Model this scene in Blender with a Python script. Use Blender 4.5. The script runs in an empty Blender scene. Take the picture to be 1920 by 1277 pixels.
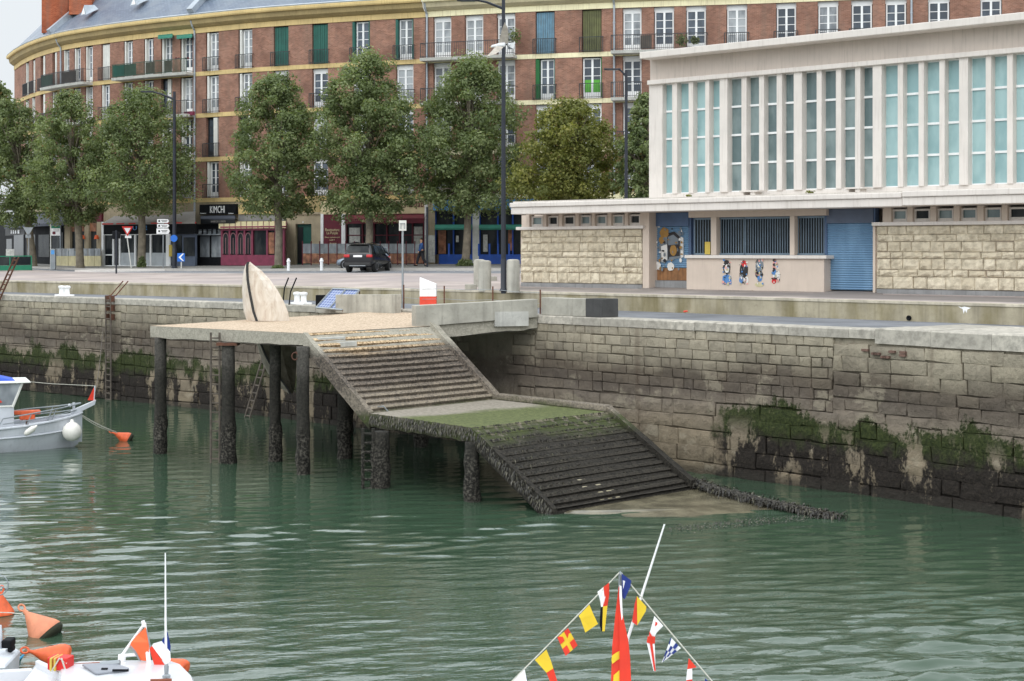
import bpy, bmesh, math, random
import numpy as np
from mathutils import Vector as V, Matrix, noise as mnoise
random.seed(7); np.random.seed(7)
S = bpy.context.scene; COL = S.collection
R = math.radians
E = 7.32          # eye height above the water (water = 0)
F = 3000.0        # focal length in photo pixels
ZQ, ZP = 4.966, 5.62   # lower quay level, promenade level
X, Yv, Z = V((1,0,0)), V((0,1,0)), V((0,0,1))

def P(px, py, Y): return V(((px-960)*Y/F, Y, E-(py-470)*Y/F))
def G(px, py, z):
    Y = (E-z)*F/(py-470); return V(((px-960)*Y/F, Y, z))
def lin(r, g, b, k=1.0):
    f = lambda c: min(.9, k*((c/255/12.92) if c/255 <= .04045 else ((c/255+.055)/1.055)**2.4))
    return (f(r), f(g), f(b))
OFF = {}
class MB:
    def __init__(s): s.v=[]; s.f=[]; s.uv=[]; s.tone=.5; s.mi=[]; s.m=0
    def add(s, pts, faces, uvs=None):
        b=len(s.v); s.v += [V(p) for p in pts]
        s.uv += uvs if uvs else [(s.tone,0)]*len(pts)
        s.f += [tuple(i+b for i in f) for f in faces]; s.mi += [s.m]*len(faces)
        return s
    def quad(s, a,b,c,d, uvs=None): return s.add([a,b,c,d],[(0,1,2,3)],uvs)
    def box(s, c, sz, ux=X, uy=Yv, uz=Z):
        c=V(c); a,b,d=[V(u)*(k/2) for u,k in zip((ux,uy,uz),sz)]
        p=[c+a*i+b*j+d*k for k in(-1,1) for j in(-1,1) for i in(-1,1)]
        return s.add(p,[(0,2,3,1),(4,5,7,6),(0,1,5,4),(2,6,7,3),(0,4,6,2),(1,3,7,5)])
    def hexa(s, bot, top):   # two lists of n points
        n=len(bot); return s.add(list(bot)+list(top),[tuple(range(n-1,-1,-1)),tuple(range(n,2*n))]+[(i,(i+1)%n,n+(i+1)%n,n+i) for i in range(n)])
    def prism(s, poly, vec): return s.hexa(poly,[V(p)+V(vec) for p in poly])
    def tube(s, pts, r, n=8, cap=True):
        pts=[V(p) for p in pts]; m=len(pts); rr=r if isinstance(r,(list,tuple)) else [r]*m
        vs=[]; ref=None
        for i,p in enumerate(pts):
            t=(pts[min(i+1,m-1)]-pts[max(i-1,0)]).normalized()
            if ref is None: ref = X if abs(t.x)<.9 else Yv
            u=t.cross(ref); 
            if u.length<1e-4: u=t.cross(Yv)
            u.normalize(); w=t.cross(u); ref=-w if False else ref
            for k in range(n):
                a=2*math.pi*k/n; vs.append(p+(u*math.cos(a)+w*math.sin(a))*rr[i])
        fs=[(i*n+k,i*n+(k+1)%n,(i+1)*n+(k+1)%n,(i+1)*n+k) for i in range(m-1) for k in range(n)]
        if cap: fs+=[tuple(range(n-1,-1,-1)),tuple(range((m-1)*n,m*n))]
        return s.add(vs,fs)
    def lathe(s, c, prof, n=16, ax=Z, jit=0):
        ax=V(ax).normalized(); u=ax.orthogonal().normalized(); w=ax.cross(u); c=V(c); vs=[]
        for r,z in prof:
            for k in range(n):
                a=2*math.pi*k/n; q=r*(1+random.uniform(-jit,jit)); vs.append(c+ax*z+(u*math.cos(a)+w*math.sin(a))*q)
        m=len(prof)
        fs=[(i*n+k,i*n+(k+1)%n,(i+1)*n+(k+1)%n,(i+1)*n+k) for i in range(m-1) for k in range(n)]
        return s.add(vs,fs+[tuple(range(n-1,-1,-1)),tuple(range((m-1)*n,m*n))])
    def ell(s, c, r, ux=X,uy=Yv,uz=Z, n=14, m=9):
        vs=[];c=V(c)
        for i in range(m+1):
            t=math.pi*i/m
            for k in range(n):
                a=2*math.pi*k/n
                vs.append(c+V(ux)*(r[0]*math.sin(t)*math.cos(a))+V(uy)*(r[1]*math.sin(t)*math.sin(a))+V(uz)*(-r[2]*math.cos(t)))
        return s.add(vs,[(i*n+k,i*n+(k+1)%n,(i+1)*n+(k+1)%n,(i+1)*n+k) for i in range(m) for k in range(n)])
    def loft(s, rings, closed=False, cap=False, uvs=None):
        n=len(rings[0]); m=len(rings); vs=[p for r in rings for p in r]
        k=n if closed else n-1
        fs=[(i*n+j,i*n+(j+1)%n,(i+1)*n+(j+1)%n,(i+1)*n+j) for i in range(m-1) for j in range(k)]
        if cap: fs+=[tuple(range(n-1,-1,-1)),tuple(range((m-1)*n,m*n))]
        return s.add(vs,fs,uvs)
    def build(s, name, mat, parent=None, smooth=False, recalc=True, bevel=0, origin=None):
        me=bpy.data.meshes.new(name)
        if parent is not None: off=OFF[parent.name]
        elif origin is not None: off=V(origin)
        else:
            xs=[p.x for p in s.v]; ys=[p.y for p in s.v]; zs=[p.z for p in s.v]
            off=V(((min(xs)+max(xs))/2,(min(ys)+max(ys))/2,min(zs)))
        me.from_pydata([tuple(p-off) for p in s.v],[],s.f)
        uvl=me.uv_layers.new(name='UVMap')
        vi=np.empty(len(me.loops),dtype=np.int32); me.loops.foreach_get('vertex_index',vi)
        uvl.data.foreach_set('uv',np.array(s.uv,dtype=np.float32)[vi].ravel())
        for m in (mat if isinstance(mat,(list,tuple)) else [mat]): me.materials.append(m)
        if isinstance(mat,(list,tuple)): me.polygons.foreach_set('material_index',s.mi)
        if recalc and len(s.f)<30000:
            bm=bmesh.new(); bm.from_mesh(me); bmesh.ops.recalc_face_normals(bm,faces=bm.faces); bm.to_mesh(me); bm.free()
        if smooth:
            me.polygons.foreach_set('use_smooth',[True]*len(me.polygons))
            if smooth!=2: me.set_sharp_from_angle(angle=R(40))
        me.update(); o=bpy.data.objects.new(name,me); COL.objects.link(o)
        if parent is not None: o.parent=parent
        else: o.location=off
        OFF[o.name]=off
        if bevel:
            b=o.modifiers.new('bevel','BEVEL'); b.width=bevel; b.segments=2; b.limit_method='ANGLE'; b.angle_limit=R(40)
        return o
def tag(o, label, cat, group=None):
    o['label']=label; o['category']=cat
    if group: o['group']=group
    return o
def thing(name, loc, label, cat, group=None):
    o=bpy.data.objects.new(name,None); COL.objects.link(o); o.location=loc; o.empty_display_size=.3
    OFF[o.name]=V(loc); return tag(o,label,cat,group)
def struct(o): o['kind']='structure'; return o
def kids(o): return [c for c in list(COL.objects) if c.parent==o]
def dup(root, loc, rotz=None, label=None, scale=None):
    r=root.copy(); COL.objects.link(r); r.location=loc
    if rotz is not None: r.rotation_euler=(0,0,rotz)
    if scale: r.scale=(scale,)*3
    if label: r['label']=label
    def rec(a,b):
        for ch in kids(a):
            c=ch.copy(); COL.objects.link(c); c.parent=b; rec(ch,c)
    rec(root,r); return r
def text(body, size, o, ux, uz, mat, parent, name='lettering', width=None, th=.008, bold=0):
    cu=bpy.data.curves.new('t','FONT'); cu.body=body; cu.size=size; cu.align_x='CENTER'; cu.align_y='CENTER'; cu.extrude=th; cu.resolution_u=2; cu.offset=bold
    ob=bpy.data.objects.new('t',cu); me=bpy.data.meshes.new_from_object(ob); bpy.data.objects.remove(ob)
    vs=[v.co.copy() for v in me.vertices]; fs=[tuple(p.vertices) for p in me.polygons]
    bpy.data.meshes.remove(me); bpy.data.curves.remove(cu)
    w=max(v.x for v in vs)-min(v.x for v in vs); k=(width/w) if width else 1
    ux=V(ux).normalized(); uz=V(uz).normalized(); un=ux.cross(uz)
    mb=MB(); mb.add([V(o)+ux*(v.x*k)+uz*v.y-un*(-v.z) for v in vs],fs)
    return mb.build(name,mat,parent,recalc=False)

# ---------------------------------------------------------------- materials
class NT:
    def __init__(s,name):
        s.m=bpy.data.materials.new(name); s.m.use_nodes=True; s.t=s.m.node_tree
        s.b=s.t.nodes['Principled BSDF']; s.k=s.t.links.new
    def n(s,ty,ins={},**pr):
        o=s.t.nodes.new(ty)
        for a,b in pr.items(): setattr(o,a,b)
        for a,b in ins.items(): s.set(o.inputs[a],b)
        return o
    def set(s,sock,val):
        if hasattr(val,'is_output') : s.k(val,sock)
        elif isinstance(val,(tuple,list)) and len(val)==3 and sock.type=='RGBA': sock.default_value=(*val,1)
        else: sock.default_value=val
    def co(s,kind='Object',scale=(1,1,1),rot=(0,0,0)):
        src = s.n('ShaderNodeNewGeometry').outputs['Position'] if kind=='World' else s.n('ShaderNodeTexCoord').outputs[kind]
        return s.n('ShaderNodeMapping',{'Vector':src,'Scale':scale,'Rotation':rot}).outputs[0]
    def noise(s,vec,scale,det=4,rough=.55,dist=0): return s.n('ShaderNodeTexNoise',{'Vector':vec,'Scale':scale,'Detail':det,'Roughness':rough,'Distortion':dist}).outputs['Fac']
    def mr(s,v,a,b,c=0,d=1,smooth=True): return s.n('ShaderNodeMapRange',{0:v,1:a,2:b,3:c,4:d},interpolation_type='SMOOTHSTEP' if smooth else 'LINEAR').outputs[0]
    def math(s,op,a,b=0,c=0):
        return s.n('ShaderNodeMath',{0:a,1:b,2:c},operation=op).outputs[0]
    def mix(s,f,a,b,bt='MIX'):
        o=s.n('ShaderNodeMix',data_type='RGBA',blend_type=bt); s.set(o.inputs[0],f); s.set(o.inputs[6],a); s.set(o.inputs[7],b); return o.outputs[2]
    def ramp(s,f,stops):
        o=s.n('ShaderNodeValToRGB',{0:f}); e=o.color_ramp.elements
        while len(e)<len(stops): e.new(.5)
        for x,(p,c) in zip(e,stops): x.position=p; x.color=(*c,1)
        return o.outputs[0]
    def bump(s,h,st,dist=.02,n=None):
        i={'Height':h,'Strength':st,'Distance':dist}
        if n is not None: i['Normal']=n
        return s.n('ShaderNodeBump',i).outputs[0]
    def done(s,col=None,rough=None,normal=None,metal=None,spec=None,**kw):
        for nm,v in (('Base Color',col),('Roughness',rough),('Normal',normal),('Metallic',metal),('Specular IOR Level',spec)):
            if v is not None: s.set(s.b.inputs[nm],v)
        for a,b in kw.items(): s.set(s.b.inputs[a],b)
        return s.m
def sc(c,k): return tuple(min(.95,x*k) for x in c)
CACHE={}
def simple(name,c,rough=.6,var=.15,scale=3,metal=0,bump=.0,bs=25,spec=.4,streak=0,kind='Object',dirt=None,**kw):
    t=NT(name); v=t.co(kind); f=t.noise(v,scale,5)
    col=t.mix(t.mr(f,.3,.7),sc(c,1-var),sc(c,1+var))
    if streak:
        g=t.noise(t.co(kind,(5,5,.35)),2.2,5); col=t.mix(t.math('MULTIPLY',t.mr(g,.48,.75),streak),col,dirt or sc(c,.45))
    nrm=t.bump(t.noise(v,bs,5),bump) if bump else None
    return t.done(col,t.mr(f,.2,.8,rough*.85,min(1,rough*1.12)),nrm,metal,spec,**kw)
M={}
def mk(k,*a,**b): M[k]=simple(k,*a,**b)
def brick_mat(name,c1,c2,mortar):
    t=NT(name); uv=t.n('ShaderNodeTexCoord').outputs['UV']
    b=t.n('ShaderNodeTexBrick',{'Vector':uv,'Color1':c1,'Color2':c2,'Mortar':mortar,'Scale':1.0,'Mortar Size':.009,'Brick Width':.24,'Row Height':.078,'Mortar Smooth':.2,'Bias':0.})
    w=t.co('World'); n=t.noise(w,.5,5); n2=t.noise(w,2.5,6,.7)
    st=t.noise(t.co('World',(1.2,1.2,.12)),1.0,5)
    col=t.mix(t.mr(n2,.3,.7),b.outputs['Color'],(1.3,1.22,1.15),'MULTIPLY')
    col=t.mix(t.math('MULTIPLY',t.mr(n,.4,.72),.6),col,sc(c2,.6))
    col=t.mix(t.math('MULTIPLY',t.mr(st,.48,.75),.5),col,(.22,.165,.13))
    return t.done(col,.85,t.bump(b.outputs['Fac'],-.5,.01),0,.2)
M['brick']=brick_mat('brick',lin(152,114,100,1.06),lin(124,90,78,1.06),lin(158,134,118,1.0))
M['chim']=brick_mat('brick_chimney',lin(168,92,64,1.1),lin(142,70,46,1.1),lin(165,120,95))
mk('yellow',lin(208,184,130,1.05),.8,.1,.8,streak=.35,dirt=lin(140,110,70))
mk('yellowd',lin(174,155,112,.95),.8,.12,.8,streak=.4,dirt=lin(120,95,60))
mk('cream',lin(228,216,180,1.2),.8,.08,.8,streak=.35,dirt=lin(150,130,95))
mk('creamd',lin(190,180,150,1.1),.8,.1,.8,streak=.3)
def slate():
    t=NT('slate'); uv=t.n('ShaderNodeTexCoord').outputs['UV']
    b=t.n('ShaderNodeTexBrick',{'Vector':uv,'Color1':lin(112,124,140),'Color2':lin(96,108,126),'Mortar':lin(70,80,94),'Scale':1.,'Mortar Size':.012,'Brick Width':.34,'Row Height':.2})
    n=t.noise(t.co('World'),.6,6); col=t.mix(t.mr(n,.35,.7),b.outputs[0],lin(122,130,140),'MIX')
    col=t.mix(t.math('MULTIPLY',t.mr(n,.3,.6),.6),b.outputs[0],col)
    return t.done(col,.45,t.bump(b.outputs['Fac'],-.4,.02))
M['slate']=slate()
mk('zinc',lin(170,178,186),.45,.1,2,.3)
mk('white',lin(232,236,240,1.1),.5,.05,2)
mk('offwhite',lin(214,214,208,1.1),.6,.08,2,streak=.2)
mk('rail',(.035,.04,.045),.5,.2,5)
mk('greenrail',(.03,.075,.05),.5,.2,5)
mk('sh_green',lin(38,88,78,1.2),.6,.15,2,streak=.3)
mk('sh_blue',lin(98,132,152,1.2),.7,.15,2,streak=.6,dirt=lin(110,105,85))
mk('sh_olive',lin(92,94,62,1.2),.7,.2,2,streak=.5,dirt=lin(70,72,40))
mk('sh_grn2',(.015,.13,.035),.6,.15,2)
mk('cloth_green',(.12,.42,.06),.8,.1,4)
mk('dark',(.02,.022,.025),.5,.2,3)
mk('conc_slab',lin(190,190,184,1.1),.8,.12,1.5,streak=.4,bump=.15)
def glass(name,c,rough=.06,c2=None,spec=.6):
    t=NT(name); n=t.noise(t.co('World',(1,1,.5)),1.3,3); tn=t.n('ShaderNodeSeparateXYZ',{0:t.n('ShaderNodeTexCoord').outputs['UV']}).outputs[0]; n=t.math('MULTIPLY_ADD',t.math('SUBTRACT',tn,.5),.3,n); return t.done(t.mix(t.mr(n,.35,.7),c,c2 or sc(c,1.9)),rough,None,0,spec)
M['glass']=glass('window_glass',(.06,.075,.095)); M['glass_c']=glass('curtained_glass',(.17,.19,.21),.1,(.42,.45,.47))
M['glass_s']=glass('shop_glass',(.014,.018,.022),.12,(.05,.055,.055),.1)
M['teal']=glass('frosted_teal_glass',lin(148,184,187,.92),.2,lin(172,204,205,.95))
M['teald']=glass('grey_teal_glass',lin(104,124,126,.9),.13,lin(140,157,157,.95))
mk('mpaint',lin(214,207,200,1.06),.75,.05,1.2,streak=.26,dirt=lin(160,148,138))
mk('mpink',lin(200,185,171,1.05),.75,.05,1.2,streak=.12,dirt=lin(150,135,122))
mk('mbeam',lin(196,184,174,1.1),.75,.06,.8,streak=.32,dirt=lin(150,140,130))
mk('roofing',lin(196,190,182),.9,.15,1.5,streak=.3,bump=.2)
def rock(name,c1,c2,bs,bst):
    t=NT(name); tone=t.n('ShaderNodeSeparateXYZ',{0:t.n('ShaderNodeTexCoord').outputs['UV']}).outputs[0]
    w=t.co('World'); n=t.noise(w,4,6,.65); n2=t.noise(w,14,5,.7)
    col=t.mix(tone,c1,c2); col=t.mix(t.mr(n,.35,.7),col,sc(c1,.72)); col=t.mix(t.math('MULTIPLY',t.mr(n2,.55,.75),.5),col,sc(c2,.6))
    return t.done(col,.92,t.bump(n2,bst,.03,t.bump(t.noise(w,bs,5),.4,.01)),0,.15)
M['rockface']=rock('rockface_stone',lin(206,194,170,1.05),lin(228,217,194,1.05),40,.9)
mk('plinth',lin(140,140,140),.9,.15,2,streak=.4,bump=.3)
def corr(name,c,c2):
    t=NT(name); w=t.n('ShaderNodeSeparateXYZ',{0:t.co('World')}).outputs[2]
    n=t.noise(t.co('World',(1.5,1.5,.4)),1.2,5); return t.done(t.mix(t.mr(n,.4,.7),c,c2),.5,None,0,.4)
M['shutter']=corr('blue_shutter',lin(100,132,160,1.15),lin(114,146,174,1.15))
mk('blueframe',lin(78,98,128,1.1),.6,.1,2)
mk('greyblue',lin(92,102,120),.6,.1,2)
mk('bars',lin(110,128,142),.5,.1,3)
mk('rustp',lin(150,108,72),.8,.25,3,streak=.6,dirt=lin(95,62,40))
def ground(name,c,var=.25,sc1=.25,patch=None,bump=.25,cracks=False):
    t=NT(name); w=t.co('World'); n=t.noise(w,sc1,6,.6); n2=t.noise(w,9,5,.7)
    col=t.mix(t.mr(n,.3,.7),sc(c,1-var),sc(c,1+var)); col=t.mix(t.math('MULTIPLY',t.mr(n2,.45,.75),.3),col,sc(c,.55))
    if patch: col=t.mix(t.math('MULTIPLY',t.mr(t.noise(w,.12,4),.5,.56),.7),col,patch)
    return t.done(col,.9,t.bump(n2,bump,.02),0,.2)
M['asphalt']=ground('asphalt',lin(132,134,138),.18); M['asphalt2']=ground('quay_asphalt',lin(118,120,124),.22,.5)
M['paving']=ground('pink_paving',lin(172,160,154),.2,.35,lin(158,148,146)); M['apron']=ground('apron',lin(142,134,128),.2,.4,lin(120,114,112))
M['pave']=ground('pavement',lin(140,138,134),.15); M['kerb']=ground('kerb_stone',lin(178,174,168),.12)
M['islandc']=ground('island_concrete',lin(205,200,194),.08)
mk('roadpaint',lin(225,225,222),.7,.15,3)
def conc(name,c,green=.0,bump=.35,world=True,zst=None):
    t=NT(name); w=t.co('World'); n=t.noise(w,.9,6,.6); n2=t.noise(w,7,5,.7); s=t.noise(t.co('World',(2.2,2.2,.12)),1.6,6,.6)
    col=t.mix(t.mr(n,.3,.7),sc(c,.78),sc(c,1.15)); col=t.mix(t.math('MULTIPLY',t.mr(n2,.5,.75),.4),col,sc(c,.5))
    col=t.mix(t.math('MULTIPLY',t.mr(s,.45,.72),.55),col,sc(c,.5))
    if green: col=t.mix(t.math('MULTIPLY',t.mr(t.noise(t.co('World',(1,1,.3)),1.1,6),.4,.68),green),col,(.17,.14,.05))
    return t.done(col,.93,t.bump(n2,bump,.03),0,.12)
M['retain']=conc('retaining_concrete',lin(158,150,130,1.2),.6); M['cap']=conc('concrete_cap',lin(190,182,165,1.1),.2)
M['conc']=conc('grey_concrete',lin(165,162,152,1.15)); M['concd']=conc('dark_concrete',lin(82,82,82)); M['concp']=conc('patched_concrete',lin(185,184,178,1.1))
M['coping']=rock('coping_stone',lin(165,160,150,1.1),lin(192,186,174,1.1),30,.35)
def tide():
    t=NT('tidal_masonry'); tone=t.n('ShaderNodeSeparateXYZ',{0:t.n('ShaderNodeTexCoord').outputs['UV']}).outputs[0]
    pos=t.n('ShaderNodeNewGeometry').outputs['Position']; xyz=t.n('ShaderNodeSeparateXYZ',{0:pos}); z=xyz.outputs[2]; x=xyz.outputs[0]
    w=t.co('World'); n1=t.noise(w,.3,5,.6); n2=t.noise(w,2.2,6,.65); n3=t.noise(w,11,5,.75)
    zz=t.math('MULTIPLY_ADD',t.math('SUBTRACT',n1,.5),1.5,z)
    zz=t.math('MULTIPLY_ADD',t.math('SUBTRACT',tone,.5),.15,zz)
    col=t.ramp(t.math('DIVIDE',zz,5.5),[(0,lin(128,116,98)),(.28,lin(142,130,112)),(.42,lin(132,122,110)),(.5,lin(104,95,86)),(.6,lin(106,97,86)),(.7,lin(148,140,124)),(.84,lin(176,167,149)),(1,lin(174,168,155))])
    col=t.mix(tone,t.mix(1,col,(.88,.88,.89),'MULTIPLY'),t.mix(1,col,(1.16,1.15,1.12),'MULTIPLY'))
    col=t.mix(t.math('MULTIPLY',t.mr(n2,.42,.72),.5),col,t.mix(1,col,(.5,.5,.5),'MULTIPLY'))
    col=t.mix(t.math('MULTIPLY',t.mr(n3,.48,.75),.4),col,t.mix(1,col,(.4,.4,.42),'MULTIPLY'))
    pale=t.noise(t.co('World',(1,1,1.4)),.8,6,.7); col=t.mix(t.math('MULTIPLY',t.mr(pale,.56,.64),.55),col,t.mix(n3,lin(140,132,116),lin(176,166,146)))
    # vertical rust / wet streaks
    st=t.noise(t.co('World',(1.4,1.4,.1)),1.3,5); col=t.mix(t.math('MULTIPLY',t.mr(st,.56,.74),.35),col,(.12,.085,.06))
    # where weed grows along the wall
    xn=t.math('MULTIPLY_ADD',t.math('SUBTRACT',n2,.5),2.,x); gap=t.math('MULTIPLY',t.mr(xn,-1.5,.0),t.mr(xn,7.0,6.4)); grow=t.math('SUBTRACT',1,gap)
    edge=t.noise(t.co('World',(1,1,.6)),.55,6,.66)
    h=t.math('MULTIPLY_ADD',t.math('SUBTRACT',edge,.5),3.6,z)
    h=t.math('MULTIPLY_ADD',t.math('SUBTRACT',n3,.5),1.1,h); weed=t.math('MULTIPLY',t.mr(h,2.3,2.02),grow)
    barn=t.mr(t.math('MULTIPLY_ADD',t.math('SUBTRACT',n3,.5),.16,t.noise(t.co('World',(1.1,1.1,.5)),.7,6,.66)),.51,.58); low=t.mr(z,2.2,1.3)
    weed=t.math('MULTIPLY',weed,t.math('SUBTRACT',1,t.math('MULTIPLY',barn,low)))
    gz=t.math('MULTIPLY_ADD',t.math('SUBTRACT',n2,.5),1.5,z); gm=t.mr(gz,1.15,1.75)
    wc=t.mix(gm,t.mix(t.mr(n3,.35,.7),(.018,.015,.013),(.042,.034,.028)),t.mix(t.mr(n3,.3,.7),(.018,.026,.010),(.06,.074,.024)))
    col=t.mix(weed,col,wc)
    wet=t.mr(z,.35,.1); col=t.mix(t.math('MULTIPLY',wet,.6),col,(.04,.036,.03))
    return t.done(col,.88,t.bump(n3,.8,.06,t.bump(n2,.8,.12)),0,.2)
M['tide']=tide()
def jet(name,mode):
    t=NT(name); pos=t.n('ShaderNodeNewGeometry'); z=t.n('ShaderNodeSeparateXYZ',{0:pos.outputs['Position']}).outputs[2]
    w=t.co('World'); n=t.noise(w,.7,5); n2=t.noise(w,5,6,.7); vo=t.n('ShaderNodeTexVoronoi',{'Vector':w,'Scale':20.}); vc=t.n('ShaderNodeSeparateColor',{0:vo.outputs['Color']}).outputs[0]
    zz=t.math('MULTIPLY_ADD',t.math('SUBTRACT',n,.5),.7,z)
    tan=t.mix(vc,lin(120,98,72),lin(205,182,150)); 
    if mode=='deck': tan=t.mix(vc,lin(160,140,118),lin(214,194,170))
    if mode=='edge': tan=t.mix(vc,lin(150,146,134),lin(176,170,156))
    gry=t.mix(vc,lin(66,62,58),lin(118,108,98)); grn=t.mix(t.mr(n2,.35,.7),(.028,.036,.016),(.08,.094,.034)); blk=t.mix(t.mr(n2,.55,.8),t.mix(vc,(.013,.012,.010),(.042,.037,.03)),(.10,.09,.068))
    col=t.mix(t.mr(zz,4.25,3.75),tan,gry)
    col=t.mix(t.mr(zz,3.05,2.6),col,t.mix(vc,lin(96,90,82),lin(140,130,116)))
    if mode in('stair','edge'): col=t.mix(t.math('MULTIPLY',t.mr(zz,2.35,2.0),t.mr(n2,.3,.5)),col,grn)
    col=t.mix(t.mr(zz,1.95,1.55),col,blk)
    col=t.mix(t.math('MULTIPLY',t.mr(n2,.45,.75),.4),col,t.mix(1,col,(.5,.5,.5),'MULTIPLY'))
    if mode=='stair':   # treads and nosings paler, risers darker, by face direction
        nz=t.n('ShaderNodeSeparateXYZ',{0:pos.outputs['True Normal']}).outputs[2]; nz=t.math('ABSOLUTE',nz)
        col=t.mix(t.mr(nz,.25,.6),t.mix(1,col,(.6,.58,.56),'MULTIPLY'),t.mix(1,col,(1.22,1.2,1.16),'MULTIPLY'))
    return t.done(col,.85,t.bump(vo.outputs['Distance'],.25,.03,t.bump(n2,.25,.03)),0,.2)
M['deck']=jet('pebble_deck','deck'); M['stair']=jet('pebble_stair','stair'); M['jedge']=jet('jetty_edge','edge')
def landing():
    t=NT('mossy_landing'); w=t.co('World'); n=t.noise(w,.8,6,.6); n2=t.noise(w,8,6,.75)
    pos=t.n('ShaderNodeSeparateXYZ',{0:w}); 
    d=t.math('ADD',t.math('MULTIPLY',pos.outputs[0],.66),t.math('MULTIPLY',pos.outputs[1],-.75))   # along the flight
    d=t.math('MULTIPLY_ADD',t.math('SUBTRACT',n,.5),2.2,d)
    col=t.mix(t.mr(n2,.3,.7),lin(118,112,100),lin(160,152,140)); g=t.mix(t.mr(n2,.3,.7),(.05,.062,.022),(.145,.165,.06))
    return t.done(t.mix(t.mr(d,-40.0,-38.9),col,g),.85,t.bump(n2,.6,.05),0,.25)
M['landing']=landing()
def pile():
    t=NT('weedy_pile'); z=t.n('ShaderNodeSeparateXYZ',{0:t.co('World')}).outputs[2]; w=t.co('World'); n=t.noise(w,2,5); n2=t.noise(w,13,6,.75)
    zz=t.math('MULTIPLY_ADD',t.math('SUBTRACT',n,.5),1.2,z)
    top=t.mix(t.mr(n2,.3,.7),(.05,.047,.042),(.13,.12,.105)); mid=t.mix(t.mr(n2,.3,.7),(.02,.02,.017),(.055,.05,.042)); low=t.mix(t.mr(n2,.42,.72),(.014,.013,.011),(.17,.155,.13))
    col=t.mix(t.mr(zz,3.6,2.7),top,mid); col=t.mix(t.mr(zz,1.5,1.2),col,low)
    return t.done(col,.85,t.bump(n2,.9,.06),0,.25)
M['pile']=pile()
def weedm():
    t=NT('wet_seaweed'); tone=t.n('ShaderNodeSeparateXYZ',{0:t.n('ShaderNodeTexCoord').outputs['UV']}).outputs[0]
    return t.done(t.ramp(tone,[(0,(.018,.016,.014)),(.45,(.042,.037,.029)),(.75,(.075,.07,.042)),(1,(.15,.135,.10))]),.45,None,0,.45)
M['weed']=weedm()
mk('wetslab',lin(104,98,80),.22,.35,1.3,bump=.25,spec=.5)
mk('rust',lin(98,66,52),.85,.3,6,bump=.3); mk('ladder',lin(92,84,76),.8,.3,5,bump=.3)
def ply():
    t=NT('weathered_plywood'); v=t.co('World',(1,1,.35)); n=t.noise(v,2.2,6,.65,1.4); n2=t.noise(t.co('World',(3,3,.4)),3,5)
    col=t.ramp(n,[(.28,lin(176,148,130)),(.42,lin(210,197,180)),(.62,lin(226,217,205)),(.8,lin(196,174,154))])
    return t.done(t.mix(t.math('MULTIPLY',t.mr(n2,.5,.75),.4),col,lin(165,140,120)),.75,t.bump(n2,.2,.01))
M['ply']=ply(); mk('hulldark',lin(150,142,128),.8,.35,2,bump=.4,streak=.5); mk('rubber',(.03,.03,.03),.6,.2,6)
mk('pole',(.02,.024,.034),.45,.15,2); mk('steelgrey',lin(150,156,160),.45,.1,3,metal=.4)
mk('red',lin(205,40,35),.5,.08,2); mk('redbox',lin(226,78,58,1.0),.5,.06,2); mk('blue_s',lin(40,110,205),.5,.08,2)
mk('plum',lin(122,52,74,1.1),.5,.15,3); mk('maroon',lin(96,30,44,1.1),.6,.15,3); mk('black',(.013,.014,.016),.6,.2,3,spec=.05)
mk('creamroof',lin(206,196,156),.7,.12,2,streak=.4); mk('awn_dark',lin(72,76,86),.8,.12,1.5,streak=.2); mk('awn_grey',lin(150,146,142),.8,.1,1.5,streak=.2)
mk('awn_green',lin(60,130,112),.8,.12,2); mk('shopblue',lin(44,86,172,1.1),.5,.12,2); mk('signblue',lin(84,152,214,1.1),.5,.08,2)
mk('stonebeige',lin(165,152,128,1.1),.85,.12,1.5,streak=.3,bump=.2); mk('creamsign',lin(212,196,158,1.1),.7,.1,2)
mk('orange',lin(224,100,56,1.0),.5,.18,5,spec=.4,streak=.25); mk('orange_f',lin(214,138,105),.6,.12,3,streak=.3); mk('slime',(.02,.022,.01),.8,.3,9,bump=.6)
mk('pics',lin(146,100,76),.6,.55,2.6); mk('board',lin(196,196,190),.6,.2,6); mk('yellowp',lin(205,180,84),.6,.1,3)
mk('alu',lin(190,194,200,1.08),.45,.1,1.2,metal=.0,streak=.2); mk('fender',lin(225,222,214,1.1),.4,.06,3,streak=.15); mk('gel',lin(222,224,228,.85),.25,.04,2,spec=.5)
mk('hatchgrey',lin(138,142,150),.5,.08,3); mk('rope',lin(200,198,186),.9,.15,20); mk('ropeblue',lin(50,140,180),.9,.15,20); mk('wood',lin(130,72,50),.6,.2,5)
mk('flag_red',lin(224,62,42,1.0),.75,.08,3); mk('flag_yel',lin(232,198,52,1.0),.75,.08,3); mk('flag_blue',lin(34,52,120,1.15),.75,.08,3); mk('flag_white',lin(236,238,244,1.1),.75,.05,3); mk('flag_or',lin(240,112,66,1.05),.7,.06,3)
mk('carblk',(.012,.013,.016),.16,.1,2,spec=.6); mk('carsil',lin(130,140,152),.25,.06,2,metal=.5); mk('tyre',(.016,.016,.016),.8,.2,8); mk('rim',lin(170,172,176),.3,.08,3,metal=.7)
mk('lamp_red',(.5,.02,.025),.2,.1,3,spec=.6); mk('skin',lin(196,150,122),.6,.06,4); mk('jacket',lin(44,78,130),.8,.12,4); mk('trous',(.02,.02,.026),.85,.15,4); mk('hair',(.04,.03,.022),.8,.2,8)
mk('gull',lin(222,224,226,1.1),.7,.05,4); mk('gull_w',lin(180,172,162,1.1),.7,.15,8)
mk('bolw',lin(238,238,236,1.15),.55,.06,3,streak=.15)
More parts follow.
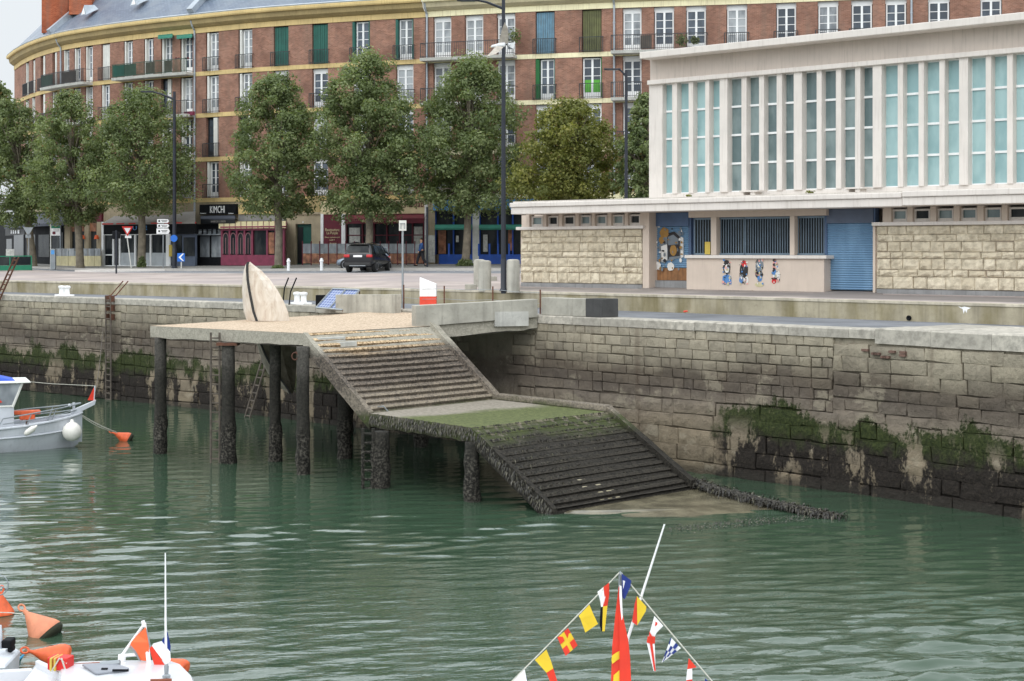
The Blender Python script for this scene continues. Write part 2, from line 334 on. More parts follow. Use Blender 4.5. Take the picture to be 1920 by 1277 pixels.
def leafm(name,a,b,c):
    t=NT(name); tone=t.n('ShaderNodeSeparateXYZ',{0:t.n('ShaderNodeTexCoord').outputs['UV']}).outputs[0]
    col=t.ramp(tone,[(0,a),(.5,b),(.93,c),(1,(.20,.13,.05))])
    m=t.done(col,.55,None,0,.3); 
    tr=t.n('ShaderNodeBsdfTranslucent',{'Color':t.mix(1,col,(1.3,1.4,.7),'MULTIPLY')}); mx=t.n('ShaderNodeMixShader',{0:.4}); out=t.t.nodes['Material Output']
    t.k(t.b.outputs[0],mx.inputs[1]); t.k(tr.outputs[0],mx.inputs[2]); t.k(mx.outputs[0],out.inputs[0]); return m
M['leaf']=leafm('plane_leaves',(.095,.126,.06),(.185,.23,.105),(.31,.35,.185)); M['leafy']=leafm('autumn_leaves',(.095,.115,.035),(.20,.21,.062),(.34,.32,.10))
mk('bark',lin(120,112,98),.9,.3,3,bump=.5,bs=12)
def solar():
    t=NT('solar_cells'); uv=t.n('ShaderNodeTexCoord').outputs['UV']
    b=t.n('ShaderNodeTexBrick',{'Vector':uv,'Color1':lin(74,92,142),'Color2':lin(82,100,150),'Mortar':lin(165,176,200),'Scale':1.,'Mortar Size':.012,'Brick Width':.16,'Row Height':.16},offset=0.)
    return t.done(b.outputs[0],.15,None,0,.6)
M['solar']=solar()
def water():
    t=NT('harbour_water'); w0=t.n('ShaderNodeNewGeometry').outputs['Position']
    mp=t.n('ShaderNodeMapping',{'Vector':t.n('ShaderNodeMapping',{'Vector':w0,'Rotation':(0,0,R(-14))}).outputs[0],'Scale':(2.6,7.,1)}).outputs[0]
    fine=t.noise(mp,1.,3,.5,.4); yy=t.n('ShaderNodeSeparateXYZ',{0:w0}).outputs[1]
    nr=t.n('ShaderNodeBump',{'Height':t.math('MULTIPLY',fine,t.mr(yy,50,26,.25,1.)),'Strength':1.,'Distance':.012}).outputs[0]
    n=t.noise(t.co('World',(.06,.06,1)),1.,3); return t.done(t.mix(n,(.034,.067,.040),(.049,.084,.052)),.03,nr,0,.5,IOR=1.52)
M['water']=water()
# ---------------------------------------------------------------- polylines
class Poly:
    def __init__(s,pts):
        s.p=[V((a,b,0)) for a,b in pts]; s.c=[0]
        for a,b in zip(s.p,s.p[1:]): s.c.append(s.c[-1]+(b-a).length)
        s.L=s.c[-1]
    def at(s,u):
        i=0
        while i<len(s.p)-2 and u>s.c[i+1]: i+=1
        t=(s.p[i+1]-s.p[i]).normalized(); n=V((t.y,-t.x,0))
        if n.y>0: n=-n
        return s.p[i]+t*(u-s.c[i]),t,n
    def q(s,u,z,out=0):
        p,t,n=s.at(u); p=p+n*out; return V((p.x,p.y,z))
    def px(s,px,out=0):
        lo,hi=0,s.L
        f=lambda u:(lambda p:960+F*p.x/p.y-px)(s.q(u,0,out))
        for _ in range(40):
            m=(lo+hi)/2
            if f(m)<0: lo=m
            else: hi=m
        return lo
    def depth(s,px): return s.q(s.px(px),0).y
QUAY=Poly([(-74,127),(-27.2,85.2),(-12.3,72.1),(1.256,57.95),(10.67,47.7),(13.87,43.6),(31,24)])
PAR=Poly([(-80,133),(-29.2,91),(-13.3,78.5),(.55,66.4),(9.2,57.4),(16,50.1),(38,27)])
def hermite(xs,ys):
    xs=list(xs); ys=list(ys); m=[(ys[min(i+1,len(xs)-1)]-ys[max(i-1,0)])/(xs[min(i+1,len(xs)-1)]-xs[max(i-1,0)]) for i in range(len(xs))]
    def f(x):
        if x<=xs[0]: return ys[0]+m[0]*(x-xs[0])
        if x>=xs[-1]: return ys[-1]+m[-1]*(x-xs[-1])
        i=max(k for k in range(len(xs)) if xs[k]<=x); i=min(i,len(xs)-2); h=xs[i+1]-xs[i]; t=(x-xs[i])/h
        return (2*t**3-3*t*t+1)*ys[i]+(t**3-2*t*t+t)*h*m[i]+(-2*t**3+3*t*t)*ys[i+1]+(t**3-t*t)*h*m[i+1]
    return f
YF=hermite([27,40,70,115,188,275,363,480,640,800,960,1153,1440,1590,1920],[142,138,132.6,128,124,120.6,118,114.9,112,109.7,107.6,105.6,103.5,102.2,99.8])
def slope(px): return .012+.006*min(1,max(0,(px-150)/500))
def gz(px,Y):
    d=PAR.depth(px); yk=YF(px)-12.2; z=ZP+slope(px)*max(0,min(Y,yk+14)-d)
    return z
def gp(px,Y,dz=0): return V(((px-960)*Y/F,Y,gz(px,Y)+dz))
def zb(px): return gz(px,YF(px))+.13   # pavement level at the facade
# ---------------------------------------------------------------- ground sheets
pxs=list(range(-900,2301,50))
def strip(name,mat,fa,fb,dz=0,n=4,pr=pxs):
    mb=MB(); rows=[]
    for i in range(n+1):
        rows.append([gp(p,fa(p)+(fb(p)-fa(p))*i/n,dz) for p in pr])
    mb.loft(rows); return struct(mb.build(name,mat,recalc=False))
def par_d(p): return PAR.depth(p) if -60<p<2000 else (PAR.depth(-60) if p<=-60 else PAR.depth(2000))
far=lambda p: YF(max(27,p))+60
YK=lambda p: max(YF(max(p,60))-12.2, par_d(p)+8)    # kerb line
YA=lambda p: max(par_d(p)+5, YK(p)-5.2)              # paving / asphalt line
_gz=gz
def gz(px,Y):
    px=min(max(px,-60),2000); d=par_d(px); return ZP+slope(px)*max(0,min(Y,YK(px)+14)-d)
strip('promenade_paving',M['paving'],lambda p:par_d(p)+.05,YA,0,4)
strip('road',M['asphalt'],YA,lambda p:YK(p)+.3,-.012,3)
strip('pavement',M['pave'],YK,lambda p:far(p),.13,4)
mb=MB(); mb.loft([[gp(p,YK(p),-.3) for p in pxs],[gp(p,YK(p),.134) for p in pxs],[gp(p,YK(p)+.25,.134) for p in pxs]]); struct(mb.build('kerb',M['kerb'],recalc=False))
mb=MB()
for p in range(-40,1000,26): mb.quad(gp(p,YK(p)-2.2,.004),gp(p+9,YK(p+9)-2.2,.004),gp(p+9,YK(p+9)-2.35,.004),gp(p,YK(p)-2.35,.004))
for p in range(-40,700,22):  mb.quad(gp(p,YA(p)+.25,.004),gp(p+22,YA(p+22)+.25,.004),gp(p+22,YA(p+22)+.12,.004),gp(p,YA(p)+.12,.004))
struct(mb.build('road_markings',M['roadpaint'],recalc=False))
# traffic island in front of the glass cafe
pts=[]
for k in range(28):
    a=2*math.pi*k/28; p=262+122*math.cos(a); Y=YK(250)-.2+1.9*math.sin(a); pts.append(gp(p,Y,0))
mb=MB(); mb.hexa([q-V((0,0,.2)) for q in pts],[q+V((0,0,.11)) for q in pts]); struct(mb.build('traffic_island',M['islandc']))
# lower quay strip behind the coping
us=[QUAY.L*i/120 for i in range(121)]
def clos(u):   # matching point on the retaining wall line
    p,t,n=QUAY.at(u); best=min((PAR.q(PAR.L*i/400,0) for i in range(401)),key=lambda q:abs((q-p).dot(t))+ (0 if (q-p).dot(n)<0 else 99)); return best
mb=MB(); mb.loft([[QUAY.q(u,ZQ,-.75) for u in us],[(lambda q:V((q.x,q.y,ZQ+.01)))(clos(u)) for u in us]]); struct(mb.build('quay_asphalt',M['asphalt2'],recalc=False))
# retaining wall (concrete, with a lighter cap)
pu=[PAR.L*i/100 for i in range(101)]
rw=thing('retaining_wall',PAR.q(PAR.px(960),ZQ),'long low concrete retaining wall streaked green, between the lower quay and the promenade','wall')
mb=MB(); 
def bar(mb,poly,us,o0,o1,z0,z1):
    mb.loft([[poly.q(u,z0,o1) for u in us],[poly.q(u,z1,o1) for u in us],[poly.q(u,z1,o0) for u in us],[poly.q(u,z0,o0) for u in us]])
bar(mb,PAR,pu,-.6,.0,ZQ-.3,ZP-.07); mb.build('wall_face',M['retain'],rw,recalc=False)
mb=MB(); bar(mb,PAR,pu,-.62,.03,ZP-.07,ZP+.012); mb.build('wall_cap',M['cap'],rw,recalc=False)
# ---------------------------------------------------------------- quay wall of separate stones
def blocks(mb,fr,s0,s1,courses,gap=.02,dep=.12,bev=.025,jit=.012,wob=0,skip=None):
    for (z0,z1,w0,w1) in courses:
        s=s0-random.uniform(0,w1)
        while s<s1:
            w=random.uniform(w0,w1); a,b=max(s,s0)+gap/2,min(s+w,s1)-gap/2
            if b-a>.08 and not (skip and skip((a+b)/2,(z0+z1)/2)):
                gg=gap*random.uniform(.3,1.7)*(3 if random.random()<.08 else 1); a,b=max(s,s0)+gg/2,min(s+w,s1)-gg/2; j=lambda k=1:random.uniform(-jit,jit)*k
                mb.tone=random.random(); o=random.uniform(-.012,.012)*(1+wob*3)
                za,zc=z0+gg/2,z1-gg/2
                c=[(a+j(),za+j()),(b+j(),za+j()),(b+j(),zc+j()),(a+j(),zc+j())]
                bv=bev*random.uniform(.6,1.4); cm=[( (a+b)/2,(za+zc)/2)]
                inn=[(x+(bv if x<cm[0][0] else -bv),y+(bv if y<cm[0][1] else -bv)) for x,y in c]
                if wob:   # rough ashlar: front grid with bulge
                    nx=max(2,min(7,int((b-a)/.16)));ny=3;pts=[]
                    for yy in range(ny+1):
                        for xx in range(nx+1):
                            u=xx/nx;v=yy/ny
                            x=(inn[0][0]*(1-u)+inn[1][0]*u)*(1-v)+(inn[3][0]*(1-u)+inn[2][0]*u)*v
                            y=(inn[0][1]*(1-u)+inn[1][1]*u)*(1-v)+(inn[3][1]*(1-u)+inn[2][1]*u)*v
                            e=0 if xx in(0,nx) or yy in(0,ny) else 1
                            pts.append(fr(x,y,o+(wob*random.uniform(.25,1.2) if e else wob*random.uniform(-.25,.25))))
                    mb.add(pts,[(yy*(nx+1)+xx,yy*(nx+1)+xx+1,(yy+1)*(nx+1)+xx+1,(yy+1)*(nx+1)+xx) for yy in range(ny) for xx in range(nx)])
                else: mb.add([fr(x,y,o+j(.6)) for x,y in inn],[(0,1,2,3)])
                mb.add([fr(x,y,o) for x,y in inn]+[fr(x,y,o-bev*1.2) for x,y in c]+[fr(x,y,-dep) for x,y in c],
                    [(i,(i+1)%4,4+(i+1)%4,4+i) for i in range(4)]+[(4+i,4+(i+1)%4,8+(i+1)%4,8+i) for i in range(4)])
            s+=w
    mb.tone=.3
qw=thing('quay_wall',QUAY.q(QUAY.px(1100),0),'tall tidal harbour wall of stone blocks with algae and black weed at its foot','wall')
fq=lambda s,z,o: QUAY.q(s,z,o-.04)
mb=MB(); mb.tone=.25; uu=[QUAY.L*i/60 for i in range(61)]
n0,n1=QUAY.px(866),QUAY.px(958); NZ0,NZ1=.9,4.25  # recess added to the wall so it goes dark under the gangway
for a,b,za,zc in ((0,n0,-2,ZQ-.2),(n1,QUAY.L,-2,ZQ-.2),(n0,n1,-2,NZ0),(n0,n1,NZ1,ZQ-.2)):
    sg=[a+(b-a)*i/30 for i in range(31)]; mb.loft([[QUAY.q(u,za,-.13) for u in sg],[QUAY.q(u,zc,-.13) for u in sg]])
mb.loft([[QUAY.q(n0,z,o) for z,o in ((NZ0,-.1),(NZ0,-3.4),(NZ1,-3.4),(NZ1,-.1))],[QUAY.q(n1,z,o) for z,o in ((NZ0,-.1),(NZ0,-3.4),(NZ1,-3.4),(NZ1,-.1))]],closed=True)
for u in (n0,n1): mb.quad(QUAY.q(u,NZ0,-.1),QUAY.q(u,NZ0,-3.4),QUAY.q(u,NZ1,-3.4),QUAY.q(u,NZ1,-.1))
mb.quad(QUAY.q(n0,NZ0,-3.4),QUAY.q(n1,NZ0,-3.4),QUAY.q(n1,NZ1,-3.4),QUAY.q(n0,NZ1,-3.4)); shade_niche=lambda s,z: n0<s<n1 and NZ0<z<NZ1

mb.loft([[QUAY.q(u,ZQ-.02,-.8) for u in uu],[QUAY.q(u,ZQ-1.2,-.8) for u in uu]])
def up(a,b,h,w0,w1):
    r=[];z=b
    while z>a+.05:
        hh=h*random.uniform(.85,1.15); r.append((max(a,z-hh),z,w0,w1)); z-=hh
    return r
sA=QUAY.px(225); sB=QUAY.px(1000); sC=QUAY.px(1560); sD=QUAY.px(1640)
T0=ZQ-.27
blocks(mb,fq,4,sA,up(2.3,T0,.40,.4,1.1)+up(-.6,2.3,.5,.5,1.6),.016,wob=.012,jit=.02)
blocks(mb,fq,sA,sB,up(2.3,T0,.40,.4,1.1)+up(-.6,2.3,.5,.5,1.6),.016,wob=.012,jit=.02,skip=shade_niche)
mk('maroon2',lin(112,88,78),.9,.2,6,bump=.4)
blocks(mb,fq,sB,sC,up(2.35,T0,.335,.38,.85),.016,bev=.018,jit=.018,wob=.008)
blocks(mb,fq,sB,sC+1,up(-.6,2.35,.48,.5,1.9),.01,bev=.014,jit=.04,wob=.024)
blocks(mb,fq,sC,QUAY.L,up(2.2,T0-.2,.4,.5,1.4),.014,bev=.014,jit=.035,wob=.016)
blocks(mb,fq,sC+1,QUAY.L,up(-.6,2.2,.45,.5,1.8),.01,bev=.014,jit=.04,wob=.024)
mb.build('masonry',M['tide'],qw,recalc=False)
mb=MB()
def cop(s0,s1,w0,w1,h,dp,top):
    s=s0
    while s<s1:
        w=random.uniform(w0,w1); a,b=s+.006,min(s+w,s1)-.006; mb.tone=random.random(); zt=top+random.uniform(-.008,.008); o=random.uniform(-.012,.012)
        r=.035
        pr=[(-dp,zt-.1),(-dp,zt),(-r+o,zt),(o,zt-r),(o,zt-h),(-dp*.6,zt-h)]
        mb.loft([[QUAY.q(a,z,x) for x,z in pr],[QUAY.q(b,z,x) for x,z in pr]],closed=True,cap=True)
        s+=w
cop(3,sD,.75,1.5,.29,.85,ZQ+.012); cop(sD,QUAY.L,1.5,2.6,.46,1.6,ZQ+.05)
mb.build('coping',M['coping'],qw)
mb=MB()
for i in range(8):
    mb.tone=random.random(); s=sD+random.uniform(-.4,.5) if i<5 else sD+random.uniform(.5,1.2); z=T0-.35-random.randint(0,3)*.085
    p,t,n=QUAY.at(s); mb.box(QUAY.q(s,z,.0),(.22,.1,.07),t,n,Z)
mb.build('brick_patch',M['maroon2'],qw)
# slabs on the strip at the right
mb=MB(); s=sD
while s<QUAY.L-1:
    w=random.uniform(1.6,2.4)
    for k,(o0,o1) in enumerate(((-1.62,-2.9),(-2.92,-4.2))):
        mb.tone=random.random(); a,b=s+.012,s+w-.012; zt=ZQ+.045
        mb.hexa([QUAY.q(a,ZQ-.1,o0),QUAY.q(b,ZQ-.1,o0),QUAY.q(b,ZQ-.1,o1),QUAY.q(a,ZQ-.1,o1)],[QUAY.q(a,zt,o0),QUAY.q(b,zt,o0),QUAY.q(b,zt,o1),QUAY.q(a,zt,o1)])
    s+=w
struct(mb.build('stone_slabs',M['coping']))
# water and the deep ground below the promenade
# water: a rippled sheet (sum of small waves whose crests run nearly across the view)
rw_=np.random.RandomState(21); NR,NCW=1150,560
ys=19*np.exp(np.linspace(0,1,NR)**1.0*math.log(128/19.)); cu=np.linspace(-1,1,NCW)
YY=np.repeat(ys[:,None],NCW,1); XX=cu[None,:]*(.47*YY+7)
HH=np.zeros_like(XX); 
def vnoise(x,y,s,seed):
    r=np.random.RandomState(seed); h=np.zeros_like(x)
    for k in range(9): a=r.uniform(0,6.28); f=s*r.uniform(.5,1.6); h+=np.sin(x*math.cos(a)*f+y*math.sin(a)*f*1.5+r.uniform(0,6.28))
    return h/3.
WF=[vnoise(XX,YY,.3,k) for k in range(7)]
for k in range(110):
    lam=.11*(1.45/.11)**rw_.uniform(); th=R(90+14)+rw_.normal(0,R(18)); kk=2*math.pi/lam; cutoff=np.clip((lam/(YY*.0058)-.7)/1.2,0,1)
    HH+=cutoff*np.sin(kk*(XX*math.cos(th)+YY*math.sin(th))+rw_.uniform(0,6.28)+.6*WF[k%7])*(.0150/kk)*(1 if lam>.3 else .8)
amp=np.clip(1.0+.55*vnoise(XX,YY,.16,99),.25,2.0)*np.interp(YY,[19,28,36,46,60,90],[2.3,2.1,1.2,.42,.24,.2])*np.interp(XX/YY,[-.32,-.2,.1,.32],[1.1,1.0,1.0,.8])
HH=HH*amp
HH=HH+np.abs(HH)*.2
me=bpy.data.meshes.new('water'); nv=NR*NCW; co_=np.stack([XX,YY,HH],2).reshape(-1,3).astype(np.float32); me.vertices.add(nv); me.vertices.foreach_set('co',co_.ravel())
ii=np.arange(NR*NCW,dtype=np.int32).reshape(NR,NCW); qd_=np.stack([ii[:-1,:-1],ii[:-1,1:],ii[1:,1:],ii[1:,:-1]],2).reshape(-1,4); nq_=len(qd_)
me.loops.add(nq_*4); me.loops.foreach_set('vertex_index',qd_.ravel()); me.polygons.add(nq_); me.polygons.foreach_set('loop_start',np.arange(0,nq_*4,4,dtype=np.int32)); me.polygons.foreach_set('loop_total',np.full(nq_,4,dtype=np.int32)); me.polygons.foreach_set('use_smooth',np.ones(nq_,dtype=bool))
me.update(calc_edges=True); me.materials.append(M['water']); wo=bpy.data.objects.new('water',me); COL.objects.link(wo); struct(wo); OFF[wo.name]=V((0,0,0))
mb=MB(); mb.quad(V((-400,-120,-.35)),V((400,-120,-.35)),V((400,300,-.35)),V((-400,300,-.35))); struct(mb.build('water',M['water'],recalc=False))
mb=MB(); mb.quad(V((-700,110,4.5)),V((700,110,4.5)),V((700,1500,4.5)),V((-700,1500,4.5))); struct(mb.build('far_ground',M['pave'],recalc=False))
# ---------------------------------------------------------------- curved brick apartment buildings
ZFL=[E+3.87,E+6.86,E+10.09,E+13.16]; ZTOP=[E+6.54,E+9.77,E+12.84,E+16.0]; ZGT=E+3.55
CH=.30
class Facade:
    def pt(s,px,z,out=0,Yo=0):
        Y=YF(px); x=(px-960)*Y/F
        e=2.; a=V(((px-e-960)*YF(px-e)/F,YF(px-e),0)); b=V(((px+e-960)*YF(px+e)/F,YF(px+e),0)); t=(b-a).normalized(); n=V((t.y,-t.x,0))
        return V((x,Y,z))+n*out
    def fr(s,px):
        a=s.pt(px-1,0); b=s.pt(px+1,0); t=(b-a).normalized(); return t,V((t.y,-t.x,0))
FC=Facade()
_arc={}
def arc(px):
    k=round(px,1)
    if k not in _arc:
        a=0;p=27.
        while p<px-1e-6:
            q=min(p+8,px); a+=(FC.pt(q,0)-FC.pt(p,0)).length; p=q
        _arc[k]=a
    return _arc[k]
WL=[(48,54,'w'),(60,66,'x'),(76,85,'d'),(98,107,'d'),(119,130,'w'),(139,151,'w'),(160,174,'w'),(190,206,'x'),(232,249,'w'),(270,288,'w'),(302,323,'w'),(338,361,'w'),(386,410,'w'),(447,473,'w'),(513,541,'g'),(585,615,'g'),(661,693,'p'),(742,775,'p')]
WR=[(812,846,'n'),(871,906,'n'),(931,966,'n'),(1004,1040,'b'),(1091,1128,'o'),(1167,1203,'n'),(1226,1264,'n'),(1286,1324,'n'),(1362,1401,'n'),(1455,1493,'n'),(1533,1572,'n'),(1596,1636,'n'),(1660,1700,'n'),(1740,1781,'n'),(1838,1879,'n'),(1925,1966,'n')]
def building(name,label,wins,p0,p1,band,corn,cornd,balcs,lower):
    T=thing(name,FC.pt((p0+p1)/2,zb((p0+p1)/2)),label,'building')
    edges=sorted({p0,p1}|{w[0] for w in wins}|{w[1] for w in wins})
    ed=[]
    for a,b in zip(edges,edges[1:]):
        n=max(1,int((b-a)/25)); ed+= [a+(b-a)*i/n for i in range(n)]
    ed.append(p1); isw=lambda a,b:any(w[0]-.01<=a and b<=w[1]+.01 for w in wins)
    mb=MB(); RC=-.32
    def wq(a,b,z0,z1,o0=0,o1=0): mb.quad(FC.pt(a,z0,o0),FC.pt(b,z0,o1),FC.pt(b,z1,o1),FC.pt(a,z1,o0),[(arc(a),z0),(arc(b),z0),(arc(b),z1),(arc(a),z1)])
    for a,b in zip(ed,ed[1:]):
        for f in range(4):
            if not isw(a,b): wq(a,b,ZFL[f]-CH,ZTOP[f]+.02)
            else: wq(a,b,ZFL[f]-CH,ZFL[f]-.02)
        wq(a,b,ZTOP[3]-.02,ZTOP[3]+.4)
    for (a,b,k) in wins:
        for f in range(4):
            for e,sg in ((a,1),(b,-1)):
                p,q=FC.pt(e,ZFL[f]-.05),FC.pt(e,ZFL[f]-.05,RC); h=V((0,0,ZTOP[f]-ZFL[f]+.08))
                mb.quad(p,q,q+h,p+h,[(0,0),(.32,0),(.32,3),(0,3)])
            mb.quad(FC.pt(a,ZTOP[f],0),FC.pt(b,ZTOP[f],0),FC.pt(b,ZTOP[f],RC),FC.pt(a,ZTOP[f],RC)); mb.quad(FC.pt(a,ZFL[f]-.01,.02),FC.pt(b,ZFL[f]-.01,.02),FC.pt(b,ZFL[f]-.01,RC),FC.pt(a,ZFL[f]-.01,RC))
    if p0<30:   # the far end turns the corner
        c=[FC.pt(p0,0),FC.pt(p0,0)+V((-.4,3,0)),FC.pt(p0,0)+V((.6,9,0)),FC.pt(p0,0)+V((4,18,0))]
        u=0
        for q,r in zip(c,c[1:]):
            l=(r-q).length; z0,z1=E-1.2,E+16.4; mb.quad(q+V((0,0,z0)),r+V((0,0,z0)),r+V((0,0,z1)),q+V((0,0,z1)),[(u,z0),(u+l,z0),(u+l,z1),(u,z1)]); u+=l
    mb.build('brick_wall',M['brick'],T,recalc=False)
    # dark rooms behind the openings
    mb=MB(); mb.loft([[FC.pt(p,E+3,-.9) for p in ed],[FC.pt(p,E+16.2,-.9) for p in ed]]); mb.build('interior',M['dark'],T,recalc=False)
    ps=[p0+(p1-p0)*i/60 for i in range(61)]
    def band_(z0,z1,o,m,nm):
        mb=MB(); mb.loft([[FC.pt(p,z0,-.3) for p in ps],[FC.pt(p,z0,o) for p in ps],[FC.pt(p,z1,o) for p in ps],[FC.pt(p,z1,-.3) for p in ps]]); return mb.build(nm,m,T,recalc=False)
    for f in range(4): band_(ZTOP[f-1] if f else ZGT,ZFL[f]-.012,.035,band,'floor_band')
    band_(E+16.0,E+16.38,.05,band,'floor_band')
    # moulded cornice
    pr=[(.05,16.38),(.16,16.42),(.42,16.62),(.50,16.95),(.52,16.97)]; mb=MB(); mb.loft([[FC.pt(p,E+z,o) for p in ps] for o,z in pr]); mb.build('cornice',cornd,T,recalc=False)
    pr=[(.52,16.95),(.66,16.97),(.70,17.06),(.70,17.22),(.55,17.3),(.2,17.3)]; mb=MB(); mb.loft([[FC.pt(p,E+z,o) for p in ps] for o,z in pr]); mb.build('cornice_edge',corn,T,recalc=False)
    pr=[(.62,17.26),(.66,17.33),(.5,17.42),(.42,17.36)]; mb=MB(); mb.loft([[FC.pt(p,E+z,o) for p in ps] for o,z in pr]); mb.build('gutter',M['zinc'],T,recalc=False)
    # slate roof
    rows=[(.45,17.36),(-2,19.6),(-5,22.4),(-9,25.6)]; mb=MB(); vs=[];us=[]
    rp=lambda p,o,z: FC.pt(p,E+z,.45)+ (FC.fr(p)[1] if p>60 else (FC.fr(p)[1]*.6+V((-.0,-1,0))*.4).normalized())*(o-.45)
    rows_=[[rp(p,o,z) for p in ps] for o,z in rows]; uv=[(arc(p),k*3.6) for k in range(4) for p in ps]; mb.loft(rows_,uvs=uv)
    # ground storey wall
    mb.build('roof',M['slate'],T,recalc=False)
    mb=MB(); mb.loft([[FC.pt(p,zb(p)-.6,-.02) for p in ps],[FC.pt(p,ZGT+.05,-.02) for p in ps]]); mb.build('ground_storey',M['stonebeige'],T,recalc=False)
    # windows
    for i,(a,b,k) in enumerate(wins):
        for f in range(4):
            kk=k if f==3 else lower(i,f,k)
            window(T,a,b,ZFL[f],ZTOP[f],kk)
            if not any(x<=a+2 and b-2<=y and f==g for x,y,g,*_ in balcs): railing(T,a-1.2*(b-a)/20-1,b+1.2*(b-a)/20+1,ZFL[f]-.02,.2,1.0,M['rail'])
    for bl in balcs: balcony(T,*bl)
    return T
def fb(mb,pa,pb,z0,z1,o0,o1):
    mb.hexa([FC.pt(pa,z0,o0),FC.pt(pb,z0,o0),FC.pt(pb,z0,o1),FC.pt(pa,z0,o1)],[FC.pt(pa,z1,o0),FC.pt(pb,z1,o0),FC.pt(pb,z1,o1),FC.pt(pa,z1,o1)])
rng=random.Random(3)
def window(T,a,b,z0,z1,k):
    w=b-a; L=lambda u:a+w*u; o=-.24
    if k in 'gbox':
        m={'g':M['sh_green'],'b':M['sh_blue'],'o':M['sh_olive'],'x':M['offwhite']}[k]; mb=MB()
        n=8
        for i in range(n): fb(mb,L(.04+.92*i/n),L(.04+.92*(i+.86)/n),z0+.04,z1-.08,-.17+.012*(i%2),-.12+.012*(i%2))
        fb(mb,L(.03),L(.97),z0+.04,z1-.08,-.2,-.165)
        mb.build('closed_shutter',m,T); return
    l,r=(.26,.97) if k=='w' else ((.16,.93) if k=='p' else ((.24,.97) if k=='h' else (.03,.97)))
    zt=z1-(.28 if k=='n' else .06); mb=MB()
    fw=.055/max(.4,1.3)*1.0; fx=.07
    for u0,u1 in ((l,l+fx),(r-fx,r),((l+r)/2-fx*.75,(l+r)/2+fx*.75)): fb(mb,L(u0),L(u1),z0+.03,zt,o-.05,o+.03)
    fb(mb,L(l+fx),L(r-fx),zt-.09,zt,o-.045,o+.025); fb(mb,L(l+fx),L(r-fx),z0+.03,z0+.42,o-.045,o+.02)
    if k=='n': fb(mb,L(.0),L(1),zt+.005,z1-.01,o-.05,o+.02)
    h=zt-.09-(z0+.42)
    for j in range(1,4): zz=z0+.42+h*j/4; fb(mb,L(l+fx),L(r-fx),zz-.02,zz+.02,o-.03,o+.01)
    wo=mb.build('window',M['white'] if k!='d' else M['dark'],T,recalc=False)
    mb=MB(); mb.tone=rng.random(); mb.quad(FC.pt(L(l),z0+.04,o-.02),FC.pt(L(r),z0+.04,o-.02),FC.pt(L(r),zt,o-.02),FC.pt(L(l),zt,o-.02)); mb.build('pane',M['glass_c'] if rng.random()<.42 and k!='d' else M['glass'],wo,recalc=False)
    if k=='k':
        mb=MB(); fb(mb,L(.12),L(.46),z0+.43,z0+1.25,o+.012,o+.02); fb(mb,L(.54),L(.88),z0+.43,z0+1.25,o+.012,o+.02); mb.build('curtain',M['cloth_green'],wo)
    def leaf(e,out,m,wd=.0):
        mb=MB(); fb(mb,e,e+w*wd,z0+.04,zt,-.26,out); mb.build('shutter',m,T)
    if k=='w': leaf(L(.10),-.02,M['offwhite'],.12)
    if k=='d': leaf(L(.6),.0,M['offwhite'],.3)
    if k=='p': leaf(L(.0),.03,M['sh_green'],.13); leaf(L(.95),.03,M['sh_green'],.06)
    if k=='h': leaf(L(.02),.02,M['sh_grn2'],.18); leaf(L(.98),.02,M['sh_green'],.03)
    if k=='k': leaf(L(.97),.02,M['sh_grn2'],.04)
def railing(T,pa,pb,z,o,h,m,nm='railing',step=.13,par=None):
    mb=MB(); a,b=FC.pt(pa,z,o),FC.pt(pb,z,o); L=(b-a).length; n=max(4,int(L/step)); n_=FC.fr((pa+pb)/2)[1]; t=(b-a).normalized()
    if L>6: cut=[pa+(pb-pa)*i/8 for i in range(9)]
    else: cut=[pa,pb]
    for q,r in zip(cut,cut[1:]):
        A,B=FC.pt(q,z,o),FC.pt(r,z,o); tt=(B-A)
        for zz,th in ((h,.045),(.1,.03)): mb.box((A+B)/2+V((0,0,zz)),(tt.length,.03,th),tt.normalized(),n_,Z)
    for i in range(n+1):
        p=FC.pt(pa+(pb-pa)*i/n,z,o); mb.box(p+V((0,0,h/2)),(.024 if i not in (0,n) else .05,.024,h),t,n_,Z)
    for e in (pa,pb):
        c=FC.pt(e,z,o/2)
        for zz in (h,.1): mb.box(c+V((0,0,zz)),(.03,o,.035),t,n_,Z)
    return mb.build(nm,m,par or T,recalc=False)
def balcony(T,pa,pb,f,m,panel=None,dz=0):
    mb=MB(); z=ZFL[f]-.12; ps=[pa+(pb-pa)*i/8 for i in range(9)]
    mb.loft([[FC.pt(p,z-.14,0) for p in ps],[FC.pt(p,z-.14,.95) for p in ps],[FC.pt(p,z+.06,1.0) for p in ps],[FC.pt(p,z+.06,0) for p in ps]])
    for p in (pa,pb): mb.quad(FC.pt(p,z-.14,0),FC.pt(p,z-.14,.95),FC.pt(p,z+.06,1.0),FC.pt(p,z+.06,0))
    b=mb.build('balcony',M['conc_slab'],T,recalc=False); railing(T,pa+.5,pb-.5,z+.06,.9,1.0,m,par=b)
    if panel:
        for (u,v,mm) in panel: 
            mb=MB(); fb(mb,u,v,z+.12,z+1.0,.86,.875); mb.build('balcony_screen',mm,b)
t_gm=MB
def low_l(i,f,k):
    return 'n' if k in 'gp' else ('w' if rng.random()<.75 else 'd') if k!='x' else ('x' if rng.random()<.3 else 'w')
def low_r(i,f,k):
    if f==2 and i==3: return 'h'
    if f==2 and i==4: return 'k'
    return 'n'
mk('mesh_green',lin(70,92,80),.7,.2,2); mk('mesh_brown',lin(92,84,76),.7,.2,2)
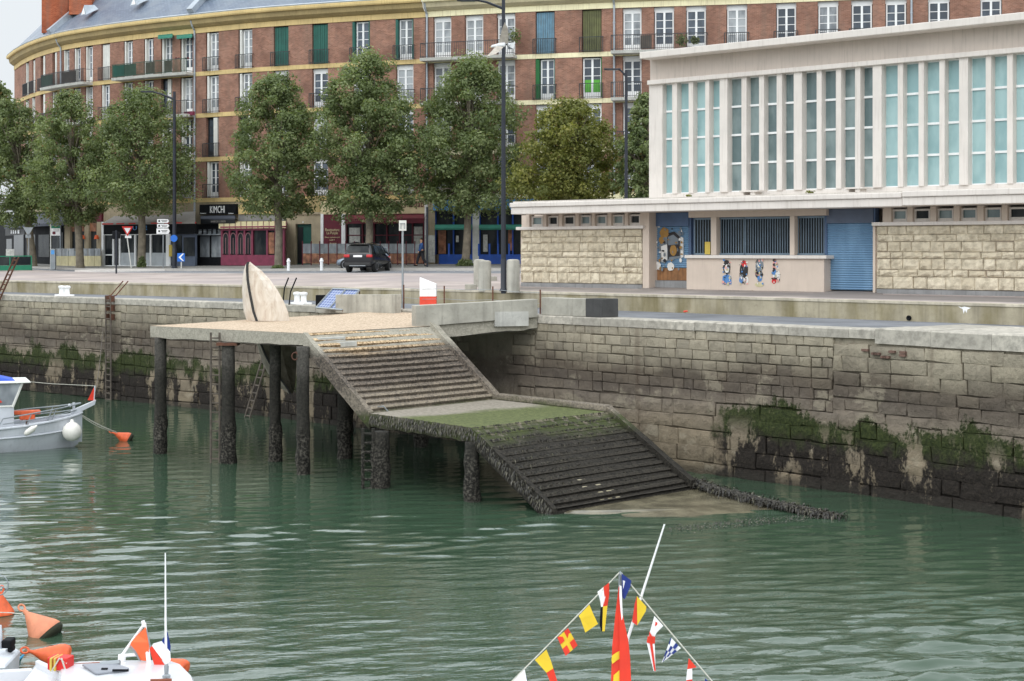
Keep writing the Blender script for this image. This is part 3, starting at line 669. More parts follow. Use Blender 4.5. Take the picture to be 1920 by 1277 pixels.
BL=building('brick_apartment_building','long curved red brick apartment block with yellow floor bands and a grey slate roof',WL,27,797.6,M['yellow'],M['yellow'],M['yellowd'],
  [(97,175,3,M['rail'],[(97.5,118,M['mesh_green']),(134,160,M['mesh_brown'])]),(228,366,3,M['greenrail'],[(229,250,M['sh_green']),(251,272,M['mesh_green']),(290,306,M['mesh_brown']),(324,338,M['mesh_brown'])]),(328,366,2,M['rail']),(328,366,1,M['rail']),(97,175,2,M['rail'])],low_l)
BR=building('brick_apartment_building','red brick apartment block with cream floor bands, behind the pale market hall',WR,798.4,2040,M['cream'],M['cream'],M['creamd'],
  [(797.5,970,3,M['rail']),(1150,1328,3,M['rail'],[(1204,1225,M['mesh_brown'])]),(1150,1205,2,M['rail']),(1150,1205,1,M['rail']),(797.5,970,2,M['rail'])],low_r)
def pipe(T,px,m,z0=None):
    mb=MB(); z0=z0 or zb(px)+.2; mb.tube([FC.pt(px,z0,.1),FC.pt(px,E+16.2,.1),FC.pt(px,E+16.5,.35),FC.pt(px,E+16.9,.5)],.07,8)
    for z in range(8): mb.tube([FC.pt(px,E+1+z*2,.1),FC.pt(px,E+1.08+z*2,.1)],.095,8)
    mb.build('drainpipe',m,T)
for p in (116.,366.5): pipe(BL,p,M['zinc'])
for p in (801.5,1152.,1709.): pipe(BR,p,M['zinc'])
# chimneys, fire-wall copings, roof vents
mb=MB()
def chim(pa,pb,o,z0,z1):
    Yc=YF((pa+pb)/2)-o*.9; A,B=V(((pa-960)*Yc/F,Yc,0)),V(((pb-960)*Yc/F,Yc,0)); t=(B-A).normalized(); n=V((t.y,-t.x,0)); L=(B-A).length; D=1.1
    c=[A,B,B-n*D,A-n*D]; u=0
    for i in range(4):
        a,b=c[i],c[(i+1)%4]; l=(b-a).length; mb.quad(a+Z*z0,b+Z*z0,b+Z*z1,a+Z*z1,[(u,z0),(u+l,z0),(u+l,z1),(u,z1)]); u+=l
    mb.quad(*[p+Z*z1 for p in c])
for k,(pa,pb,o,z0,z1) in enumerate(((78,127,-2.0,E+17.8,E+27),(129,172,-3.2,E+19,E+27.5))):
    mb=MB(); chim(pa,pb,o,z0,z1); ch=mb.build('chimney',M['chim'],BL); mb=MB(); A=V((((pa+pb)/2-960)*YF((pa+pb)/2)/F,YF((pa+pb)/2)-o+.5,0)); mb.box(A+Z*z1,(2.6,1.5,.25),*FC.fr((pa+pb)/2),Z) ; mb.build('chimney_cap',M['conc'],ch)
def ridge(T,px,m):
    mb=MB(); t,n=FC.fr(px); a=FC.pt(px,E+17.4,.5); b=FC.pt(px,E+25.8,-8.9); d=(b-a); 
    mb.box((a+b)/2+Z*.15,(d.length,.55,.5),d.normalized(),t,d.normalized().cross(t)); mb.build('fire_wall_coping',m,T)
ridge(BL,104,M['zinc']); ridge(BL,366,M['zinc']); ridge(BL,700,M['zinc']); ridge(BR,1152,M['zinc'])
for px,py in ((152,38),(243,20),(371,4)):
    z=E+(470-py)*(YF(px)+3)/F; o=.45-(z-E-17.36)*.98; t,n=FC.fr(px); c=FC.pt(px,z,o); mb=MB(); w=.42
    mb.hexa([c-t*w+n*.5,c+t*w+n*.5,c+Z*.8+n*.42],[c-t*w-n*.6+Z*.55,c+t*w-n*.6+Z*.55,c+Z*.9-n*.5]); vv=mb.build('roof_vent',M['zinc'],BL)
    mb=MB(); mb.add([c-t*w*.6+n*.515+Z*.06,c+t*w*.6+n*.515+Z*.06,c+Z*.6+n*.46],[(0,1,2)]); mb.build('vent_louvre',M['white'],vv,recalc=False)
# extras on the balconies and windows
def fthing(px0,px1,py0,py1,d,th,name,m,label,cat):
    mb=MB(); pbx(mb,px0,px1,py0,py1,d,th); return tag(mb.build(name,m),label,cat)
def pbx(mb,pxL,pxR,pyT,pyB,d=0,th=.1,zz=None):
    pc=(pxL+pxR)/2; Yc=YF(pc)-d; z1,z0=zz or (E+(470-pyT)*Yc/F,E+(470-pyB)*Yc/F)
    if pxR-pxL>26:
        n=int((pxR-pxL)/20)+1
        for i in range(n): r=pbx(mb,pxL+(pxR-pxL)*i/n,pxL+(pxR-pxL)*(i+1)/n,0,0,d,th,(z1,z0))
        return r
    a,b=[V(((p-960)*(YF(p)-d)/F,YF(p)-d,0)) for p in (pxL,pxR)]; t=(b-a).normalized(); n=V((t.y,-t.x,0)); q=-n*th
    mb.hexa([a+Z*z0,b+Z*z0,b+q+Z*z0,a+q+Z*z0],[a+Z*z1+Z*0,b+Z*z1,b+q+Z*z1,a+q+Z*z1]); return (a+b)/2,t,n,z0,z1
# ---------------------------------------------------------------- pale market hall on the promenade
AM=V((.74,-.672,0)).normalized(); NM=V((-.672,-.74,0)).normalized(); M0=V((.36,71.8,0))
def mt(px,d=0):
    b=M0+NM*d; q=(px-960)/F; return (q*b.y-b.x)/(AM.x-q*AM.y)
def mp(px,z,d=0): return M0+NM*d+AM*mt(px,d)+Z*(E+z)
def mz(px,py,d=0): return (470-py)*mp(px,0,d).y/F
def mbx(mb,pxL,pxR,z0,z1,d,th):
    a,b=mp(pxL,0,d),mp(pxR,0,d); q=-NM*th
    mb.hexa([a+Z*z0,b+Z*z0,b+q+Z*z0,a+q+Z*z0],[a+Z*z1,b+Z*z1,b+q+Z*z1,a+q+Z*z1])
MH=thing('market_hall',mp(1400,-1.6),'pale concrete market hall with tall teal glazing above a flat canopy and rough stone walls','building')
def mpart(name,m,par=MH,**k): return CUR.build(name,m,par,**k)
def start():
    global CUR; CUR=MB(); return CUR
XR=2260
# lower volume
mb=start(); mbx(mb,978,XR,-2,1.62,-1.2,10); mpart('rear_wall',M['mpink'])
mb=start(); mbx(mb,958,1692,1.60,1.90,1.25,12); mpart('canopy',M['mpaint'],bevel=.02)
mb=start(); mbx(mb,1692.1,XR,1.62,1.92,1.35,12); mpart('canopy',M['mpaint'],bevel=.02)
mb=start(); mbx(mb,955,1690,1.905,2.10,1.32,12.2); mpart('canopy_edge',M['mpaint'],bevel=.03)
mb=start(); mbx(mb,1691,XR,1.925,2.14,1.42,12.2); mpart('canopy_edge',M['mpaint'],bevel=.03)
mb=start(); mbx(mb,962,XR,2.06,2.165,1.1,11.5); mpart('flat_roof',M['roofing'])
# rock faced walls
def rockwall(pa,pb,nm):
    ta,tb=mt(pa),mt(pb); mb=start(); fr=lambda s,z,o: M0+AM*s+NM*o+Z*(E+z)
    zs=[-1.42]; 
    for h in (.46,.26,.40,.25,.38,.26,.33): zs.append(zs[-1]+h)
    blocks(mb,fr,ta,tb,[(a,b,.45,.95) for a,b in zip(zs,zs[1:])],.012,dep=.1,bev=.02,jit=.008,wob=.055)
    mpart('rock_faced_wall',M['rockface'],recalc=False)
    mb=start(); mbx(mb,pa+.5,pb-.5,-2.2,-1.43,.03,.5); mpart('plinth',M['plinth'])
    mb=start(); mbx(mb,pa+.5,pb-.5,-1.42,.9,-.085,.3); mpart('wall_core',M['mpink'])
    mb=start(); mbx(mb,pa-9,pb+2,.925,1.06,.14,.6); mpart('ledge',M['mpaint'],bevel=.015)
rockwall(976,1204,'l'); rockwall(1643,XR,'r')
def clere(panes,posts,z0=1.06,z1=1.61):
    for a,b in posts: mb=start(); mbx(mb,a,b,z0,z1,.02,.35); mpart('clerestory_post',M['mpink'])
    for i,(a,b,op) in enumerate(panes):
        mb=start(); h=z1-.08; w=2.2
        mbx(mb,a-2.6,a,z0+.0,h,-.12,.12); mbx(mb,b,b+2.6,z0+.0,h,-.12,.12); mbx(mb,a,b,h-.07,h,-.12,.12); mbx(mb,a,b,z0,z0+.12,-.12,.12)
        f=mpart('clerestory_window',M['mpaint']); mb=start(); mbx(mb,a-.5,b+.5,z0+.1,h-.05,-.2,.03); CUR.build('pane',M['glass_s'] if op else M['teald'],f)
clere([(999,1015,0),(1030,1044,1),(1059,1075,1),(1090,1105,0),(1120,1135,0),(1151,1167,0),(1183,1198,1)],[(986,992.5),(1018.5,1024),(1047.5,1054),(1078.5,1085),(1109,1115),(1139,1146),(1171,1177),(1200,1208)])
cl=[(1676,1698,0),(1717,1741,1),(1760,1785,0),(1805,1829,0),(1850,1875,0),(1895,1924,1),(1944,1972,0),(1992,2020,0),(2041,2070,1)]; k=1
clere(cl,[(1655,1671),(1701,1711),(1744,1755),(1788,1799),(1832,1844),(1878,1889),(1928,1940),(1975,1988),(2024,2037),(2074,2088)])
# middle bay: mural shutter, barred windows, counter wall, blue shutter
mb=start(); mbx(mb,1205,1217,-1.7,1.6,.02,.9); mpart('pier',M['mpink'])
mb=start(); mbx(mb,1636.5,1641,-1.7,1.05,.01,.7); mpart('pier',M['mpink'])
def shutterdoor(pa,pb,z0,zt,d,m,nm,head):
    mb=start(); n=int((zt-z0)/.085)
    A,B=mp(pa,0,d),mp(pb,0,d); rows=[]
    for i in range(n*2+1):
        z=z0+(zt-z0)*i/(n*2); o=.022 if i%2 else -.012; rows.append([A+NM*o+Z*z,B+NM*o+Z*z])
    mb.loft(rows); s=mpart(nm,m,recalc=False)
    mb=start(); mbx(mb,pa-6,pa,z0,1.6,d+.06,.3); mpart('door_frame',M['blueframe']); mb=start(); mbx(mb,pb,pb+(5 if pb<1300 else 4),z0,1.6,d+.06,.3); mpart('door_frame',M['blueframe'])
    mb=start(); mbx(mb,pa,pb,zt,1.58,d+.1,.35); mpart('shutter_box',head); return s
shutterdoor(1217.5,1291,-.72,1.02,-.55,M['shutter'],'roller_shutter',M['blueframe'])
mb=start(); mbx(mb,1217.5,1291,-1.24,-.73,-.54,.1); mpart('rusty_panel',M['rustp'])
mb=start(); mbx(mb,1213,1291,-1.8,-1.25,-.4,1); mpart('threshold',M['plinth'])
shutterdoor(1550,1637,-1.5,1.05,-.3,M['shutter'],'roller_shutter',M['greyblue'])
mb=start(); mbx(mb,1287,1545,-1.9,-.32,.18,1.2); mpart('counter_wall',M['mpink'],bevel=.02)
mb=start(); mbx(mb,1283,1549,-.315,-.18,.28,1.3); mpart('counter_top',M['mpaint'],bevel=.02)
mb=start(); mbx(mb,1291,1549,-.18,1.62,-.6,.2); mpart('window_recess',M['blueframe'])
mb=start(); mbx(mb,1333,1343,-.17,1.35,.02,.4); mpart('counter_pier',M['mpink'])
mb=start(); mbx(mb,1481,1489.5,-.17,1.35,.02,.4); mpart('counter_pier',M['mpink'])
mb=start(); mbx(mb,1291,1549,1.352,1.61,.0,.5); mpart('lintel',M['mpink'])
for a,b in ((1303,1333),(1347,1394),(1398,1481),(1492,1545)):
    mb=start(); mbx(mb,a,b,-.16,1.33,-.35,.02); w=mpart('barred_window',M['glass_s'],recalc=False); mb=start()
    n=int((b-a)/4.6)
    for i in range(n+1):
        p=a+(b-a)*i/n; mbx(mb,p-.55 if i else p,p+.55,-.14,1.3,-.22,.03)
    mbx(mb,a-1.5,b+1,-.17,-.10,-.2,.06); mbx(mb,a-1.5,b+1,1.26,1.34,-.2,.06); mbx(mb,a-2,a,-.17,1.34,-.2,.06); CUR.build('window_bars',M['bars'],w)
# upper hall
D=-1.0; ZB,ZT2=2.40,7.05
mb=start(); mbx(mb,1240,XR,2.1,8.2,D-.55,9); mpart('upper_wall',M['mpink'])
mb=start(); mbx(mb,1217,XR,2.1,ZB,D-.02,.6); mpart('window_sill_wall',M['mpaint'])
mb=start(); mbx(mb,1219,XR,7.22,8.12,D-.05,9.6); mpart('fascia_beam',M['mbeam'])
mb=start(); mbx(mb,1213,XR,ZT2,7.235,D+.16,9.9); mpart('lintel_ledge',M['mpaint'],bevel=.02)
mb=start(); mbx(mb,1199,XR,8.10,8.38,D+.75,11); mpart('roof_edge',M['mpaint'],bevel=.025)
panes=[(1243,1260,0),(1273,1291,0),(1302.5,1322,0),(1333,1349,0),(1370,1390,1),(1403,1423,1),(1436,1456,1),(1470,1488,1),(1510,1531,1),(1544,1567,1),(1581,1603,1),(1617,1636,1),(1660,1683,0),(1697,1722,0),(1736,1761,0),(1775,1798,0),(1822,1848,0),(1862.5,1888,0),(1903,1930,0),(1945,1970,0),(1998,2026,1),(2042,2070,1),(2088,2116,1),(2133,2158,1)]
mb=start(); mbx(mb,1217,1242,ZB-.3,ZT2,D,.5); mpart('corner_pillar',M['mpaint'])
for i,(a,b,dk) in enumerate(panes):
    nb=panes[i+1][0] if i<len(panes)-1 else b+20
    big=(i%4==3)
    # mullions: front edge wider on the big pillars
    mb=start(); g=nb-b
    mbx(mb,b+(.2 if big else .2),nb-(.30*g if big else .28*g),ZB,ZT2,D+(.06 if big else .03),.5)
    mpart('pillar' if big else 'mullion',M['mpaint'])
    mb=start(); o=D-.3; l,r=a-1.2,b+1.8
    for q in range(5):
        z=ZB+(ZT2-ZB)*q/4; mbx(mb,l,r,z-(.035 if q else 0),z+(.05 if q<4 else 0),o+.05,.1)
    mbx(mb,l,a+.6,ZB,ZT2,o+.04,.1); mbx(mb,r-1.4,r,ZB,ZT2,o+.04,.1)
    f=mpart('tall_window',M['white']); mb=start()
    for q in range(4): mb.tone=random.random(); mbx(mb,l,r,ZB+.02+(ZT2-ZB-.04)*q/4,ZB+.02+(ZT2-ZB-.04)*(q+1)/4,o,.03)
    CUR.build('pane',M['teald'] if dk else M['teal'],f)
for p in (1403,1600):
    mb=start(); mbx(mb,p-17,p+17,2.34,2.40,D+.9,.7); mbx(mb,p-13,p-9,2.12,2.34,D+.85,.5); mbx(mb,p+7,p+12,2.12,2.34,D+.85,.5); mpart('roof_vent',M['mpaint'])
# things hung on the hall
mb=MB(); mbx(mb,1321.5,1331.5,-.15,.36,-.14,.02); tag(mb.build('notice',M['yellowp']),'small yellow notice fixed to the bars left of the counter','notice')
# murals: plain painted patches in the colours of the wall art
def blobm(nm,px,py,d,shapes,lab,par=None):
    if len(shapes)>16:
        mats=[]; [mats.append(m) for _,m in shapes if m not in mats]; c=mp(px,0,d); c.z=0; zc=E+mz(px,py,d); k=mp(px,0,d).y/F; mb=MB()
        for i,(pts,m) in enumerate(shapes): mb.m=mats.index(m); o=.004+.0012*i; mb.prism([c+AM*(x*k*1.05)+NM*o+Z*(zc-y*k) for x,y in pts],NM*.0008)
        return tag(mb.build(nm,mats,recalc=False),lab,'mural')
    root=thing(nm,mp(px,mz(px,py,d),d),lab,'mural'); c=mp(px,0,d); c.z=0; zc=E+mz(px,py,d); k=mp(px,0,d).y/F
    for i,(pts,m) in enumerate(shapes):
        mb=MB(); o=.004+.004*i; q=[c+AM*(x*k*1.05)+NM*o+Z*(zc-y*k) for x,y in pts]; mb.prism(q,NM*.002); mb.build('paint_patch',m,root)
    return root
def ring(cx,cy,rx,ry,n=14,j=.12):
    r=random.Random(int(cx*7+cy*3+rx)); return [(cx+rx*math.cos(2*math.pi*i/n)*(1+r.uniform(-j,j)),cy+ry*math.sin(2*math.pi*i/n)*(1+r.uniform(-j,j))) for i in range(n)]
mk('p_blue',lin(84,134,192),.7,.1,4); mk('p_black',lin(50,48,50),.8,.15,4); mk('p_grey',lin(120,128,135),.8,.1,4); mk('p_pink',lin(222,160,150),.8,.1,4); mk('p_red',lin(205,60,60),.8,.1,4); mk('p_ochre',lin(160,122,66),.8,.12,4); mk('p_tan',lin(196,188,150),.8,.1,4); mk('p_pale',lin(222,220,216),.8,.06,4)
g='painted patches on the counter wall'
for px,sh,lab in ((1363,[(ring(0,-8,8,14),'p_black'),(ring(0,-5,5,8),'p_pale'),([(-10,24),(-9,9),(0,5),(9,9),(10,24)],'p_blue')],'abstract painted patch, black above bright blue, leftmost of four on the counter wall'),
  (1395,[(ring(0,-2,9,14),'p_black'),(ring(0,-15,6,6),'p_red'),(ring(-6,16,4,7),'p_blue'),(ring(6,16,4,7),'p_pale')],'abstract painted patch, dark with a red top, second of four on the counter wall'),
  (1424,[(ring(0,-10,8,13),'p_grey'),(ring(0,6,8,7),'p_black'),(ring(1,13,5,6),'p_blue'),(ring(0,25,10,4),'p_tan')],'abstract painted patch, grey with a tan oval below, third of four on the counter wall'),
  (1455,[(ring(-3,-12,4,11),'p_pink'),(ring(-3,-21,4,3),'p_black'),(ring(-3,2,4,8),'p_blue'),(ring(4,8,5,10),'p_pale'),(ring(-4,18,5,5),'p_red')],'abstract painted patch, thin pink and blue, rightmost of four on the counter wall')):
    rr_=random.Random(px); sh=list(sh)
    for k in range(26):
        y=rr_.uniform(-22,24); x=rr_.uniform(-8,8); sh.append((ring(x,y,rr_.uniform(.8,2.6),rr_.uniform(.8,3.2),8,.3),rr_.choice(['p_black','p_black','p_pale','p_grey','p_blue','p_pink','p_tan','p_pale'])))
    for k in range(7):
        y=rr_.uniform(-20,20); x=rr_.uniform(-9,5); dx,dy=rr_.uniform(-3,6),rr_.uniform(-8,8); sh.append(([(x,y),(x+dx,y+dy),(x+dx+.8,y+dy+.5),(x+.9,y+.4)],'p_black'))
    r=blobm('painted_patch',px,509,.185,[(p,M[m]) for p,m in sh],lab); r['group']=g
rr_=random.Random(5)
blobm('shutter_mural',1256,460,-.52,[(q,M[m]) for q,m in ((
  ([(-24,0),(-14,-18),(8,-26),(20,-22),(30,-4),(30,22),(-20,32)],'p_grey'),([(-20,2),(-6,-2),(-6,28),(-18,32)],'p_pale'),([(24,-16),(30,-14),(30,22),(24,24)],'p_pale'),([(-6,-22),(10,-26),(22,-16),(22,20),(-4,22)],'p_black'),
  ([(-4,-16),(8,-20),(19,-12),(19,-2),(-4,0)],'p_grey'),(ring(-12,-24,10,10),'p_ochre'),(ring(-18,-10,6,7),'p_ochre'),(ring(8,10,7,11),'p_ochre'),(ring(-24,-36,3,3),'p_pale'),(ring(24,28,3,4),'p_pale'),(ring(2,40,8,8),'p_pale'),(ring(-30,38,10,8),'p_pale'))+tuple((ring(rr_.uniform(-32,30),rr_.uniform(-34,46),rr_.uniform(1,3.2),rr_.uniform(1,4),8,.35),rr_.choice(['p_black','p_pale','p_grey','p_ochre','p_grey'])) for k in range(46)))],
  'mural of a dark open cupboard with ochre shapes on the blue shutter')
# paved apron between hall and retaining wall
mb=MB(); rows=[]
n=40
for i in range(n+1):
    px=940+(XR-940)*i/n; a=mp(px,0,-1.0); a.z=E-1.5 if 1190<px<1660 else E-1.62
    b=mp(px,0,1.5); b.z=E-1.66; rows.append((a,b))
mb.loft([[r[0] for r in rows],[r[1] for r in rows],[V((r[1].x+NM.x*1.2,r[1].y+NM.y*1.2,E-1.72)) for r in rows]]); struct(mb.build('market_apron',M['apron'],recalc=False))
mb=MB(); mb.loft([[mp(p,-1.6,1.2) for p in range(960,2200,40)],[(lambda q:V((q.x,q.y,ZP+.008)))(PAR.q(PAR.px(p),0,-.65)) for p in range(960,2200,40)]]); struct(mb.build('market_forecourt',M['apron'],recalc=False))
# ---------------------------------------------------------------- concrete jetty with two flights of steps
ZJ=4.6; ZL=2.15
A=G(282,611,ZJ); B=G(570,625,ZJ); Cc=G(815,611,4.65); D_=G(1012,597,ZJ)
D_=QUAY.q(QUAY.px(1008),4.9,.02); Eb=QUAY.q(QUAY.px(604),ZJ,.02); E2=QUAY.q(QUAY.px(690),4.85,.02)
JT=thing('jetty',V((-6,55,0)),'concrete landing jetty on weedy piles with two flights of steps down to the water','jetty')
L1=G(694,775,ZL); L2=G(937,748,ZL); L3=G(885,802,ZL); L4=G(1146,771,ZL)
def jb(mb,nm,m,**k): return mb.build(nm,m,JT,**k)
def sub(a,b,n): return [a+(b-a)*i/n for i in range(n+1)]
mb=MB(); poly=[A,B,Cc,D_,E2,Eb]
mb.add(poly,[(0,1,5),(1,4,5),(1,2,4),(2,3,4)]); jb(mb,'deck',M['deck'],recalc=False)
mb=MB(); dn=[p-Z*.44 for p in poly]
cen=sum(poly,V((0,0,0)))/6
out=lambda p: p+(p-cen).normalized()*.02
for i in range(6):
    a,b=poly[i],poly[(i+1)%6]
    if i==1: continue
    n=14; top=[p-Z*.004 for p in sub(a,b,n)]; bot=[p-Z*(.42+random.uniform(-.03,.03)) for p in sub(a,b,n)]
    mb.loft([top,[p-Z*.2+V((random.uniform(-.012,.012),random.uniform(-.012,.012),0)) for p in sub(a,b,n)],bot])
mb.add(dn,[(5,1,0),(5,4,1),(4,2,1),(4,3,2)]); jb(mb,'deck_slab',M['jedge'],recalc=False)
# flights
def flight(T0,T1,B0,B1,n,m,nm,dirs,th=.42,kerbR=True):
    """T0 front top, T1 back top, B0 front bottom, B1 back bottom"""
    mb=MB(); K=18
    rows=[]
    for i in range(n+1):
        f=T0+(B0-T0)*(i/n); b=T1+(B1-T1)*(i/n); z0=T0.z+(B0.z-T0.z)*i/n
        if i>0:
            zp=T0.z+(B0.z-T0.z)*(i-1)/n
            fo=(B0-T0)/n*.18
            pass
        zt=T0.z+(B0.z-T0.z)*i/n
        zn=T0.z+(B0.z-T0.z)*(i+1)/n
        w=lambda z,o: [V((p.x,p.y,z+random.uniform(-.005,.005)))+V((o.x,o.y,0))+V((random.uniform(-.006,.006),random.uniform(-.006,.006),0)) for p in sub(f,b,K)]
        st=(B0-T0)/n
        if i<n:
            rows.append(w(zt,V((0,0,0)))); rows.append(w(zt-.06,st*.32)); rows.append(w(zn+.02,st*.22)); rows.append(w(zn,st*.30))
    rows.append(w(B0.z,V((0,0,0))))
    mb.loft(rows); jb(mb,nm,m,recalc=False)
    # sloping underside and cheeks
    mb=MB(); F0,F1,K0,K1=T0,B0,T1,B1; u=(T0-T1); u.z=0; u.normalize()
    mb.hexa([F0-Z*(th+.1)+u*.02,F1-Z*th+u*.02,K1-Z*th-u*.02,K0-Z*(th+.1)-u*.02],[F0-Z*.02+u*.0,F1-Z*.10+u*.0,K1-Z*.10,K0-Z*.02])
    jb(mb,'stair_slab',M['jedge'])
    for P0,P1,s in ((T0,B0,1),(T1,B1,-1)):
        mb=MB()
        w=.16 if s>0 else .24; h=.02 if s>0 else .16; N=10
        rows=[]
        for i in range(N+1):
            c=P0+(P1-P0)*(i/N); j=lambda:V((0,0,random.uniform(-.015,.015)))
            rows.append([c+u*(s*.03)-Z*(th+.1)+j(),c+u*(s*.03)+Z*h+j(),c-u*(s*w)+Z*h+j(),c-u*(s*w)-Z*(th+.1)])
        mb.loft(rows,closed=True,cap=True); jb(mb,'stringer',M['jedge'],recalc=True)
B0=G(1038,955,.16); B1=G(1304,910,.16)
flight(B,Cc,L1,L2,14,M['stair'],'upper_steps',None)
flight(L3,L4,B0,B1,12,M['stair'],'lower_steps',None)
# landing
mb=MB(); mb.add([L1,L3,L4,L2],[(0,1,2,3)]); jb(mb,'landing',M['landing'],recalc=False)
mb=MB(); n=18
q=[L1,L3,L4,L2]
for i in range(4):
    a,b=q[i],q[(i+1)%4]; j=lambda p:p+V((random.uniform(-.02,.02),random.uniform(-.02,.02),random.uniform(-.03,.03)))
    mb.loft([[p-Z*.004 for p in sub(a,b,n)],[j(p-Z*.2) for p in sub(a,b,n)],[j(p-Z*.42) for p in sub(a,b,n)]])
mb.add([p-Z*.43 for p in q],[(3,2,1,0)]); jb(mb,'landing_slab',M['jedge'],recalc=False)
mb=MB(); u=(L4-L2).normalized(); w=(L2-L1).normalized()   # raised back kerb of the landing
mb.hexa([L2-w*.3,L4-w*.3,L4+w*.1,L2+w*.1],[p+Z*.2 for p in (L2-w*.25,L4-w*.25,L4+w*.1,L2+w*.1)]); jb(mb,'landing_kerb',M['jedge'],bevel=.04)
# foot platform awash
mb=MB(); pts=[G(1034,958,.05),G(1100,968,-.03),G(1200,980,-.05),G(1320,984,-.06),G(1420,974,-.06),G(1490,964,-.03),G(1420,938,.05),G(1310,912,.05)]
cen=sum(pts,V((0,0,0)))/len(pts); 
rr=[]
for p_,q_ in zip(pts,pts[1:]+pts[:1]): rr+=[p_,(p_+q_)/2+V((random.uniform(-.15,.15),random.uniform(-.15,.15),0))]
mb.add(rr+[cen+Z*.07]+[p+(p-cen)*.12-Z*.4 for p in rr],[(i,(i+1)%16,16) for i in range(16)]+[(17+i,17+(i+1)%16,(i+1)%16,i) for i in range(16)]); jb(mb,'foot_slab',M['wetslab'])
# piles
def pileat(px,w,py,ztop,n=16,top=1.0):
    c=G(px,py,0); r=w*c.y/F/2; mb=MB(); prof=[]
    zs=[-.8+i*(ztop+.8)/30 for i in range(31)]
    rings=[]
    for z in zs:
        k=max(0,min(1,(1.9-z)/.9)); row=[]
        for i in range(n):
            a=2*math.pi*i/n; q=mnoise.noise(V((math.cos(a)*1.5+px,math.sin(a)*1.5,z*2.6))); row.append(V((c.x+math.cos(a)*r*(.96+q*.06+k*(.14+.28*q)),c.y+math.sin(a)*r*(.96+q*.06+k*(.14+.28*q)),z)))
        rings.append(row)
    mb.loft(rings,closed=True,cap=True); return jb(mb,'pile',M['pile'],recalc=False,smooth=2)
for px,w,py,zt in ((301,23,850,ZJ-.42),(428,26,868,ZJ-.42),(568,25,889,ZJ-.42),(516,22,865,ZJ-.42),(646,25,860,3.3),(713,33,914,ZL-.42),(885,27,940,ZL-.42),(790,24,838,ZL-.42),(650,22,815,ZJ-.42),(1000,26,880,1.7)): pileat(px,w,py,zt)
for px,py in ((428,868),):
    c=G(px,py,0); mb=MB(); mb.box(V((c.x,c.y,ZJ-.49)),(.72,.6,.1)); jb(mb,'pile_cap',M['rust'])
# concrete parapet on the right side of the gangway, grey patches, old blocks
mb=MB(); p0=Cc+(B-Cc)*.02; e0=G(779,605,4.78); e0.z=4.62; e1=QUAY.q(QUAY.px(1012),4.9,.1)
hgt=.76; un=V((1,0,0)); d=(e1-e0); d.z=0; d.normalize(); nn=V((d.y,-d.x,0)); nn=-nn if nn.y>0 else nn; 
mb.hexa([e0-Z*.0,e1,e1-nn*.45,e0-nn*.45],[e0+Z*hgt,e1+Z*.66,e1-nn*.45+Z*.66,e0-nn*.45+Z*hgt]); jb(mb,'parapet',M['conc'],bevel=.02)
mb=MB(); a=e0+d*3.0; mb.hexa([a+nn*.003-Z*.03,a+d*1.3+nn*.003-Z*.03,a+d*1.3-nn*.2,a-nn*.2],[a+nn*.003+Z*.5,a+d*1.3+nn*.003+Z*.5,a+d*1.3-nn*.2+Z*.5,a-nn*.2+Z*.5]); jb(mb,'parapet_patch',M['concp'])
mb=MB()
for i,(f,k0,k1) in enumerate(((1,.06,.26),(2,.19,.31))):
    st=(L1-B)/14; f0=B+st*f; wv=(Cc-B); a,b=f0+wv*k0,f0+wv*k1; o=V((st.x,st.y,0)).normalized()
    mb.hexa([a-Z*.15+o*.06,b-Z*.15+o*.06,b-Z*.15-o*.3,a-Z*.15-o*.3],[a+Z*.012+o*.05,b+Z*.012+o*.05,b+Z*.012-o*.3,a+Z*.012-o*.3])
jb(mb,'step_repair',M['concp'],bevel=.015)
mb=MB()
for i,(k0,k1) in ((8,(.29,.40)),(9,(.27,.42)),(10,(.36,.50)),(11,(.33,.46))):
    st=(B0-L3)/12; f0=L3+st*i; wv=(L4-L3); o=V((st.x,st.y,0)).normalized(); a,b=f0+wv*k0,f0+wv*k1; zz=Z*(st.z)
    Lh=V((st.x,st.y,0)).length; mb=MB(); n=5
    for q in range(n):
        u0,u1=a+(b-a)*q/n,a+(b-a)*(q+1.02)/n; f_=Lh*random.uniform(.35,1.)+.035; k_=random.uniform(1.25,1.8) if f_>Lh*.9 else 1.05
        mb.hexa([u0+o*.06+zz*k_,u1+o*.06+zz*k_,u1+o*f_+zz*k_,u0+o*f_+zz*k_],[u0+o*.06+zz+Z*.02,u1+o*.06+zz+Z*.02,u1+o*f_+zz+Z*.012,u0+o*f_+zz+Z*.012])
    jb(mb,'bare_step_patch',M['retain'],bevel=.012)
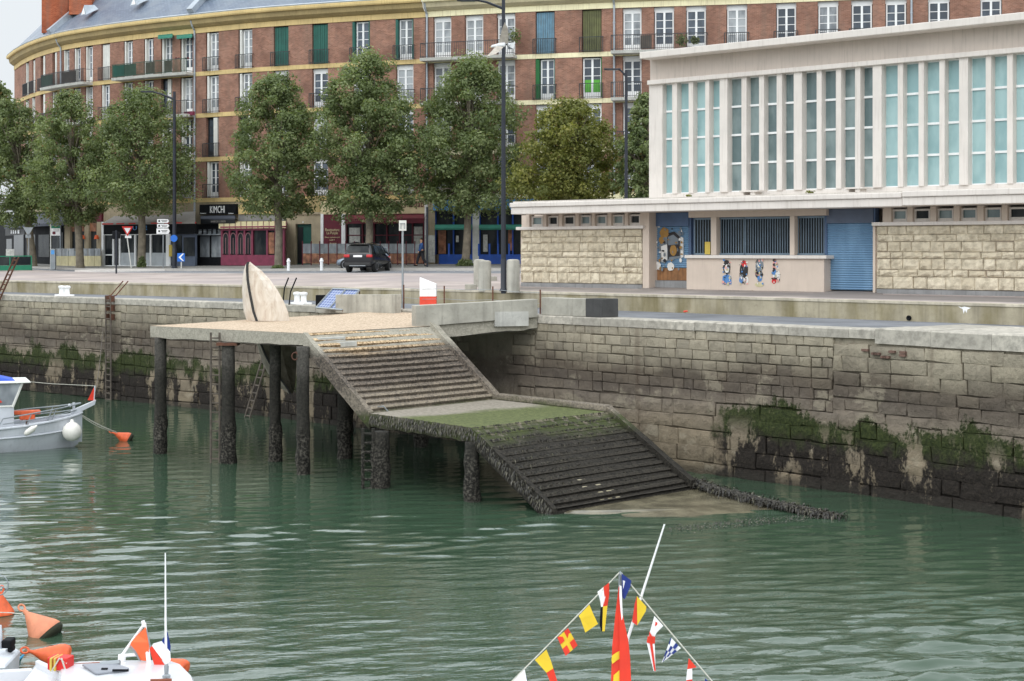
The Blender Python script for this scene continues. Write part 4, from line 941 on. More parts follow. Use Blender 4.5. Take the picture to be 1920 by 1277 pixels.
# seaweed hanging from the lower steps, the landing edge, the ridge by the water
rs=np.random.RandomState(4)
mb=MB(); 
def strand(p,o,l,w,tone,dn=1.):
    side=V((-o.y,o.x,0))*(w/2); side=side+V((0,0,rs.uniform(-.3,.3)*w)); j=V((rs.uniform(-.4,.4),rs.uniform(-.4,.4),0))*l*.4
    a=p; b=p+o*(l*.35)+Z*(.015)+j*.3; c=b+o*(l*.14)-Z*(l*.45*dn)+j*.5; e=c+o*(l*.03)-Z*(l*.4*dn)+j*.4
    mb.add([a-side,a+side,b-side,b+side,c-side*.9,c+side*.9,e],[(0,1,3,2),(2,3,5,4),(4,5,6)],[(tone,0)]*7)
st=(B0-L3)/12; o=V((st.x,st.y,0)).normalized(); wv=L4-L3
for i in range(0,12):
    f0=L3+st*i
    for k in range(430 if i>0 else 150):
        u=rs.uniform(-.01,1.0)
        if i in (9,10,11) and abs(u-.36)<.1 and rs.uniform()<.88: continue
        dens=mnoise.noise(V((u*9,i*.9,3.)))
        if dens<-.25 and rs.uniform()<.65: continue
        p=f0+wv*u+o*(rs.uniform(-.03,.03))-Z*rs.uniform(-.01,.05); strand(p,o,rs.uniform(.06,.15),rs.uniform(.02,.05),min(1,abs(rs.normal(.3,.3))))
for k in range(700):   # landing front edge, front cheek of lower flight
    u=rs.uniform(0,1); p=L1+(L3-L1)*u; oo=V((-wv.x,-wv.y,0)).normalized(); strand(p-oo*.03-Z*rs.uniform(0,.3),oo,rs.uniform(.06,.16),rs.uniform(.02,.045),min(1,abs(rs.normal(.62,.2))))
for k in range(900):
    u=rs.uniform(0,1); p=L3+(B0-L3)*u; oo=V((-wv.x,-wv.y,0)).normalized(); strand(p-oo*.04-Z*rs.uniform(0,.35),oo,rs.uniform(.06,.2),rs.uniform(.02,.05),min(1,abs(rs.normal(.42,.25))))
rg=[G(1296,908,.1),G(1350,925,.1),G(1430,944,.08),G(1500,957,.07),G(1568,970,.03)]
for k in range(2600):
    u=rs.uniform(0,3.999); i=int(u); p=rg[i]+(rg[i+1]-rg[i])*(u-i); ang=rs.uniform(0,6.28); oo=V((math.cos(ang),math.sin(ang),0)); strand(p+oo*abs(rs.normal(0,.2))+Z*rs.uniform(.06,.2)*(1-.16*u),oo,rs.uniform(.1,.25),rs.uniform(.02,.05),min(1,abs(rs.normal(.3,.3))),.8)
for k in range(700):
    u=rs.uniform(0,1); p=G(1255+300*u,992-26*u+rs.normal(0,3.5),.03); ang=rs.uniform(0,6.28); oo=V((math.cos(ang),math.sin(ang),0)); strand(p,oo,rs.uniform(.04,.1),.025,min(1,abs(rs.normal(.5,.3))),.1)
sw=mb.build('seaweed',M['weed'],JT,recalc=False); sw['kind']='stuff'
mb=MB()   # ridge body under the weed
for i in range(4):
    pass
mb.tube([p+Z*.02 for p in rg],[.19,.17,.14,.1,.04],8); jb(mb,'weed_ridge',M['pile'],smooth=2)
mb=MB(); h=G(706,772,ZL); mb.tube([h+V((-.25,0,.0)),h+V((-.2,0,.16)),h+V((.22,.05,.17)),h+V((.36,.1,0))],.025,6); jb(mb,'grab_handle',M['steelgrey'],smooth=True)
mb=MB(); h=P(553,668,52.3); 
for k in range(10):
    a=2*math.pi*k/10; b=2*math.pi*(k+1)/10; mb.tube([h+V((math.cos(a)*.1,0,math.sin(a)*.12)),h+V((math.cos(b)*.1,0,math.sin(b)*.12))],.022,5)
mb.tube([h+Z*.12,h+V((.35,.1,.12))],.03,6); jb(mb,'mooring_ring',M['rust'])
# ladders
def ladder(name,a,b,w,n,m,label,r=.028,side=None,grp='ladders down to the water'):
    t=(V(b)-V(a)); sd=side or X; sd=V(sd).normalized(); T=thing(name,V(b),label,'ladder',grp)
    for s in (-1,1):
        mb=MB(); mb.tube([V(a)+sd*(s*w/2),V(b)+sd*(s*w/2)],r*1.25,6); mb.build('stile',m,T)
    for i in range(n):
        mb=MB(); c=V(a)+t*((i+.6)/n); mb.tube([c-sd*w/2,c+sd*w/2],r*.9,5); mb.build('rung',m,T)
    return T
tq,nq=QUAY.at(QUAY.px(210))[1:]
s=QUAY.px(209)
a=QUAY.q(s,ZQ+.1,.18); b=QUAY.q(s,-.4,.18)
ll=ladder('quay_ladder',a,b,.42,18,M['ladder'],'long narrow ladder with rusty top fixed to the quay wall left of the jetty',.035,tq)
mb=MB()
for sg in (-1,1):
    p=a+tq*(.21*sg); mb.tube([p,p+Z*.06-nq*.3,p-nq*.9+Z*.75+tq*.15],.03,6)
mb.build('hand_rail',M['rust'],ll)
mb=MB()
for k in range(3):
    for sg in (-1,1): mb.box(a+tq*(.21*sg)-Z*(.1+.45*k)-nq*.08,(.12,.2,.3),tq,nq,Z)
mb.build('bracket',M['rust'],ll)
c=G(404,868,0); ladder('pile_ladder',V((c.x,c.y-.05,ZJ-.1)),V((c.x,c.y-.05,-.3)),.30,15,M['ladder'],'ladder hung on the pile below the jetty deck, reaching the water',.032)
c=G(691,914,0); ladder('landing_ladder',V((c.x,c.y-.2,ZL-.3)),V((c.x,c.y-.2,-.4)),.32,8,M['pile'],'short weedy ladder on the thick pile under the mossy landing',.045)
s=QUAY.px(497); tq2,nq2=QUAY.at(s)[1:]; 
ladder('wall_ladder',QUAY.q(s,2.6,.15)+tq2*.2,QUAY.q(s,-.4,.9)-tq2*.25,.38,9,M['ladder'],'leaning ladder at the quay wall behind the jetty piles',.035,tq2)
s=QUAY.px(8); tq3,nq3=QUAY.at(s)[1:]
ladder('boarding_ladder',QUAY.q(QUAY.px(28),ZQ+2.0,-.1),QUAY.q(QUAY.px(-8),ZQ-1.1,.3),.38,12,M['rust'],'rusty sloping ladder rising above the quay edge at the far left',.04,tq3)
# the standing boat hull pierced through the deck
hb=thing('boat_sculpture',G(500,603,ZJ),'plywood boat hull stood upright through the jetty deck, pale half above, dark half below','sculpture')
Yh=G(500,602,ZJ).y
def hullhalf(tip,base,y0,mats,up):
    # hull cross rows from base to tip ; left edge = gunwale (dark slot), right = chine
    mb=MB(); return mb
def Hp(px,py,dy=0): return P(px,py,Yh+dy)
def hsec(rows):
    mb=MB(); rings=[]
    for (pl,pk,pr,py) in rows:
        rings.append([Hp(pl,py,.55),Hp(pl+.2*(pk-pl),py,.1),Hp(pk,py,-.42),Hp(pk+.55*(pr-pk),py,-.2),Hp(pr,py,.25),Hp((pl+pr)/2,py,.75)])
    mb.loft(rings,closed=True,cap=True); return mb
up_=[(463,482,543,602),(457,476,540,585),(455,472,532,565),(453.5,468,521,545),(454.5,465,507,525),(457,464,491,508),(460,464,476,497),(464,466,469,491)]
hsec(up_).build('upper_hull',M['ply'],hb)
dn_=[(481,489,556,642),(486,496,556,660),(492,506,556,680),(502,518,555,700),(516,531,554,716),(530,541,552,730),(541,545,549,738)]
hsec(dn_).build('lower_hull',M['hulldark'],hb)
mb=MB(); mb.loft([[Hp(pk-3,py,-.46) for pl,pk,pr,py in up_],[Hp(pk+2,py,-.47) for pl,pk,pr,py in up_],[Hp(pk+2,py,-.3) for pl,pk,pr,py in up_],[Hp(pk-3,py,-.3) for pl,pk,pr,py in up_]]); mb.build('rubbing_strake',M['rubber'],hb)
mb=MB(); mb.loft([[Hp(pk-3,py,-.46) for pl,pk,pr,py in dn_],[Hp(pk+1,py,-.47) for pl,pk,pr,py in dn_],[Hp(pk+1,py,-.3) for pl,pk,pr,py in dn_]]); mb.build('rubbing_strake',M['rubber'],hb)
# ---------------------------------------------------------------- objects on the quay, street furniture, shops
def gat(px,py):
    lo,hi=par_d(px)-3,YF(max(px,27))+3
    for _ in range(50):
        m=(lo+hi)/2; z=gz(px,m)+(.13 if m>YK(px) else 0)
        if 470+(E-z)*F/m>py: lo=m
        else: hi=m
    z=gz(px,lo)+(.13 if lo>YK(px) else 0)
    return V(((px-960)*lo/F,lo,z))
def up(p,py): return E+(470-py)*p.y/F     # height whose picture row is py above ground point p
def wd(p,w): return w*p.y/F
def shift(p,px,py): return P(px,py,p.y)
# white twin bollards on the coping
def twin(px,label):
    s=QUAY.px(px); c=QUAY.q(s,ZQ+.02,-.4); t,n=QUAY.at(s)[1:]; T=thing('twin_bollard',c,label,'mooring bollard','white twin mooring bollards on the quay edge')
    mb=MB(); mb.box(c+Z*.04,(1.05,.5,.09),t,n,Z); mb.build('base_plate',M['bolw'],T,bevel=.02)
    for sg in (-1,1):
        mb=MB(); mb.lathe(c+t*(.24*sg)+Z*.08,[(.15,0),(.13,.06),(.125,.3),(.17,.34),(.18,.4),(.15,.45),(.0,.47)],14); mb.build('post',M['bolw'],T,smooth=True)
twin(108,'white twin bollard on the quay edge at far left'); twin(549,'white twin bollard on the quay edge beside the upright boat hull')
# quay-end wall, blocks
def qbar(name,m,pa,pb,o0,o1,z0,z1,label,cat,z1b=None):
    mb=MB(); a,b=QUAY.px(pa),QUAY.px(pb); z1b=z1b or z1
    mb.hexa([QUAY.q(a,z0,o0),QUAY.q(b,z0,o0),QUAY.q(b,z0,o1),QUAY.q(a,z0,o1)],[QUAY.q(a,z1,o0),QUAY.q(b,z1b,o0),QUAY.q(b,z1b,o1),QUAY.q(a,z1,o1)])
    return tag(mb.build(name,m,bevel=.02),label,cat)
qbar('concrete_block',M['conc'],645,756,.45,.1,4.75,5.5,'grey concrete block between the solar panels and the red and white box','concrete block',5.58)
qbar('parapet_wall',M['conc'],1013,1096,-.05,-.5,ZQ+.015,5.62,'low grey concrete parapet on the quay edge joining the jetty to the dark block','wall')
qbar('concrete_block',M['concd'],1096.3,1128,-.04,-.85,ZQ+.015,5.63,'dark stained concrete block at the right end of the parapet on the quay edge','concrete block')
# red and white cabinet
s=QUAY.px(769); t,n=QUAY.at(s)[1:]; c=QUAY.q(s,ZQ+.02,-.95); w=.33
T=thing('cabinet',c,'white cabinet with sloping top and orange red lower half, standing by the jetty','cabinet')
cx=lambda x,y,z: c+X*x+Yv*y+Z*z
def cab(z0,z1l,z1r,nm,m):
    mb=MB(); mb.hexa([cx(-w,-.3,z0),cx(w,-.3,z0),cx(w,.3,z0),cx(-w,.3,z0)],[cx(-w,-.3,z1l),cx(w,-.3,z1r),cx(w,.3,z1r),cx(-w,.3,z1l)]); mb.build(nm,m,T,bevel=.012)
cab(0,.5,.5,'lower_body',M['redbox']); cab(.502,1.26,1.0,'upper_body',M['bolw'])
# sign post seen from behind
def pole(T,p,ztop,r,m=None,nm='pole',r2=None): mb=MB(); mb.tube([p-Z*.1,V((p.x,p.y,ztop))],[r,r2 or r],10); return mb.build(nm,m or M['pole'],T,smooth=True)
p=QUAY.q(QUAY.px(755),ZQ,-2.2); p.x=(755-960)*p.y/F
T=thing('sign_post',p,'tall thin grey post with a small square sign behind the red and white cabinet','road sign'); pole(T,p,up(p,414),.045,M['steelgrey'])
mb=MB(); q=P(755,423,p.y-.06); mb.box(q,(.30,.02,.42)); sb=mb.build('sign_plate',M['offwhite'],T); mb=MB(); 
for dx in (-.07,.07): mb.box(q+V((dx,-.03,-.02)),(.03,.03,.22))
mb.box(q+V((0,-.03,.08)),(.2,.03,.03)); mb.build('bracket',M['steelgrey'],sb)
# solar panels
def quadpanel(T,bl,br,tr,tl,nm):
    mb=MB(); nv=(br-bl).cross(tl-bl).normalized()
    if nv.y>0: nv=-nv
    L=(br-bl).length; H=(tl-bl).length; mb.add([bl,br,tr,tl],[(0,1,2,3)],[(0,0),(L,0),(L,H),(0,H)]); cell=mb.build('cells',M['solar'],T,recalc=False)
    mb=MB(); e=[bl,br,tr,tl]
    for a,b in zip(e,e[1:]+e[:1]): mb.tube([a+nv*.01,b+nv*.01],.042,4)
    mb.hexa([q-nv*.01 for q in e],[q-nv*.05 for q in e]); mb.build(nm,M['steelgrey'],T)
bl,br,tr,tl=P(593,577,67.0),P(643,581.5,65.9),P(674,544,66.7),P(624,542,67.8)
T=thing('solar_panel',(bl+br)/2,'pair of blue solar panels tilted on a stand at the quay edge','solar panel')
ml,mr_=(bl+br)/2,(tl+tr)/2; quadpanel(T,bl,ml-(br-bl)*.008,mr_-(br-bl)*.008,tl,'panel_frame'); quadpanel(T,ml+(br-bl)*.008,br,tr,mr_+(br-bl)*.008,'panel_frame')
for a,b in ((tl,V((tl.x,tl.y+.15,ZQ))),(tr,V((tr.x,tr.y+.15,ZQ))),(bl,V((bl.x,bl.y,ZQ))),(br,V((br.x,br.y,4.8)))): mb=MB(); mb.tube([a,b],.025,6); mb.build('stand_leg',M['rust'],T)
mb=MB(); c=P(602,566,68.2); mb.box(V((c.x,c.y,ZQ+.24)),(.42,.4,.45)); tag(mb.build('battery_box',M['black'],bevel=.02),'black box under the left end of the solar panels','box')
# slim hand rails by the bollard
T=thing('hand_rail',QUAY.q(QUAY.px(545),ZQ,-.2),'pair of thin dark curved rails rising from the quay edge beside the upright hull','rail')
for (x0,y0,x1,y1) in ((531,563,541,521),(541,580,556,521)):
    q=QUAY.q(QUAY.px(x0),0,-.1).y; mb=MB(); mb.tube([P(x0,y0,q),P(x0+.25*(x1-x0),y0+.55*(y1-y0),q+.2),P(x1,y1,q+.5)],.032,6); mb.build('rail_bar',M['black'],T)
# rusty posts with wire
tops=[]
for px,py,lab in ((757,534,'left of the cabinet'),(833,536,'right of the cabinet'),(924,537,'behind the middle of the parapet'),(1013,543,'at the right end of the parapet')):
    p=QUAY.q(QUAY.px(px),ZQ,-1.3); p.x=(px-960)*p.y/F; mb=MB(); mb.tube([p,V((p.x,p.y,up(p,py)))],.032,6); tag(mb.build('rusty_post',M['rust']),'thin rusty iron post '+lab,'post','rusty posts along the quay'); tops.append(V((p.x,p.y,up(p,py+3)))); 
mb=MB()
for h in (0.05,.45):
    for a,b in zip(tops,tops[1:]): mb.tube([a-Z*h,(a+b)/2-Z*(h+.04),b-Z*h],.008,4)
tag(mb.build('wire',M['steelgrey']),'two thin wires strung between the rusty posts','wire')
# small litter and marks
p=PAR.q(PAR.px(1293),ZQ+.02,.25); mb=MB(); mb.lathe(p+Z*.06,[(.03,-.07),(.035,0),(.03,.07),(.012,.1),(0,.11)],8,V((.9,.2,.1))); tag(mb.build('red_bottle',M['redbox']),'small red bottle lying at the foot of the retaining wall','bottle')
mb=MB(); p=PAR.q(PAR.px(1705),ZQ+.12,.03); mb.lathe(p,[(.0,-.05),(.085,-.05),(.085,.03),(.06,.035),(0,.0)],10,PAR.at(PAR.px(1705))[2]); mb.build('drain_hole',M['black'],rw)
mb=MB(); s=PAR.px(1808); t,n=PAR.at(s)[1:]; q=PAR.q(s,E+(470-580)*PAR.q(s,0).y/F,.004)
mb.add([q+t*x+Z*y for x,y in ((-.22,.1),(-.1,.06),(.0,.09),(.25,.05),(.12,.0),(.08,-.12),(.03,-.02),(-.02,-.14),(-.06,.01),(-.16,.05))],[tuple(range(10))]); mb.build('paint_splash',M['bolw'],rw,recalc=False)
# concrete bollards on the promenade
def cbol(px,w,pt,pb,label,d=0):
    p=G(px,pb,ZP+.02) if px<1900 else PAR.q(PAR.px(px),ZP,-2.4); r=wd(p,w)/2; h=up(p,pt)-p.z; mb=MB(); mb.lathe(p,[(r*1.03,-.05),(r,.05),(r,h*.93),(r*.93,h*.97),(r*.6,h*.995),(0,h)],18)
    tag(mb.build('concrete_bollard',M['conc'],smooth=True),label,'bollard','stout concrete bollards on the promenade'); return p
cbol(909,24,488,544,'front one of two concrete bollards standing close together left of the tall lamp'); cbol(899,22,486,540,'rear one of two concrete bollards standing close together left of the tall lamp')
cbol(962,25,486,546,'concrete bollard just right of the tall lamp, by the hall wall'); cbol(1926,26,500,566,'concrete bollard at the right edge in front of the hall')
for px0,px1,pt,pb,l in ((872,894,533,543,'low concrete block lying left of the two bollards'),(919,932,518,534,'low concrete block behind the two bollards')):
    p=G((px0+px1)/2,pb,ZP+.01); w=wd(p,px1-px0); mb=MB(); mb.box(p+Z*(up(p,pt)-p.z)/2,(w,.5,up(p,pt)-p.z)); tag(mb.build('concrete_block',M['conc'],bevel=.02),l,'concrete block')
# street lamps
def lamp(p,pole_w,py_top,arm,label):
    T=thing('street_lamp',p,label,'street lamp','black street lamps'); zt=up(p,py_top); r=wd(p,pole_w)/2
    pole(T,p,zt,r*1.1,M['pole'],'pole',r*.75); mb=MB(); mb.lathe(p,[(r*1.7,0),(r*1.7,.05),(r*1.2,.12),(r*1.15,1.3),(r,1.35)],10); mb.build('base',M['pole'],T,smooth=True)
    (x0,y0),(x1,y1)=arm; a=P(x0,y0,p.y); b=P(x1,y1,p.y); mb=MB(); mb.tube([a,a+(b-a)*.6+Z*.05,b],[r*.6,r*.5,r*.45],8); mb.build('arm',M['pole'],T,smooth=True)
    d=(b-a).normalized(); mb=MB(); c=b-X*.35; mb.box(c,(.9,.28,.09)); h=mb.build('lamp_head',M['pole'],T,bevel=.02); mb=MB(); mb.box(c-Z*.052,(.6,.2,.02)); mb.build('lens',M['glass_c'],h)
    return T
p=G(944,546,ZP+.02); lamp(p,9,-30,((943,16),(893,0)),'very tall black street lamp rising in front of the trees beside the concrete bollards')
p=gat(327,502.5); T=lamp(p,7,172,((326,186),(286,172)),'black street lamp between the trees at left, behind the blue chevron sign')
mb=MB(); mb.lathe(V((p.x,p.y-.15,up(p,447))),[(.0,-.02),(.24,-.02),(.24,.02),(0,.02)],16,V((0,-1,0))); mb.build('number_disc',M['blue_s'],T)
p=V(((1174-960)*88/F,88,ZP+.2)); lamp(p,7,132,((1173,142),(1160,130)),'black street lamp rising behind the left end of the hall roof')
# traffic light (seen dark against the cafe)
p=gat(218,513); T=thing('traffic_light',p,'black traffic light on a slim pole by the road in front of the glass cafe','traffic light'); pole(T,p,up(p,432),.055)
for dx in (-.16,.12):
    mb=MB(); q=V((p.x+dx,p.y+(.1 if dx else -.05),up(p,441 if dx else 436))); mb.box(q,(.22,.22,.5 if dx<0 else .42)); hd=mb.build('signal_head',M['black'],T,bevel=.03)
# signs
def signpole(px,pb,ptop,label,m='steelgrey',lean=0,name='road_sign',r=.04):
    p=gat(px,pb); T=thing(name,p,label,'road sign'); mb=MB(); mb.tube([p,V((p.x+lean,p.y,up(p,ptop)))],r,8); mb.build('pole',M[m],T,smooth=True); return T,p
def plate(T,c,pts,th,m,nm='sign_plate'):
    mb=MB(); mb.prism([c+X*x+Z*z for x,z in pts],V((0,-th,0))); return mb.build(nm,m,T)
T,p=signpole(246,502,432,'red and white triangular give way sign on a leaning white pole','offwhite',-.35)
c=P(239,433,p.y-.06); tri=lambda s:[(-.5*s,.4*s),(.5*s,.4*s),(0,-.47*s)]
a=plate(T,c,tri(.80),.02,M['red']); plate(a,c+Yv*-.021+Z*.02,tri(.46),.006,M['bolw'],'sign_face'); plate(T,P(240.5,444,p.y-.05),[(-.22,-.09),(.22,-.09),(.22,.09),(-.22,.09)],.02,M['bolw'],'lower_plate')
T,p=signpole(54,505,430,'grey back of a triangular road sign on a pale pole at far left','steelgrey'); plate(T,P(53,434,p.y-.06),tri(.75),.02,M['steelgrey']); plate(T,P(53,443,p.y-.06),[(-.2,-.12),(.2,-.12),(.2,.12),(-.2,.12)],.02,M['steelgrey'],'lower_plate')
T,p=signpole(306,502,411,'white direction sign with three stacked arrow boards on a grey pole','steelgrey')
for i,py in enumerate((414.5,423.5,433.5)):
    w,h=(.42,.13) if i<2 else (.46,.19); c=P(306,py,p.y-.06); a=plate(T,c,[(-w,-h),(w-.1,-h),(w,0),(w-.1,h),(-w,h)],.02,M['bolw'],'arrow_board')
    mb=MB(); 
    for k in range(2):
        mb.box(c+V((.08,-.026,.045-.09*k)),(.42-.1*k,.006,.035))
    mb.box(c+V((-.27,-.026,0)),(.12,.006,.12)); mb.build('board_lettering',M['black'],a)
T,p=signpole(340,503,478,'blue square sign with a white chevron on a short pole','offwhite'); c=P(339.5,482.5,p.y-.06); a=plate(T,c,[(-.25,-.28),(.25,-.28),(.25,.28),(-.25,.28)],.02,M['blue_s']); plate(a,c-Yv*.022,[(.1,.25),(-.17,0),(.1,-.25),(.2,-.25),(-.02,0),(.2,.25)],.005,M['bolw'],'chevron')
T,p=signpole(95,505,421,'white bus stop sign with green heading on a slim pole','offwhite',name='bus_stop_sign'); c=P(104.5,432.5,p.y-.06); a=plate(T,c,[(-.33,-.36),(.33,-.36),(.33,.36),(-.33,.36)],.02,M['bolw']); mk('signgreen',lin(30,120,90),.5,.05,3)
plate(a,c+Z*.26-Yv*.022,[(-.32,-.09),(.32,-.09),(.32,.09),(-.32,.09)],.005,M['signgreen'],'heading'); mb=MB(); mb.box(c+V((-.12,-.025,-.17)),(.22,.006,.2)); mb.build('timetable',M['maroon'],a); mb=MB()
for k in range(3): mb.box(c+V((.05,-.025,.1-.07*k)),(.42,.005,.02))
mb.build('timetable_lines',M['plinth'],a)
p=gat(100,505.5); mb=MB(); mb.box(p+Z*.75,(.36,.3,1.5)); T=mb.build('ticket_machine',M['steelgrey'],bevel=.03,origin=p); tag(T,'grey ticket machine standing beside the bus stop sign','ticket machine'); mb=MB(); mb.box(p+V((0,-.16,1.25)),(.24,.02,.3)); mb.build('screen',M['signblue'],T)
for px,l in ((541,'short white bollard at the kerb in front of the stone doorway'),(603,'short white bollard at the kerb left of the black car')):
    p=gat(px,504.5); mb=MB(); mb.lathe(p,[(.10,0),(.10,.55),(.13,.57),(.13,.64),(.09,.68),(.1,.74),(0,.8)],12); tag(mb.build('white_bollard',M['bolw'],smooth=True),l,'bollard','short white kerb bollards')
# ---------------------------------------------------------------- shop fronts
def shop(name,px,label,cat): return thing(name,FC.pt(px,zb(px)),label,cat)
def part(T,nm,m,boxes,**k):
    mb=MB(); r=None
    for b in boxes: r=pbx(mb,*b[:4],*(b[4:]))
    o=mb.build(nm,m,T,**k); return o,r
def lettering(T,s,pc,py,hpx,m,d,wpx=None):
    Y=YF(pc)-d; t,n=FC.fr(pc); return text(s,hpx*Y/F*1.35,P(pc,py,Y),t,Z,m,T,width=wpx*Y/F/abs(t.x) if wpx else None)
def awning(name,pa,pb,pyT,pyB,pyV,d0,d1,m,label,grp='awnings over the shop fronts'):
    T=thing(name,FC.pt((pa+pb)/2,E-.5),label,'awning',grp); mb=MB(); n=10; r0=[];r1=[];r2=[]
    for i in range(n+1):
        p=pa+(pb-pa)*i/n; pc=(pa+pb)/2
        q=lambda py,d: V(((p-960)*(YF(p)-d)/F,YF(p)-d,E+(470-py)*(YF(pc)-d)/F))
        r0.append(q(pyT,d0));r1.append(q(pyB,d1));r2.append(q(pyV,d1))
    mb.loft([r0,r1]); mb.loft([r1,r2]); mb.add([r0[0],r1[0],V((r1[0].x,r0[0].y,r1[0].z))],[(0,1,2)]); mb.add([r0[-1],r1[-1],V((r1[-1].x,r0[-1].y,r1[-1].z))],[(0,1,2)]); mb.build('canvas',m,T,recalc=False); return T
# far left bar with the dark awning
T=shop('bar_front',60,'dark bar front with tall windows under a dark grey awning at far left','shop front')
part(T,'front_wall',M['black'],[(-60,121,402,500,.15,.2)]); part(T,'window',M['glass_s'],[(12,22,448,480,.3,.1),(26,44,440,482,.3,.1),(50,66,440,482,.3,.1),(72,92,440,482,.3,.1),(98,118,436,480,.3,.1)])
part(T,'sign_board',M['dark'],[(10,46,424,441,.4,.1)]); part(T,'sign_marks',M['white'],[(20,22,431,438,.46,.03),(24,26,431,438,.46,.03),(28,30,429,438,.46,.03),(33,36,431,438,.46,.03)])
awning('dark_awning',8,120,402,420,425,.2,3.2,M['awn_dark'],'dark grey sloping awning over the bar at far left')
# brown pillared restaurant with lamps
T=shop('restaurant_front',155,'brown restaurant front with stone pillars and small orange lamps','shop front')
part(T,'front_wall',M['maroon'],[(121,190,398,416,.3,.3)]); part(T,'glazing',M['glass_s'],[(121,190,416,500,.1,.1)]); part(T,'pillar',M['stonebeige'],[(121,131,416,500,.5,.4)]); part(T,'pillar',M['stonebeige'],[(158,166,416,500,.5,.4)]); part(T,'pillar',M['stonebeige'],[(181,189,416,500,.5,.4)])
lettering(T,'LA',140.5,413,3.4,M['creamsign'],.65,6); lettering(T,'ETTE',166,413,3.4,M['creamsign'],.65,12)
for px in (155,181):
    mb=MB(); c=P(px,441,YF(px)-.9); mb.lathe(c,[(.12,.0),(.2,-.28),(.19,-.3),(.1,-.02)],10); mb.build('lamp_shade',M['orange'],T)
part(T,'window_panel',M['pics'],[(167,180,418,434,.25,.05),(134,157,418,434,.25,.05)])
T=shop('terrace_screen',145,'row of glass topped cream terrace screens in front of the pillared restaurant','screen')
for k in range(7): 
    a=104+k*12.2; part(T,'cream_panel',M['creamroof'],[(a,a+11.6,480,499,4.5,.06)]); part(T,'glass_panel',M['glass_c'],[(a+.3,a+11.3,466,479.8,4.5,.02)])
# chairs seen behind the screen
for k,px in enumerate((108,121,127,137)):
    p=V(((px-960)*(YF(px)-3.2)/F,YF(px)-3.2,zb(px))); mb=MB(); mb.box(p+Z*.46,(.44,.44,.05)); 
    T=thing('terrace_chair',p,['first','second','third','fourth'][k]+' grey cafe chair from the left behind the cream terrace screens','chair','cafe chairs behind the terrace screen'); mb.build('seat',M['sh_blue'],T,bevel=.02)
    mb=MB(); mb.box(p+V((0,.2,.82)),(.44,.05,.5)); mb.build('backrest',M['sh_blue'],T,bevel=.02)
    for sx in(-.19,.19):
        for sy in(-.19,.19): mb=MB(); mb.tube([p+V((sx,sy,0)),p+V((sx,sy,.45))],.018,5); mb.build('leg',M['black'],T)
# green terrace barrier far left
mb=MB(); T=shop('terrace_barrier',20,'green framed terrace barrier at the far left','barrier')
a,b=gat(-60,509),gat(59,507); dx=(b-a).normalized(); ny=V((dx.y,-dx.x,0))
for nm,m,z0,z1,th in (('panel','signgreen',.02,.38,.05),('glass_panel','glass_s',.39,.98,.02),('rail','signgreen',.99,1.06,.06)):
    mb=MB(); mb.hexa([a+Z*z0,b+Z*z0,b+Z*z0+ny*th,a+Z*z0+ny*th],[a+Z*z1,b+Z*z1,b+Z*z1+ny*th,a+Z*z1+ny*th]); mb.build(nm,M[m],T)
for k in (0,.33,.66,1): mb=MB(); q=a+(b-a)*k; mb.box(q+Z*.53,(.07,.07,1.06)); mb.build('post',M['signgreen'],T)
q=gat(19,503); T=thing('menu_board',q,'framed menu board with a brown picture behind the green barrier','board'); mb=MB(); mb.box(q+Z*.75,(.62,.05,1.4)); mb.build('board',M['board'],T); mb=MB(); mb.box(q+Z*.45+V((0,-.04,0)),(.5,.03,.65)); mb.build('picture',M['pics'],T)
# glass cafe veranda
T=shop('glass_veranda',255,'white framed glass cafe veranda with a grey sloping roof','veranda')
part(T,'fascia',M['black'],[(192,366,420,439,3.8,.2)]); part(T,'pane',M['glass_s'],[(194,316,440,499,3.6,.05)]); mk('frosted',lin(176,182,186),.35,.08,2)
for q in ((226,252,474,499,3.66,.05),(263,280,474,499,3.66,.05),(284,314,474,499,3.66,.05)): part(T,'lower_pane',M['frosted'],[q])
part(T,'frame',M['white'],[(190,194,416,501,3.85,.2)]+[(x-.5,x+2.2,438,501,3.75,.12) for x in (211,223,252,261,281)]+[(311,318,438,501,3.8,.15),(191,318,438,440.5,3.78,.12),(191,318,498,501,3.8,.14),(193,212,477,479,3.75,.1)])
part(T,'side_front',M['greyblue'],[(318,366,439,500,3.2,.2)]); part(T,'side_window',M['glass_s'],[(321,340,442,478,3.3,.08),(344,364,445,480,3.3,.08)]); part(T,'menu_panel',M['yellowp'],[(316.5,322,459,481,3.95,.06)])
part(T,'red_trim',M['red'],[(192,366,417.5,419.8,3.95,.1)])
lettering(T,'U S E',262,428,8,M['signblue'],4.05,32)
mb=MB(); n=8
r0=[];r1=[]
for i in range(n+1):
    p=191+175*i/n; r1.append(V(((p-960)*(YF(p)-3.95)/F,YF(p)-3.95,E+(470-417.5)*(YF(280)-3.95)/F))); p2=214+152*i/n; r0.append(V(((p2-960)*(YF(p2)-.1)/F,YF(p2)-.1,E+(470-(404 if p2<330 else 398))*(YF(280)-.1)/F)))
mb.loft([r1,r0]); mb.loft([r1,[q-Z*.12 for q in r1]]); mb.build('roof',M['awn_grey'],T,recalc=False)
